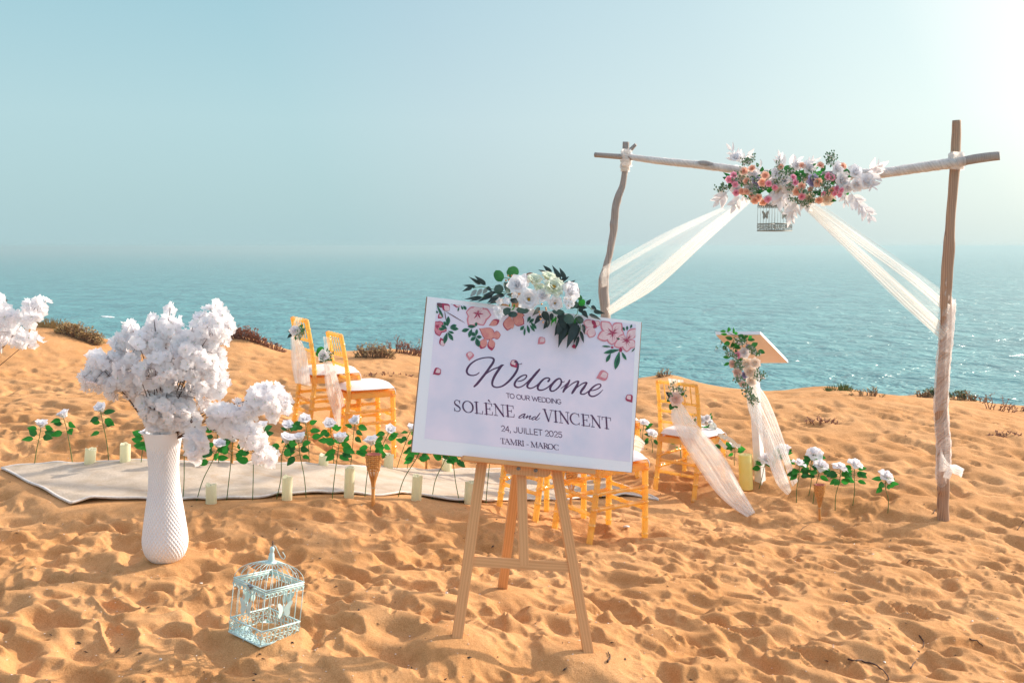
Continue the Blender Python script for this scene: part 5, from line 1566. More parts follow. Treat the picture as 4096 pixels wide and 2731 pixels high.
NEAR = [((612, 1735), (611, 1996)), ((742, 1745), (730, 2000)), ((877, 1772), (779, 2002)), ((932, 1745), (903, 2000)), ((1019, 1775), (1009, 2000)), ((1150, 1748), (1100, 1994)), ((1193, 1746), (1226, 1989)), ((1360, 1744), (1326, 1994)), ((1484, 1758), (1457, 1985)), ((1690, 1775), (1586, 1986)), ((1795, 1775), (1725, 1994)), ((1788, 1760), (1843, 2011)), ((1965, 1770), (1942, 2012)), ((2260, 1780), (2247, 2006)), ((2440, 1770), (2445, 1995))]
for i, (h_, b_) in enumerate(FAR):
    vis = 'half hidden by the vase' if i == 3 else ('under the drooping blossom' if i == 4 else ('behind the poster' if i == 13 else ''))
    rose('white rose at the far rug edge, ' + (vis if vis else ORD[i] + ' from the left'), h_, b_, 'white roses planted along the rug', 6, rq, 1.28, 0.5)
for i, (h_, b_) in enumerate(NEAR):
    vis = {0: 'just left of the vase', 1: 'peeping out right of the vase', 3: 'in front of a bamboo torch', 4: 'behind hanging blossom'}.get(i, ORD[i] + ' from the left' if i < 10 else ('flower behind the poster, ' + ORD[i - 9] + ' of those'))
    rose('white rose at the near rug edge, ' + vis, h_, b_, 'white roses planted along the rug', 7, rq, 1.32, 0.5)
RIGHT = [((3068, 1832), (3031, 1955), 5, 'beside the lectern foot'), ((3126, 1794), (3152, 1940), 5, 'under the lectern tulle'), ((3197, 1851), (3186, 2010), 8, 'behind the right torch at left'), ((3258, 1809), (3232, 1982), 6, 'tallest above the right torch'), ((3284, 1857), (3250, 2014), 5, 'directly above the right torch'), ((3361, 1866), (3341, 2040), 8, 'just right of the right torch'), ((3421, 1852), (3409, 2020), 7, 'second right of the right torch'), ((3548, 1902), (3550, 2053), 6, 'standing alone nearest the right pole')]
for h_, b_, nl, lab in RIGHT:
    rose('open white rose on a leafy stem, ' + lab, h_, b_, 'open white roses planted near the lectern', nl + 2, rq, 1.5, 1.2)
for h_, b_, nl, lab in (((2609, 1731), (2606, 1812), 5, 'between the poster and the bouquet chair'), ((2577, 1688), (2562, 1775), 4, 'close to the right edge of the poster'), ((2712, 1732), (2735, 1868), 6, 'behind the tulle of the bouquet chair, left'), ((2880, 1755), (2910, 1858), 6, 'behind the seat of the bouquet chair, right'), ((2935, 1780), (2940, 1862), 4, 'behind the front leg of the bouquet chair')):
    rose('white rose ' + lab, h_, b_, 'white roses planted near the bouquet chair', nl, rq, 1.25, 1.1)

# ---------------------------------------------------------------- candles
m, n, l, out = mat('candle_wax')
p = n.new('ShaderNodeBsdfPrincipled'); p.inputs['Roughness'].default_value = 0.45
tl = n.new('ShaderNodeBsdfTranslucent'); mx = n.new('ShaderNodeMixShader'); mx.inputs[0].default_value = 0.4
t = noise(n, l, 9, 3, coords(n, l)); c_ = ramp(n, l, t.outputs[0], [(0.3, (0.84, 0.81, 0.58)), (0.7, (0.88, 0.86, 0.66))])
l.new(c_, p.inputs['Base Color']); l.new(c_, tl.inputs[0]); l.new(p.outputs[0], mx.inputs[1]); l.new(tl.outputs[0], mx.inputs[2]); l.new(mx.outputs[0], out.inputs[0])
m2_ = m.copy(); m2_.name = 'yellow_wax'; MATS['yellow_wax'] = m2_
for nd in m2_.node_tree.nodes:
    if nd.type == 'VALTORGB':
        nd.color_ramp.elements[0].color = (0.90, 0.82, 0.30, 1); nd.color_ramp.elements[1].color = (0.93, 0.87, 0.42, 1)
def candle(label, X, ytop, ybase, wpx, tilt, seed, m='candle_wax', dish=0.010):
    b = hit(X, ybase); k = FPX / b.y
    r_ = wpx / k / 2; H = (ybase - ytop) / k + 0.01
    t = thing('pillar_candle', label, 'candle', (b.x, b.y, b.z - 0.012), 'pillar candles in the sand', rot=Matrix.Rotation(R(tilt), 3, 'Y') @ Matrix.Rotation(R(seed * 40), 3, 'Z'))
    rr = random.Random(seed); ph = rr.uniform(0, 6.28)
    def fn(w, z, i): return 0.0
    mb = MB(); N = 28; vs_, fs = [], []
    prof = [(0.0, 0), (r_ * 0.99, 0), (r_, 0.004), (r_ * 0.985, H * 0.5), (r_ * 0.99, H - 0.004), (r_ * 0.95, H), (r_ * 0.84, H - 0.002), (r_ * 0.7, H - dish), (0.0, H - dish * 1.15)]
    for i, (q, z) in enumerate(prof):
        for s in range(N):
            w = 2 * math.pi * s / N
            wob = 0.0055 * math.sin(2 * w + ph) + 0.003 * math.sin(5 * w + ph * 2) if i >= 4 and i <= 6 and dish > 0.005 else 0
            vs_.append((q * math.cos(w), q * math.sin(w), z + wob))
    for i in range(len(prof) - 1):
        for s in range(N): fs.append((i * N + s, i * N + (s + 1) % N, (i + 1) * N + (s + 1) % N, (i + 1) * N + s))
    mb.add(vs_, fs); mb.build('wax', MATS[m], t)
    mb = MB(); mb.tube([(0, 0, H - dish * 1.15), (0.001, 0, H - dish + 0.004), (0.003, 0, H - dish + 0.010)], 0.0012, 5); mb.build('wick', MATS['dark_wire'], t)
for i, (X, yt, yb_, w, ti, lab) in enumerate([
        (357, 1790, 1860, 43, 7, 'short pale wax candle at the far edge of the rug, first from left'), (500, 1771, 1858, 42, 3, 'taller pale wax candle at the far edge of the rug, second from left'),
        (803, 1812, 1864, 42, 3, 'pale wax candle behind the hanging blossom right of the vase'), (845, 1932, 2012, 44, 1, 'short pale wax candle at the near edge of the rug, right of the vase'),
        (1147, 1901, 1998, 42, 3, 'pale wax candle at the near edge of the rug, left of the tall candle'), (1291, 1815, 1873, 40, 6, 'short pale wax candle before the left chairs at the far rug edge'),
        (1395, 1863, 1990, 41, 3, 'tallest pale wax candle at the near edge of the rug, left of the torch'), (1551, 1812, 1882, 40, 5, 'pale wax candle at the far rug edge, right of the torch'),
        (1664, 1895, 2000, 42, 4, 'pale wax candle under the lower left corner of the poster'), (1786, 1832, 1890, 40, 2, 'pale wax candle at the far rug edge, partly behind the poster'),
        (1876, 1921, 2014, 42, 3, 'pale wax candle half hidden by the left leg of the easel')]):
    candle(lab, X, yt, yb_, w, ti, i + 1)
candle('large yellow pillar candle standing by the lectern foot', 2985, 1812, 1950, 55, -3, 30, 'yellow_wax', 0.003)

# ---------------------------------------------------------------- bamboo torches
wood_mat('bamboo', (0.70, 0.36, 0.12), (0.52, 0.23, 0.065), 8, (2, 2, 0.3), 0.45, 0.1)
solid('torch_tin', (0.50, 0.15, 0.08), (0.40, 0.10, 0.06), 0.35, 40, metal=0.4)
solid('raffia', (0.62, 0.48, 0.30), (0.5, 0.38, 0.22), 0.8, 80)
def make_torch(label):
    t = thing('bamboo_torch', label, 'torch', (0, 0, 0), 'small bamboo torches')
    mb = MB(); bamboo(mb, (0, 0, -0.06), (0, 0, 0.112), 0.0105, (0.55, 0.9), 10, 1.1); mb.build('stake', MATS['bamboo'], t)
    N = 12
    for i in range(N):
        a = 2 * math.pi * i / N; ca, sa = math.cos(a), math.sin(a)
        mb = MB(); P = [(0.0095, 0.105), (0.014, 0.135), (0.026, 0.18), (0.036, 0.215), (0.043, 0.25), (0.049, 0.312)]
        rows = [[Vector((r_ * ca - sa * s * 0.0032, r_ * sa + ca * s * 0.0032, z)) + Vector((ca, sa, 0)) * e_ for s, e_ in ((-1, -.001), (1, -.001), (1, .001), (-1, .001), (-1, -.001))] for r_, z in P]
        mb.grid(rows, uv=False); mb.build('slat', MATS['bamboo'], t)
    for k in range(8):
        z = 0.214 + k * 0.0125; r_ = float(np.interp(z, [0.18, 0.215, 0.25, 0.312], [0.026, 0.036, 0.043, 0.049]))
        mb = MB(); rows = []
        for i in range(49):
            a = 2 * math.pi * i / 48
            rr = r_ + 0.0034 * math.cos(N / 2 * a * 1 + math.pi * k)
            rows.append([Vector((rr * math.cos(a), rr * math.sin(a), z - 0.005)), Vector(((rr + .0018) * math.cos(a), (rr + .0018) * math.sin(a), z)), Vector((rr * math.cos(a), rr * math.sin(a), z + 0.005))])
        mb.grid(rows, uv=False); mb.build('woven_band', MATS['bamboo'], t)
    mb = MB(); mb.lathe([(0.0, 0.24), (0.034, 0.24), (0.043, 0.308), (0.045, 0.311), (0.042, 0.311), (0.034, 0.295), (0.0, 0.293)], 24, cap=False); mb.build('tin_cup', MATS['torch_tin'], t)
    mb = MB(); mb.lathe([(0.0105, 0.100), (0.013, 0.102), (0.013, 0.107), (0.0105, 0.109)], 14, cap=False); mb.tube([(0.012, -0.004, 0.104), (0.022, -0.008, 0.108), (0.03, -0.006, 0.101)], 0.001, 4); mb.build('raffia_tie', MATS['raffia'], t)
    return t
tsrc = make_torch('bamboo torch with woven basket standing at the near edge of the rug')
for k, (X, Y, top, lab) in enumerate(((1492, 2018, 1812, None), (3279, 2078, 1933, 'bamboo torch standing among the open roses at right'), (927, 1860, 1700, 'bamboo torch behind the hanging blossom at the far edge of the rug'), (1705, 1880, 1720, 'bamboo torch at the far rug edge behind the lower left of the poster'), (2283, 2036, 1860, 'bamboo torch hidden behind the right leg of the easel'))):
    t = tsrc if k == 0 else copy_tree(tsrc)
    if lab: t['label'] = lab
    b = hit(X, Y); k_ = FPX / b.y
    sc_ = (Y - top) / k_ / 0.312 / 0.985
    sc_ = 0.96 if k in (2, 3, 4) else sc_
    t.matrix_basis = Matrix.Translation(b) @ Matrix.Rotation(R((1.5, -2, 2, 3, 1)[k]), 4, 'Y') @ Matrix.Rotation(k * 1.1, 4, 'Z') @ Matrix.Scale(sc_, 4)
# ---------------------------------------------------------------- flowers over the welcome board
GZ = (1830, 1040, 600 / 2352)
def GP(x, y, off): return SP(GZ[0] + x * GZ[2], GZ[1] + y * GZ[2], off)
gc = GP(1250, 620, 0.03)
gar = thing('flower_swag', 'swag of white flowers and dark eucalyptus draped over the top of the welcome poster', 'flower swag', gc)
rg = random.Random(17)
kz = GZ[2] / 930.0
def gleaf(b, t, w, m='leaf_slate', sh='lance', off=None, nv=None):
    o1 = rg.uniform(0.012, 0.035) if off is None else off
    pb, pt = GP(*b, o1), GP(*t, o1 + rg.uniform(-0.01, 0.022))
    nv = SN + Vector((rg.uniform(-.45, .45), 0, rg.uniform(-.35, .45))) if nv is None else nv
    place_leaf(gar, pb - gc, pt - gc, w * kz, nv, sh, m)
for b, t, w in (((365, 385), (175, 262), 62), ((445, 390), (265, 245), 78), ((285, 415), (78, 395), 55), ((230, 430), (70, 495), 62), ((460, 420), (545, 500), 62), ((385, 580), (105, 615), 55), ((380, 590), (190, 645), 55),
                ((560, 540), (310, 660), 85), ((745, 545), (500, 600), 78), ((640, 560), (460, 680), 85), ((640, 640), (480, 690), 60), ((860, 550), (760, 540), 50), ((600, 500), (390, 560), 60),
                ((1440, 225), (1265, 150), 62), ((1475, 210), (1340, 80), 78), ((1615, 310), (1485, 82), 88), ((1690, 300), (1598, 118), 78), ((1610, 340), (1755, 260), 72), ((1725, 400), (1855, 310), 58), ((1870, 560), (1920, 440), 52), ((1660, 400), (1730, 330), 60),
                ((2020, 700), (2095, 612), 70), ((2095, 720), (2190, 800), 80), ((2130, 800), (2315, 840), 72), ((2060, 850), (2255, 940), 76), ((1960, 790), (2050, 915), 84), ((1890, 740), (2040, 745), 84), ((1900, 760), (1990, 850), 80), ((1880, 760), (1830, 640), 90),
                ((1290, 740), (1170, 880), 76), ((1340, 800), (1450, 1000), 120), ((1310, 870), (1200, 1015), 84), ((1420, 960), (1345, 1085), 90), ((1430, 930), (1410, 1065), 60), ((1270, 790), (1200, 860), 60), ((1480, 830), (1460, 960), 70),
                ((1640, 960), (1522, 1190), 125), ((1700, 980), (1580, 1370), 130), ((1860, 1000), (1710, 1388), 140), ((1900, 1010), (1820, 1320), 84), ((1900, 1195), (1845, 1402), 58), ((1960, 1005), (1990, 1168), 84), ((1925, 1110), (1980, 1305), 66), ((1610, 960), (1570, 1180), 130), ((1770, 980), (1650, 1250), 145), ((1850, 930), (1780, 1180), 120), ((1600, 900), (1700, 1090), 130), ((1740, 900), (1800, 1100), 110)):
    gleaf(b, t, w)
for b, t, w in (((300, 465), (200, 580), 64), ((385, 450), (300, 562), 64), ((465, 440), (395, 535), 64)): gleaf(b, t, w, 'leaf_pale', 'oval')
for b, t, w, m in (((690, 340), (600, 160), 155, 'leaf_emerald'), ((930, 265), (800, 120), 190, 'leaf_emerald'), ((1145, 275), (1145, 195), 140, 'leaf_rust'), ((690, 520), (600, 395), 150, 'leaf_eucalyptus'), ((820, 520), (730, 345), 140, 'leaf_eucalyptus'), ((1900, 640), (1995, 700), 120, 'leaf_bright'), ((1880, 600), (1960, 590), 90, 'leaf_emerald'),
                   ((1680, 860), (1815, 985), 150, 'leaf_eucalyptus'), ((1860, 890), (1965, 985), 120, 'leaf_eucalyptus'), ((1480, 800), (1685, 835), 90, 'leaf_eucalyptus'), ((920, 780), (1130, 790), 110, 'leaf_eucalyptus'), ((670, 865), (835, 760), 105, 'leaf_eucalyptus'), ((790, 850), (945, 860), 95, 'leaf_eucalyptus'), ((820, 640), (960, 640), 100, 'leaf_slate'), ((1700, 720), (1900, 680), 120, 'leaf_eucalyptus'), ((1560, 880), (1700, 900), 110, 'leaf_slate')):
    gleaf(b, t, w, m, 'round', rg.uniform(0.02, 0.05))
for b, t, w in (((1560, 900), (1460, 1000), 40), ((1500, 870), (1470, 1040), 30), ((1540, 880), (1540, 1010), 30), ((890, 690), (880, 780), 30), ((880, 760), (840, 790), 22), ((820, 690), (815, 740), 24), ((1850, 900), (1840, 1010), 30)): gleaf(b, t, w, 'leaf_bright', 'lance')
# stems
mb = MB()
for pl in ([(240, 440), (330, 425), (420, 425), (560, 460), (800, 520)], [(330, 610), (400, 580), (480, 530), (620, 520), (760, 530)], [(620, 790), (690, 700), (760, 620), (850, 560)], [(1990, 690), (1900, 730), (1880, 830), (1830, 900)], [(1920, 1140), (1925, 1010), (1850, 900)], [(720, 270), (800, 290), (870, 300)], [(1700, 1170), (1780, 1090), (1830, 950)], [(2110, 780), (2040, 720), (1960, 700)]):
    mb.tube([GP(x, y, 0.025) - gc for x, y in catmull(pl, 5)], 0.0016, 5)
tag(mb.build('stems', MATS['stem_green'], gar), kind='stuff')
def multi(name, c, r, ax, m, layers, eye=None, point=0.25, frill=0.0, seed=0):
    """open many-petalled bloom; its petals are sub-parts"""
    rr = random.Random(seed)
    ax = nrm(ax); y = ax.orthogonal().normalized(); x = y.cross(ax)
    M = Matrix((x, y, ax)).transposed().to_4x4() @ Matrix.Scale(r * 1.12, 4); M.translation = Vector(c)
    mb = MB(); mb.ball((0, 0, 0.12), 0.15, 8, 6, (1, 1, .7))
    if eye:
        for k in range(14):
            a = rr.uniform(0, 6.28); q = rr.uniform(0.05, 0.16)
            mb.tube([(0, 0, 0.1), (q * math.cos(a), q * math.sin(a), 0.30)], 0.018, 4)
    b = inst(name, mb.mesh(name, MATS[eye or m]), gar if not isinstance(seed, tuple) else gar, M)
    key = (m, point, frill)
    if key not in PET: PET[key] = petal_mesh('petal', MATS[m], 0.8, 0.30, 0.32, point=point, frill=frill)
    r_up = 1
    for cnt, L, tilt in layers:
        for k in range(cnt):
            a = 2 * math.pi * k / cnt + rr.uniform(-.2, .2)
            A = Matrix.Rotation(a, 4, 'Z') @ Matrix.Translation((0, 0.05, 0.02)) @ Matrix.Rotation(R(tilt + rr.uniform(-8, 8)), 4, 'X') @ Matrix.Scale(L * rr.uniform(.9, 1.08), 4)
            inst('petal', PET[key], b, A)
    return b
PET = {}
fw = lambda a, b: SN + SX * a + SZ * b
rose_bloom(gar, GP(950, 400, 0.07) - gc, fw(-.35, .15), 175 * kz, 'petal_white', rr=rg)
rose_bloom(gar, GP(1060, 300, 0.03) - gc, fw(-.1, .6), 95 * kz, 'petal_white', rr=rg)
multi('ruffled_bloom', GP(1195, 340, 0.045) - gc, 140 * kz, fw(-.1, .7), 'petal_greenish', ((7, .95, 25), (7, .8, 45), (6, .6, 65), (5, .4, 78)), None, 0.0, 0.6, 3)
multi('ruffled_bloom', GP(1420, 300, 0.045) - gc, 140 * kz, fw(.05, .9), 'petal_greenish', ((7, .95, 30), (7, .8, 50), (6, .6, 68)), None, 0.1, 0.3, 4)
multi('dahlia', GP(1500, 440, 0.075) - gc, 185 * kz, fw(.1, .35), 'petal_greenish', ((9, 1.0, 18), (9, .85, 36), (7, .62, 55)), 'stamen_gold', 0.8, 0.0, 5)
rose_bloom(gar, GP(1755, 500, 0.07) - gc, fw(.45, .15), 175 * kz, 'petal_white', rr=rg)
multi('open_bloom', GP(1115, 620, 0.085) - gc, 165 * kz, fw(-.1, -.1), 'petal_white', ((6, 1.0, 14), (6, .9, 34), (5, .66, 55)), 'stamen_gold', 0.0, 0.5, 6)
rose_bloom(gar, GP(1335, 570, 0.075) - gc, fw(.1, .2), 125 * kz, 'petal_white', rr=rg)
multi('open_bloom', GP(1515, 675, 0.085) - gc, 122 * kz, fw(.2, -.2), 'petal_white', ((6, 1.0, 24), (6, .85, 44), (5, .6, 62)), 'stamen_gold', 0.0, 0.5, 7)
multi('ruffled_bloom', GP(1290, 470, 0.06) - gc, 110 * kz, fw(0, .4), 'petal_greenish', ((7, .95, 25), (7, .75, 50), (6, .5, 70)), None, 0.0, 0.6, 12)
for i, (x, y, r_) in enumerate(((1705, 615, 42), (1772, 622, 42), (1694, 668, 38), (1732, 716, 48), (1792, 690, 42))):
    multi('daisy', GP(x, y, 0.115) - gc, r_ * kz, fw(rg.uniform(-.2, .4), rg.uniform(-.3, .3)), 'petal_white', ((9, 1.0, 8),), 'stamen_gold', 0.0, 0.0, 20 + i)
for i, (x, y, r_) in enumerate(((655, 640, 68), (768, 655, 75), (625, 770, 70), (640, 855, 85), (905, 560, 62))):
    multi('star_flower', GP(x, y, 0.06) - gc, r_ * kz, fw(rg.uniform(-.5, .3), rg.uniform(-.6, .3)), 'petal_white', ((6, 1.0, 22),), None, 0.9, 0.0, 30 + i)
mb = MB()
for x, y in ((795, 245), (850, 245), (760, 320), (805, 310), (830, 335), (1710, 365), (1690, 385), (1780, 390), (1850, 435), (1318, 690), (1385, 750), (1390, 780), (1280, 812), (1290, 856), (1300, 925), (1342, 975)):
    mb.ball(GP(x, y, 0.05) - gc, 0.0042, 8, 6)
tag(mb.build('gold_berries', MATS['gold_bead'], gar), kind='stuff')

# ---------------------------------------------------------------- wedding arch
wood_mat('driftwood', (0.39, 0.34, 0.31), (0.21, 0.175, 0.165), 7, (2.5, 2.5, 0.22), 0.8, 0.5)
wood_mat('pole_wood', (0.44, 0.29, 0.20), (0.24, 0.135, 0.09), 7, (2.5, 2.5, 0.25), 0.75, 0.5)
dR = hit(3775, 2078).y
dL = 8.9
AZ = (2300, 450, 1796 / 2352)
def az(x, y): return (AZ[0] + x * AZ[2], AZ[1] + y * AZ[2])
rb0 = hit(3772, 2078)
arch = thing('wedding_arch', 'driftwood wedding arch of two crooked poles and a cross branch on the sand', 'arch', rb0)
def rough_pole(name, pts, d, m, seed, knots=(), lump=0.17, seg=16):
    """crooked branch: (X, Y, width in photo px); radius wobbles, knots bulge"""
    rr = random.Random(seed)
    c = catmull([(x, y, w, dd) for (x, y, w), dd in zip(pts, d)], 8)
    vs_, fs = [], []
    P = [W(x, y, dd) for x, y, w, dd in c]
    ph = [rr.uniform(0, 6.28) for _ in range(6)]
    a = nrm(P[1] - P[0]).orthogonal().normalized()
    for i, (x, y, w, dd) in enumerate(c):
        t = nrm(P[min(i + 1, len(P) - 1)] - P[max(i - 1, 0)]); a = nrm(a - t * a.dot(t)); b = t.cross(a)
        r_ = w / (FPX / dd) / 2
        for k in range(seg):
            an = 2 * math.pi * k / seg
            q = 1 + lump * (0.5 * math.sin(2 * an + ph[0] + i * .16) + 0.35 * math.sin(3 * an + ph[1] - i * .24) + 0.3 * math.sin(5 * an + ph[2] + i * .09) + 0.25 * math.sin(i * .7 + ph[3] + an))
            for kx, ky, ka, kr in knots:
                dk = math.hypot(x - kx, y - ky) / kr
                if dk < 2.5: q += 0.8 * math.exp(-dk * dk) * max(0, math.cos(an - ka)) ** 2
            vs_.append(P[i] + (a * math.cos(an) + b * math.sin(an)) * r_ * q - Vector(rb0))
    n_ = len(P)
    for i in range(n_ - 1):
        for k in range(seg): fs.append((i * seg + k, i * seg + (k + 1) % seg, (i + 1) * seg + (k + 1) % seg, (i + 1) * seg + k))
    fs.append(tuple(range(seg - 1, -1, -1))); fs.append(tuple((n_ - 1) * seg + k for k in range(seg)))
    mb = MB(); mb.add(vs_, fs); return mb.build(name, MATS[m], arch)
lp = [(*az(268, 155), 24), (*az(263, 230), 24), (*az(262, 300), 25), (*az(247, 390), 27), (*az(222, 458), 29), (*az(208, 540), 28), (*az(205, 600), 28), (*az(188, 710), 29), (*az(166, 800), 30), (*az(150, 870), 38), (*az(150, 930), 38), (*az(160, 1060), 38)]
lb = hit(2437, 1862)
lp += [(2428, 1400, 36), (2434, 1640, 38), (2438, 1900, 38)]
o_ = rough_pole('pole', lp, [lb.y] * len(lp), 'driftwood', 2, ((2455, 800, 3.0, 14), (2395, 1115, 2.6, 22), (2472, 900, 0.2, 16)))
dL = lb.y
rp = [(3827, 482, 32), (3824, 560, 34), (3818, 680, 37), (3810, 790, 37), (3801, 910, 38), (3796, 985, 44), (3788, 1100, 42), (3784, 1200, 42), (3783, 1310, 44), (3772, 1470, 45), (3765, 1640, 46), (3774, 1780, 46), (3773, 1880, 47), (3776, 1960, 47), (3772, 2040, 48), (3774, 2110, 48)]
rough_pole('pole', rp, [dR] * len(rp), 'pole_wood', 5, ((3778, 985, 2.9, 20), (3775, 1015, 2.9, 14), (3790, 1955, 0.2, 16)), 0.11)
bm_ = [(*az(105, 222), 20), (*az(240, 232), 22), (*az(330, 240), 20), (*az(480, 258), 23), (*az(650, 275), 25), (*az(820, 297), 27), (*az(1000, 325), 34), (*az(1200, 335), 36), (*az(1400, 328), 36), (*az(1600, 318), 32), (*az(1800, 290), 34), (*az(2000, 262), 35), (*az(2120, 240), 36), (*az(2225, 227), 34)]
def beam_d(X):
    t = (X - 2500) / (3827 - 2500)
    # even spacing along the real beam, not along its foreshortened picture
    xl, xr = (2500 - 2048) / FPX, (3827 - 2048) / FPX
    xx = (X - 2048) / FPX
    u = (xx * dL - xl * dL) / ((xr * dR - xl * dL) - xx * (dR - dL))
    return dL + (dR - dL) * u - 0.045
rough_pole('cross_branch', bm_, [beam_d(x) for x, y, w in bm_], 'driftwood', 9, ((2820, 665, 1.5, 30),), 0.07)
mb = MB(); mb.tube([W(*az(275, 222), dL) - rb0, W(*az(292, 195), dL - .02) - rb0, W(*az(318, 168), dL - .05) - rb0], [0.022, 0.018, 0.014], 8); mb.build('side_twig', MATS['driftwood'], arch)

tulle_mat('tulle_pole', 0.18, 0.62, 5, (0.96, 0.93, 0.92))
# tulle wound round the cross branch and the poles
def spiral_wrap(pts, d, turns, rk, n_=160, wide=0.6, seed=1, org=None):
    """ribbon wound round a pole: overlapping slanted bands"""
    rr = random.Random(seed)
    c = catmull([(x, y, w, dd) for (x, y, w), dd in zip(pts, d)], 10)
    xs = np.linspace(0, len(c) - 1, n_ + 1); A = np.array(c)
    cc = np.stack([np.interp(xs, np.arange(len(c)), A[:, j]) for j in range(4)], 1)
    P = [W(q[0], q[1], q[3]) for q in cc]
    rows = []
    a = nrm(P[1] - P[0]).orthogonal().normalized()
    fr = []
    for i in range(n_ + 1):
        t = nrm(P[min(i + 1, n_)] - P[max(i - 1, 0)]); a = nrm(a - t * a.dot(t)); fr.append((P[i], a.copy(), t.cross(a), t))
    L = sum((P[i + 1] - P[i]).length for i in range(n_)) ; pitch = L / turns
    for i in range(n_ + 1):
        p, a_, b_, t_ = fr[i]; an = 2 * math.pi * turns * i / n_
        r_ = cc[i][2] / (FPX / cc[i][3]) / 2 * rk
        row = []
        for j in range(7):
            s = j / 6 - 0.5
            r2 = r_ * (1 + 0.07 * math.sin(j * 2.4 + i * .15) + 0.03 * rr.uniform(-1, 1)) + 0.002
            row.append(p + t_ * s * pitch * wide * 2 * (1 + 0.3 * math.sin(i * .21)) + (a_ * math.cos(an) + b_ * math.sin(an)) * r2)
        rows.append(row)
    mb = MB(); mb.grid(rows)
    if org is not None: mb.v = [tuple(Vector(q) - Vector(org)) for q in mb.v]
    return mb
wo = W(2900, 680, beam_d(2900))
wrap = thing('tulle_wrap', 'white tulle wound tightly along the cross branch of the arch', 'tulle wrap', wo)
lw = bm_[2:8]; rw = bm_[8:12]
for pts_, tr, sd in ((lw, 9, 1), (lw, 7.3, 2), (rw, 7, 3), (rw, 5.6, 4)):
    spiral_wrap(pts_, [beam_d(x) for x, y, w in pts_], tr, 1.09 + 0.04 * (sd % 2), 200, 0.58, sd, wo).build('winding', MATS['tulle_dense'], wrap)
def knot(parent, org, X, Y, d, wpx, hpx, seed):
    """bunched cloth tied round a joint"""
    rr = random.Random(seed); k = d / FPX
    for q in range(3):
        mb = MB(); rows = []
        for i in range(17):
            a = 2 * math.pi * i / 16
            row = []
            for j in range(9):
                s = j / 8 - 0.5
                r_ = wpx * k / 2 * (1.0 + 0.16 * math.sin(a * 3 + j * 1.3 + seed + q) + 0.08 * math.sin(j * 2.5 + q)) * (1 - 0.25 * s * s) + 0.004 * q
                z = s * hpx * k + 0.3 * wpx * k * math.sin(a + q * 2.1) * (0.5 - abs(s) * .4)
                row.append(W(X, Y, d) - Vector(org) + Vector((r_ * math.cos(a), r_ * math.sin(a), z)))
            rows.append(row)
        mb.grid(rows); mb.build('tied_knot', MATS['tulle_dense'], parent)
knot(wrap, wo, *az(270, 238), beam_d(az(270, 238)[0]) + 0.01, 36, 62, 1)
knot(wrap, wo, *az(262, 280), dL - .01, 30, 40, 5)
knot(wrap, wo, *az(1998, 255), dR - 0.02, 50, 62, 2)
# hanging drapes
def PXd(lst): return [W(X, Y, d) for X, Y, d in lst]
c1 = W(2950, 815, beam_d(2950))
d1 = thing('tulle_drape', 'sheer white tulle drape swept from the arch flowers to the left pole', 'drape', c1, 'sheer drapes of the wedding arch')
bd = beam_d(2960)
def ADD(parent, org, *a, mname='tulle', **k):
    mb = drape(*a, **k); mb.v = [tuple(Vector(q) - Vector(org)) for q in mb.v]; return mb.build(a[0], MATS[mname], parent)
ADD(d1, c1, 'sheer_panel', PXd([(2880, 835, bd), (2700, 925, bd + .25), (2560, 1005, dL - .15), (2430, 1075, dL - .06)]), PXd([(3000, 800, bd), (2800, 965, bd + .25), (2600, 1130, dL - .15), (2436, 1255, dL - .06)]), None, 1, 6, 0.022, seed=3, mname='tulle_sheer')
ADD(d1, c1, 'gathered_edge', PXd([(2975, 795, bd - .02), (2790, 935, bd + .22), (2590, 1105, dL - .17), (2425, 1232, dL - .07)]), PXd([(3008, 800, bd - .02), (2825, 965, bd + .22), (2625, 1150, dL - .17), (2440, 1262, dL - .07)]), None, 3, 4, 0.016, seed=6, mname='tulle_arch')
ADD(d1, c1, 'upper_edge', PXd([(2880, 832, bd), (2690, 915, bd + .25), (2540, 995, dL - .15), (2410, 1070, dL - .06)]), PXd([(2905, 838, bd), (2700, 945, bd + .25), (2550, 1030, dL - .15), (2415, 1110, dL - .06)]), None, 2, 3, 0.014, seed=8, mname='tulle_sheer')
ADD(d1, c1, 'pole_turn', PXd([(2425, 1068, dL - .07), (2405, 1090, dL - .05), (2392, 1120, dL + .02)]), PXd([(2430, 1140, dL - .07), (2408, 1150, dL - .05), (2394, 1165, dL + .02)]), None, 2, 3, 0.01, seed=9, mname='tulle_sheer')
c2 = W(3190, 800, beam_d(3190))
d2 = thing('tulle_drape', 'white tulle drape swept from the arch flowers to the right pole and wound down it', 'drape', c2, 'sheer drapes of the wedding arch')
bd = beam_d(3210)
ADD(d2, c2, 'sheer_panel', PXd([(3180, 800, bd), (3400, 1000, bd - .3), (3620, 1190, dR + .25), (3775, 1330, dR - .03)]), PXd([(3260, 800, bd), (3450, 935, bd - .3), (3650, 1070, dR + .25), (3800, 1180, dR - .05)]), None, 1, 7, 0.022, seed=13, mname='tulle_sheer')
ADD(d2, c2, 'gathered_edge', PXd([(3172, 795, bd), (3370, 985, bd - .3), (3590, 1200, dR + .25), (3765, 1360, dR - .03)]), PXd([(3205, 795, bd), (3415, 975, bd - .3), (3640, 1175, dR + .25), (3790, 1315, dR - .05)]), None, 3, 4, 0.016, seed=16, mname='tulle_arch')
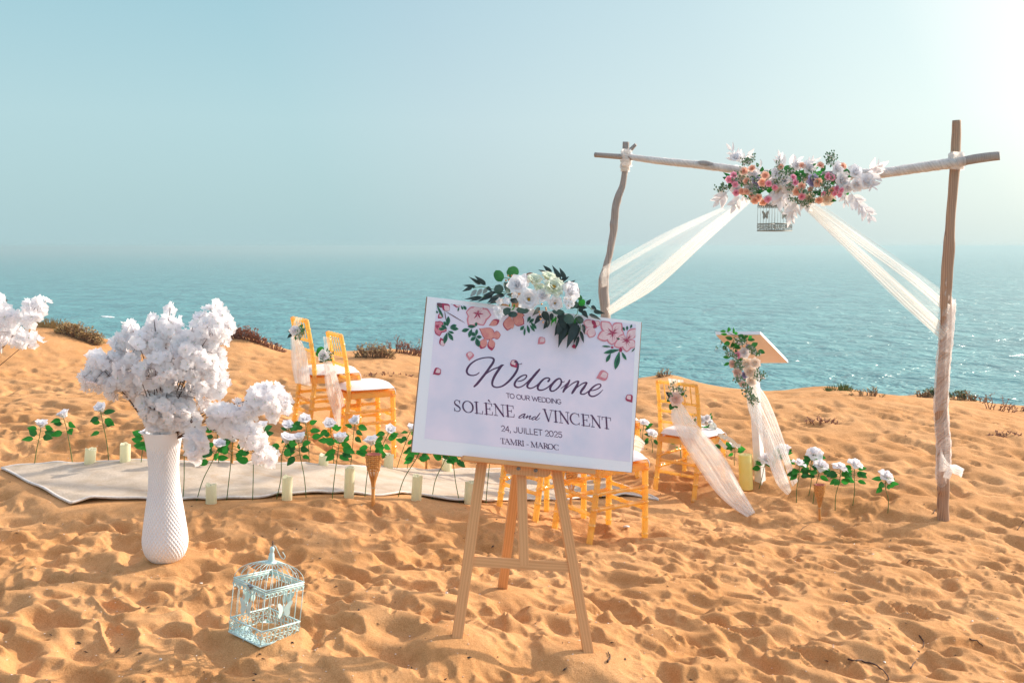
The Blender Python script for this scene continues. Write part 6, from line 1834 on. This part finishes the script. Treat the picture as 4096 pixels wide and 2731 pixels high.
ADD(d2, c2, 'middle_fold', PXd([(3200, 800, bd - .02), (3420, 970, bd - .32), (3640, 1130, dR + .22), (3790, 1260, dR - .05)]), PXd([(3235, 800, bd - .02), (3445, 950, bd - .32), (3655, 1100, dR + .22), (3800, 1220, dR - .05)]), None, 2, 4, 0.014, seed=18, mname='tulle_arch')
pw = [(3796, 1170, 44), (3788, 1310, 45), (3772, 1470, 46), (3765, 1640, 47), (3774, 1780, 47), (3773, 1870, 48)]
for tr, sd in ((5.5, 5), (4.2, 6)):
    spiral_wrap(pw, [dR] * len(pw), tr, 1.14 + .04 * (sd % 2), 200, 0.46, sd, c2).build('winding', MATS['tulle_pole'], d2)
ADD(d2, c2, 'loose_end', PXd([(3762, 1790, dR - .05), (3775, 1830, dR - .07), (3800, 1860, dR - .06)]), PXd([(3755, 1880, dR - .05), (3780, 1880, dR - .07), (3806, 1876, dR - .06)]), None, 2, 3, 0.01, seed=21, mname='tulle_dense')
ADD(d2, c2, 'bow', PXd([(3800, 1858, dR - .06), (3822, 1858, dR - .08), (3852, 1872, dR - .09)]), PXd([(3800, 1885, dR - .06), (3815, 1893, dR - .08), (3842, 1905, dR - .09)]), None, 3, 4, 0.014, seed=23, mname='tulle_dense')
ADD(d2, c2, 'bow', PXd([(3790, 1868, dR - .06), (3778, 1890, dR - .08), (3772, 1908, dR - .09)]), PXd([(3812, 1875, dR - .06), (3800, 1895, dR - .08), (3792, 1912, dR - .09)]), None, 3, 3, 0.012, seed=25, mname='tulle_dense')

# flowers along the branch
FZ = (2700, 500, 900 / 2352)
fc = W(3200, 690, beam_d(3200) - .05)
ag = thing('arch_flowers', 'long spray of white, peach and pink flowers with white leaves on the arch branch', 'flower spray', fc)
rf_ = random.Random(5)
def fz(x, y, off=0.0):
    X, Y = FZ[0] + x * FZ[2], FZ[1] + y * FZ[2]
    return W(X, Y, beam_d(X) - 0.07 - off) - fc, (beam_d(X)) / FPX
def fl(lst, col, off, pet=True):
    for x, y, r_ in lst:
        p_, k = fz(x, y, off + rf_.uniform(0, 0.03))
        ax = Vector(((x - 1250) / 1600, -1, (590 - y) / 330)) + Vector((rf_.uniform(-.3, .3), 0, rf_.uniform(-.25, .25)))
        rose_bloom(ag, p_, ax, r_ * FZ[2] * k * 1.25, col, petals=pet, rr=rf_, name='rose_bloom' if pet else 'bud')
fl([(820, 525, 62), (1070, 510, 60), (1055, 590, 62), (1190, 640, 64), (1145, 590, 60), (1390, 450, 64), (1690, 465, 72), (1740, 580, 78), (1875, 500, 72), (1890, 620, 66), (1990, 590, 72), (780, 640, 52), (640, 350, 52), (650, 670, 55), (1270, 430, 45), (1800, 650, 50)], 'petal_white', 0.08)
fl([(1580, 760, 72), (1390, 760, 60), (1100, 700, 55), (700, 560, 45)], 'petal_cream', 0.06)
fl([(722, 485, 37), (808, 460, 35), (747, 585, 35), (943, 530, 37), (915, 600, 38), (870, 755, 37), (835, 785, 37), (920, 800, 37), (805, 735, 32), (1325, 640, 38), (1270, 690, 42), (1490, 600, 42), (1515, 425, 34), (1755, 435, 34), (1635, 685, 38), (1505, 780, 37), (1410, 675, 27), (700, 690, 32), (1105, 440, 27), (750, 695, 30), (1330, 430, 32)], 'petal_peach', 0.13, True)
fl([(570, 570, 34), (615, 525, 30), (608, 590, 27), (628, 620, 27), (640, 705, 32), (980, 612, 30), (1045, 650, 28), (1232, 550, 30), (1255, 600, 30), (1595, 535, 34), (1640, 550, 30), (1685, 665, 30), (1730, 680, 30), (1665, 715, 24), (1715, 725, 30), (1325, 745, 32), (970, 775, 32), (1545, 715, 24)], 'petal_pink', 0.14, True)
fl([(865, 595, 48), (1440, 580, 58)], 'petal_lilac', 0.10)
for _ in range(80):
    x = rf_.uniform(560, 1800); y = 610 + rf_.gauss(0, 85)
    p_, k = fz(x, y, rf_.uniform(-0.04, 0.09)); a = rf_.uniform(0, 6.28)
    q = p_ + Vector((math.cos(a), rf_.uniform(-.5, .1), math.sin(a))) * rf_.uniform(0.05, 0.085)
    place_leaf(ag, p_, q, rf_.uniform(0.025, 0.042), (rf_.uniform(-.5, .5), -1, rf_.uniform(-.2, .8)), 'pointed', rf_.choice(['leaf_green', 'leaf_green', 'leaf_bright']))
for x0, y0, x1, y1, w in ((870, 440, 850, 395, 34), (900, 490, 915, 435, 46), (1035, 470, 1045, 432, 34), (1625, 445, 1632, 395, 26), (1770, 520, 1765, 470, 46), (1800, 540, 1868, 535, 46), (960, 500, 965, 478, 30), (1440, 425, 1480, 405, 26)):
    p0, k = fz(x0, y0, .1); p1, k = fz(x1, y1, .12); place_leaf(ag, p0, p1, w * FZ[2] * k, (rf_.uniform(-.3, .3), -1, .3), 'pointed', 'leaf_green')
def white_spray(base, tip, n_, lw, seed):
    """feathery sprig of big white leaves"""
    rr = random.Random(seed); p0, k = fz(*base, .06); p1, k = fz(*tip, .10)
    mb = MB(); mb.tube([p0, p0.lerp(p1, .5) + Vector((0, 0, .01)), p1], 0.0022, 5); mb.build('sprig_stem', MATS['leaf_white'], ag)
    d_ = p1 - p0; side = nrm(d_.cross(Vector((0, 1, 0))))
    for i in range(n_):
        t = 0.15 + 0.85 * i / max(1, n_ - 1)
        b = p0.lerp(p1, t * 0.9); sg = 1 if i % 2 else -1
        if i == n_ - 1: sg = 0
        dr = nrm(nrm(d_) * rr.uniform(.6, 1.1) + side * sg * rr.uniform(.5, .9) + Vector((0, rr.uniform(-.4, .2), 0)))
        L = lw * FZ[2] * k * rr.uniform(.8, 1.15) * (1 - 0.25 * t)
        place_leaf(ag, b, b + dr * L, L * rr.uniform(.34, .48), (rr.uniform(-.8, .8), -1, rr.uniform(-.3, .6)), 'pointed', 'leaf_white')
for i, (b, t, n_, lw) in enumerate((((690, 400), (570, 250), 6, 120), ((680, 400), (770, 310), 4, 130), ((640, 380), (600, 330), 4, 100), ((1120, 470), (1095, 330), 6, 120), ((1180, 450), (1290, 370), 6, 150), ((1340, 440), (1460, 375), 5, 120), ((1300, 470), (1260, 440), 3, 120), ((1110, 660), (1100, 800), 8, 180), ((1150, 640), (1180, 760), 5, 160), ((560, 690), (450, 800), 8, 150), ((680, 740), (620, 850), 6, 130), ((720, 740), (740, 790), 3, 100),
                                   ((2000, 500), (2150, 420), 5, 150), ((1980, 520), (2120, 500), 5, 150), ((2000, 600), (2070, 650), 5, 130), ((1790, 690), (1770, 820), 5, 110), ((1830, 700), (1950, 870), 8, 150), ((1930, 830), (2060, 970), 6, 150), ((1270, 770), (1190, 960), 7, 150), ((1290, 790), (1200, 1010), 5, 130), ((1320, 790), (1410, 880), 4, 110), ((1060, 720), (1010, 780), 4, 110), ((900, 440), (880, 430), 2, 90))):
    white_spray(b, t, n_, lw, 60 + i)
for i in range(9):
    x = 560 + 1150 * (i + .5) / 9; y = 600 + rf_.uniform(-90, 110)
    p0, k = fz(x, y, .06)
    filler('filler', ag, p0, [p0 + Vector((rf_.uniform(-.09, .09), -0.09 - rf_.uniform(0, .04), rf_.uniform(-.08, .10))) for _ in range(4)], 80 + i, budr=0.0055)
for x, y in ((760, 410), (490, 620), (1590, 380), (1400, 790), (820, 700), (1260, 760), (1600, 630)):
    p0, k = fz(x, y + 25, .08); filler('filler', ag, p0, [p0 + Vector((rf_.uniform(-.05, .05), -0.05, rf_.uniform(.0, .07) if y < 600 else rf_.uniform(-.06, .03))) for _ in range(4)], int(x), budr=0.0055)

# small cage hanging under the flowers
hd = beam_d(3098) + 0.02
hk = FPX / hd
cage2 = make_cage('pewter_enamel', 'grey birdcage with butterflies hanging under the arch flowers')
s2 = 123 / hk / 0.262
ct = W(3098, 925, hd)
cage2.matrix_basis = Matrix.Translation(ct) @ Matrix.Rotation(R(30), 4, 'Z') @ Matrix.Scale(s2, 4)
top_ = (W(3098, 700, hd).z - ct.z) / s2
mb = MB()
for k_ in range(int((top_ - 0.39) / 0.010)):
    z = 0.39 + 0.010 * k_
    mb.tube([Vector((0.004 * math.cos(q) * (k_ % 2), 0.004 * math.cos(q) * (1 - k_ % 2), z + 0.006 * math.sin(q))) for q in [i * 1.05 for i in range(7)]], 0.001, 4, False)
mb.build('hanging_chain', MATS['dark_wire'], cage2)
# ---------------------------------------------------------------- lectern
solid('lectern_underside', (0.86, 0.68, 0.54), (0.82, 0.62, 0.48), 0.7, 9)
lbp = hit(3036, 1926)
dLc = lbp.y
lect = thing('lectern', 'white lectern post with a slanted top, flowers and tulle tied below it', 'lectern', lbp)
def L_(X, Y, d): return W(X, Y, d) - lbp
mb = MB()
def ring_at(X0, Y0, X1, Y1, dd, dp):   # left and right edge at one height: a square-section post seen corner-on
    xm = X0 + (X1 - X0) * 0.62
    return [L_(X0, Y0, dd + 0.02), L_(xm, Y0 + 2, dd - 0.03), L_(X1, Y1, dd + 0.03), L_(X0 + (X1 - X0) * .38, Y0, dd + 0.08)]
b_, t_ = ring_at(3022, 1975, 3066, 1975, dLc, 0), ring_at(2992, 1470, 3036, 1470, dLc, 0)
mb.hexa(b_ + t_); mb.build('post', MATS['white_paint'], lect)
TLc, TRc, BRc, BLc = L_(2863, 1339, dLc - .12), L_(3043, 1338, dLc - .12), L_(3153, 1451, dLc + .20), L_(2973, 1453, dLc + .20)
nt = nrm((TRc - TLc).cross(BLc - TLc)); nt = nt if nt.z > 0 else -nt
th = 0.030
mb = MB(); mb.hexa([TLc, TRc, BRc, BLc] + [q + nt * th for q in (TLc, TRc, BRc, BLc)]); mb.build('slanted_top', MATS['white_paint'], lect)
mb = MB(); ins = lambda q: q + ((TLc + BRc) / 2 - q) * 0.012 - nt * 0.0015
mb.add([ins(q) for q in (TLc, TRc, BRc, BLc)], [(0, 1, 2, 3), (3, 2, 1, 0)][:1], smooth=False); mb.build('plywood_underside', MATS['lectern_underside'], lect)

LZ = (2840, 1280, 360 / 1568)
fo = W(3000, 1470, dLc - .1)
lf2 = thing('lectern_flowers', 'trailing spray of cream roses and green leaves hung on the front of the lectern', 'flower spray', fo)
rl = random.Random(3)
def lz(x, y, off=0.0): return W(LZ[0] + x * LZ[2], LZ[1] + y * LZ[2], dLc - .14 - off) - fo
kl = LZ[2] * dLc / FPX
for x, y, r_, col in ((590, 565, 92, 'petal_white'), (640, 760, 98, 'petal_cream'), (790, 755, 84, 'petal_cream'), (690, 890, 98, 'petal_cream'), (390, 770, 66, 'petal_blush'), (455, 925, 82, 'petal_blush'), (590, 955, 62, 'petal_lilac'), (720, 1070, 82, 'petal_cream'), (565, 1120, 64, 'petal_blush'), (475, 610, 62, 'petal_pink'), (660, 470, 45, 'petal_lilac')):
    rose_bloom(lf2, lz(x, y, rl.uniform(0, .04)), (rl.uniform(-.4, .4), -1, rl.uniform(-.1, .5)), r_ * kl * 1.22, col, rr=rl)
for b, t, w, m in (((280, 195), (172, 200), 52, 'leaf_bright'), ((330, 205), (320, 125), 72, 'leaf_bright'), ((410, 240), (410, 130), 46, 'leaf_bright'), ((420, 230), (490, 235), 56, 'leaf_bright'), ((300, 250), (183, 240), 46, 'leaf_bright'), ((395, 330), (262, 300), 64, 'leaf_green'), ((350, 400), (235, 420), 84, 'leaf_bright'), ((250, 440), (250, 530), 78, 'leaf_green'), ((390, 430), (515, 440), 66, 'leaf_bright'), ((355, 640), (222, 645), 62, 'leaf_bright'), ((335, 740), (240, 795), 56, 'leaf_bright'),
                   ((600, 300), (480, 265), 80, 'leaf_green'), ((590, 300), (560, 425), 110, 'leaf_green'), ((630, 320), (610, 260), 90, 'leaf_green'), ((650, 340), (785, 345), 66, 'leaf_green'), ((670, 320), (735, 280), 62, 'leaf_bright'), ((720, 460), (835, 400), 90, 'leaf_green'), ((700, 470), (790, 490), 70, 'leaf_green'), ((840, 530), (958, 575), 80, 'leaf_green'), ((760, 580), (885, 600), 70, 'leaf_green'), ((420, 470), (540, 490), 80, 'leaf_green'), ((380, 480), (400, 380), 70, 'leaf_green'), ((470, 520), (440, 560), 60, 'leaf_green'), ((480, 680), (560, 700), 70, 'leaf_green'), ((800, 850), (870, 800), 50, 'leaf_slate'), ((720, 970), (785, 935), 40, 'leaf_slate'), ((590, 1010), (600, 1060), 60, 'leaf_green'), ((640, 1100), (660, 1190), 40, 'leaf_green'), ((690, 1330), (760, 1530), 22, 'leaf_green'), ((670, 1180), (700, 1330), 36, 'leaf_green')):
    place_leaf(lf2, lz(*b, .02), lz(*t, .04), w * kl, (rl.uniform(-.4, .4), -1, rl.uniform(-.2, .5)), 'oval', m)
mb = MB()
for pl in ([(640, 640), (560, 440), (440, 280), (350, 235), (290, 200)], [(620, 600), (640, 400), (640, 330)], [(600, 700), (420, 560), (300, 470)], [(700, 900), (690, 1200), (740, 1480)]):
    mb.tube([lz(x, y, .02) for x, y in catmull(pl, 5)], 0.0018, 5)
tag(mb.build('stems', MATS['twig_brown'], lf2), kind='stuff')
for i, (x, y, tips) in enumerate(((480, 640, [(300, 540), (330, 620), (420, 680), (180, 470)]), (700, 560, [(760, 520), (860, 560), (800, 600), (700, 470)]), (520, 800, [(440, 720), (540, 760), (480, 830), (540, 880)]), (540, 1040, [(450, 1070), (500, 1000), (520, 1120)]), (740, 1000, [(830, 950), (910, 1000), (960, 990), (890, 1060)]), (650, 1150, [(630, 1300), (660, 1260), (720, 1310), (560, 1190)]), (700, 1330, [(780, 1380), (800, 1430), (690, 1400), (740, 1460)]), (640, 420, [(430, 380), (480, 360), (560, 420)]))):
    filler('filler', lf2, lz(x, y, .03), [lz(a, b, .07) for a, b in tips], 200 + i, budr=0.006)
cT = W(3010, 1570, dLc - .12)
ld = thing('tulle_drape', 'two white tulle tails blowing from the lectern flowers down to the sand', 'drape', cT)
e1 = hit(3150, 1975); 
ADD(ld, cT, 'tail', PXd([(2985, 1560, dLc - .12), (2995, 1640, dLc - .16), (3040, 1740, dLc - .25), (3075, 1850, dLc - .38), (3110, 1935, dLc - .5), (3148, 1978, e1.y)]), PXd([(3010, 1560, dLc - .12), (3035, 1640, dLc - .16), (3085, 1740, dLc - .25), (3125, 1850, dLc - .38), (3150, 1915, dLc - .5), (3164, 1960, e1.y)]), None, 3, 5, 0.018, seed=31, mname='tulle')
ADD(ld, cT, 'tail', PXd([(3000, 1550, dLc - .10), (3040, 1640, dLc - .14), (3085, 1740, dLc - .2), (3135, 1850, dLc - .34), (3168, 1945, e1.y + .1)]), PXd([(3022, 1530, dLc - .10), (3070, 1600, dLc - .14), (3120, 1720, dLc - .2), (3165, 1850, dLc - .34), (3192, 1922, e1.y + .12)]), None, 2, 5, 0.018, seed=33, mname='tulle')

# ---------------------------------------------------------------- dry plants along the cliff edge
solid('dry_twig', (0.30, 0.185, 0.11), (0.19, 0.11, 0.065), 0.9, 30)
solid('dry_straw', (0.46, 0.33, 0.14), (0.32, 0.22, 0.09), 0.9, 30)
solid('rust_stalk', (0.30, 0.13, 0.075), (0.20, 0.085, 0.06), 0.9, 30)
solid('succulent_green', (0.13, 0.19, 0.06), (0.08, 0.12, 0.04), 0.8, 30)
solid('deep_green', (0.03, 0.13, 0.025), (0.02, 0.08, 0.02), 0.8, 30)
def ridge_hit(X, Y):
    """nearest point to the ray that lies on the sand near the cliff edge"""
    r = ray(X, Y); dd = np.arange(9.0, 13.4, 0.02)
    g = ground(r.x * dd, dd); gap = (CAMZ + r.z * dd) - g
    k = np.nonzero(gap < 0)[0]; i = k[0] if len(k) else int(np.argmin(np.abs(gap)))
    return Vector((r.x * dd[i], dd[i], float(g[i])))
def shrub(label, X, Y, wpx, hpx, m, kind, n_, seed, cat='shrub', grp='low plants along the cliff edge'):
    rr = random.Random(seed); c = ridge_hit(X, Y); k = c.y / FPX
    t = thing({'twig': 'dry_shrub', 'tuft': 'grass_tuft', 'leafy': 'low_shrub'}[kind], label, cat, c, grp)
    mb = MB(); lv = MB()
    for i in range(n_):
        x0 = rr.uniform(-.5, .5) * wpx * k; y0 = rr.uniform(-.12, .12) * wpx * k
        z0 = float(ground(c.x + x0, c.y + y0)) - c.z - 0.02
        env = math.sqrt(max(0.1, 1 - (2 * x0 / (wpx * k)) ** 2))
        H = hpx * k * rr.uniform(.45, 1.1) * env
        p0 = Vector((x0, y0, z0)); p1 = p0 + Vector((rr.uniform(-.5, .5) * H + x0 * .3, rr.uniform(-.4, .4) * H, H))
        if kind == 'tuft':
            w_ = 0.006
            mid = p0.lerp(p1, .55) + Vector((0, 0, .15 * H)); s = Vector((w_, 0, 0))
            lv.add([p0 - s, p0 + s, mid + s * .7, mid - s * .7, p1], [(0, 1, 2, 3), (3, 2, 4)])
        else:
            mid = p0.lerp(p1, .5) + Vector((rr.uniform(-1, 1), rr.uniform(-1, 1), rr.uniform(-.4, .6))) * .18 * H
            mb.tube([p0, mid, p1], [0.0065, 0.0045, 0.002], 4, False)
            for _ in range(3):
                q = mid.lerp(p1, rr.random()); e_ = q + Vector((rr.uniform(-1, 1), rr.uniform(-1, 1), rr.uniform(-.3, 1))) * .28 * H
                mb.tube([q, e_], [0.0035, 0.0015], 4, False)
                for _k in range(3 if kind == 'leafy' else 1):
                    a = q.lerp(e_, rr.random()); d_ = Vector((rr.uniform(-1, 1), rr.uniform(-1, 1), rr.uniform(-.2, 1))).normalized() * rr.uniform(.015, .035)
                    s = d_.orthogonal().normalized() * .008
                    lv.add([a - s * .4, a + d_ * .5 - s, a + d_, a + d_ * .5 + s], [(0, 1, 2, 3)])
    if mb.v: tag(mb.build('twigs', MATS['dry_twig' if m != 'rust_stalk' else m], t), kind='stuff')
    if lv.v: tag(lv.build('foliage', MATS[m], t), kind='stuff')
    return t
SH = [('straw coloured grass clump on the left sand mound', 200, 1310, 150, 45, 'dry_straw', 'tuft', 220), ('dense olive shrub on the slope of the left sand mound', 320, 1358, 150, 62, 'dry_straw', 'leafy', 170), ('small brown shrub behind the left blossom on the mound', 270, 1315, 60, 40, 'dry_straw', 'twig', 30),
      ('reddish brown shrub right of the white blossom crown', 985, 1360, 130, 55, 'rust_stalk', 'leafy', 110), ('low rusty stalks sloping down before the left chairs', 1080, 1392, 100, 35, 'rust_stalk', 'twig', 60),
      ('dark dry shrub between the chairs and the poster', 1500, 1430, 130, 62, 'dry_straw', 'twig', 120), ('tangle of bare branches at the left edge of the poster', 1600, 1410, 150, 62, 'rust_stalk', 'twig', 60), ('thin bare twigs touching the left side of the poster', 1675, 1425, 60, 40, 'rust_stalk', 'twig', 18),
      ('tiny dry tuft above the chair with the bouquet', 2655, 1505, 55, 38, 'dry_straw', 'twig', 26), ('pale green spiky tuft on the mound right of the lectern', 3360, 1562, 120, 40, 'succulent_green', 'tuft', 90), ('thin dry weed with faint stalks right of the spiky tuft', 3470, 1582, 110, 48, 'dry_straw', 'twig', 26),
      ('deep green shrub behind the right pole', 3745, 1588, 90, 45, 'deep_green', 'leafy', 90), ('pale weed left of the right pole at the cliff edge', 3700, 1590, 60, 38, 'dry_straw', 'twig', 24), ('green and straw weed right of the right pole', 3845, 1598, 90, 42, 'succulent_green', 'leafy', 36), ('thin pale weeds near the right end of the cliff edge', 3900, 1605, 110, 50, 'dry_straw', 'twig', 22), ('bare forked driftwood branch at the far right edge of the cliff', 3985, 1640, 130, 75, 'rust_stalk', 'twig', 13), ('small twigs in the right corner of the cliff edge', 4070, 1640, 70, 30, 'rust_stalk', 'twig', 14)]
for i, (lab, X, Y, w, h, m, kd_, n_) in enumerate(SH): shrub(lab, X, Y, w, h, m, kd_, n_, 300 + i)
for i, (lab, X, Y, w, h) in enumerate((('dark wiry roots on the sand hump right of the lectern', 3290, 1690, 150, 34), ('dry twigs lying on the sand above the right pole foot', 4020, 1745, 120, 22), ('scatter of dry roots on the slope right of the left chairs', 1560, 1500, 200, 14))):
    shrub(lab, X, Y, w, h, 'rust_stalk', 'twig', 22, 340 + i, 'roots', 'dry roots lying on the upper sand')

# ---------------------------------------------------------------- litter on the sand
rd = random.Random(77)
def dry_root(label, pxs, r_, grp='dry twigs lying on the sand'):
    P = [hit(*q) for q in catmull(pxs, 4)]
    o = P[0]; mb = MB()
    mb.tube([p_ - o + Vector((0, 0, r_ * rd.uniform(.4, 2.2))) for p_ in P], [r_ * (1 - .5 * i / len(P)) for i in range(len(P))], 6)
    ob = mb.build('dry_twig', MATS['twig_brown'], None); ob.location = o
    return tag(ob, label, 'twig', grp)
def n9(x, y): return (2900 + x * .53, 1900 + y * .53)
dry_root('long curved root lying in the lower right sand', [n9(930, 1400), n9(1060, 1415), n9(1170, 1460), n9(1235, 1540), n9(1215, 1565)], 0.0045)
dry_root('dark twig on the sand right of the long curved root', [n9(1400, 1470), n9(1420, 1430), n9(1440, 1408)], 0.003)
dry_root('branching stick in the lower right sand above the curved root', [n9(1465, 1215), n9(1480, 1240), n9(1500, 1275), n9(1495, 1300)], 0.0035)
dry_root('slanting stick at the right side of the lower sand', [n9(1845, 1245), n9(1900, 1265), n9(1945, 1300)], 0.0035)
dry_root('thin curved twig beside the right pole foot', [n9(1570, 295), n9(1590, 265), n9(1615, 275), n9(1625, 300)], 0.003)
dry_root('thin pale root on the middle right sand', [n9(1370, 665), n9(1410, 640), n9(1450, 645), n9(1500, 660)], 0.002)
dry_root('small forked twig in the sand below the right torch', [n9(575, 415), n9(600, 390), n9(630, 378)], 0.002)
dry_root('twig at the right picture edge beyond the arch pole', [n9(2205, 415), n9(2230, 385), n9(2255, 350)], 0.003)
dry_root('short dark twig right of the easel foot', [(2430, 2650), (2440, 2630), (2432, 2610)], 0.004)
dry_root('pale straw on the sand in the lower left', [(465, 2615), (475, 2600), (480, 2595)], 0.0025)
dk, shl = MB(), MB()
for i in range(520):
    y = 3.2 + 7.5 * rd.random() ** 1.6; x = rd.uniform(-.56, .56) * y
    z = float(ground(x, y)); a = rd.uniform(0, 6.28); L = rd.uniform(.004, .013) * (1 if rd.random() < .9 else 1.3); w_ = L * rd.uniform(.25, .6)
    d_ = Vector((math.cos(a), math.sin(a), rd.uniform(-.1, .5))) * L; s = Vector((-math.sin(a), math.cos(a), rd.uniform(-.2, .2))) * w_
    c = Vector((x, y, z + .003)); up_ = Vector((0, 0, w_ * .7))
    dk.add([c - d_, c - s, c + d_, c + s, c + up_], [(0, 1, 4), (1, 2, 4), (2, 3, 4), (3, 0, 4)], smooth=False)
for i in range(1500):
    y = 3.2 + 5.5 * rd.random() ** 1.7; x = rd.uniform(-.56, .56) * y
    z = float(ground(x, y)); L = rd.uniform(.0015, .0042) * (1 if rd.random() < .95 else 2.2)
    c = Vector((x, y, z + L * .4)); a = rd.uniform(0, 6.28)
    p_ = [c + Vector((math.cos(a + q) * L * (1.3 if q in (0, 3.14) else .8), math.sin(a + q) * L * .9, rd.uniform(-.2, .6) * L)) for q in (0, 1.57, 3.14, 4.7)]
    shl.add(p_ + [c + Vector((0, 0, L * .7))], [(0, 1, 4), (1, 2, 4), (2, 3, 4), (3, 0, 4)], smooth=False)
solid('dark_litter', (0.07, 0.04, 0.025), (0.03, 0.02, 0.015), 0.9, 60)
solid('shell', (0.78, 0.70, 0.60), (0.66, 0.55, 0.45), 0.5, 60)
tag(dk.build('plant_debris', MATS['dark_litter'], None), 'dark crumbs of dry plants strewn over the sand', None, None, 'stuff')
tag(shl.build('shell_fragments', MATS['shell'], None), 'tiny pale shell fragments sprinkled in the sand', None, None, 'stuff')
q = hit(2505, 2114); mb = MB(); mb.tube([(-.02, 0, .012), (.0, .002, .014), (.02, .006, .011)], [.006, .007, .006], 8); ob = mb.build('candle_stub', MATS['white_paint'], None); ob.location = q
tag(ob, 'small white scrap lying on the sand under the nearest chair', 'scrap')
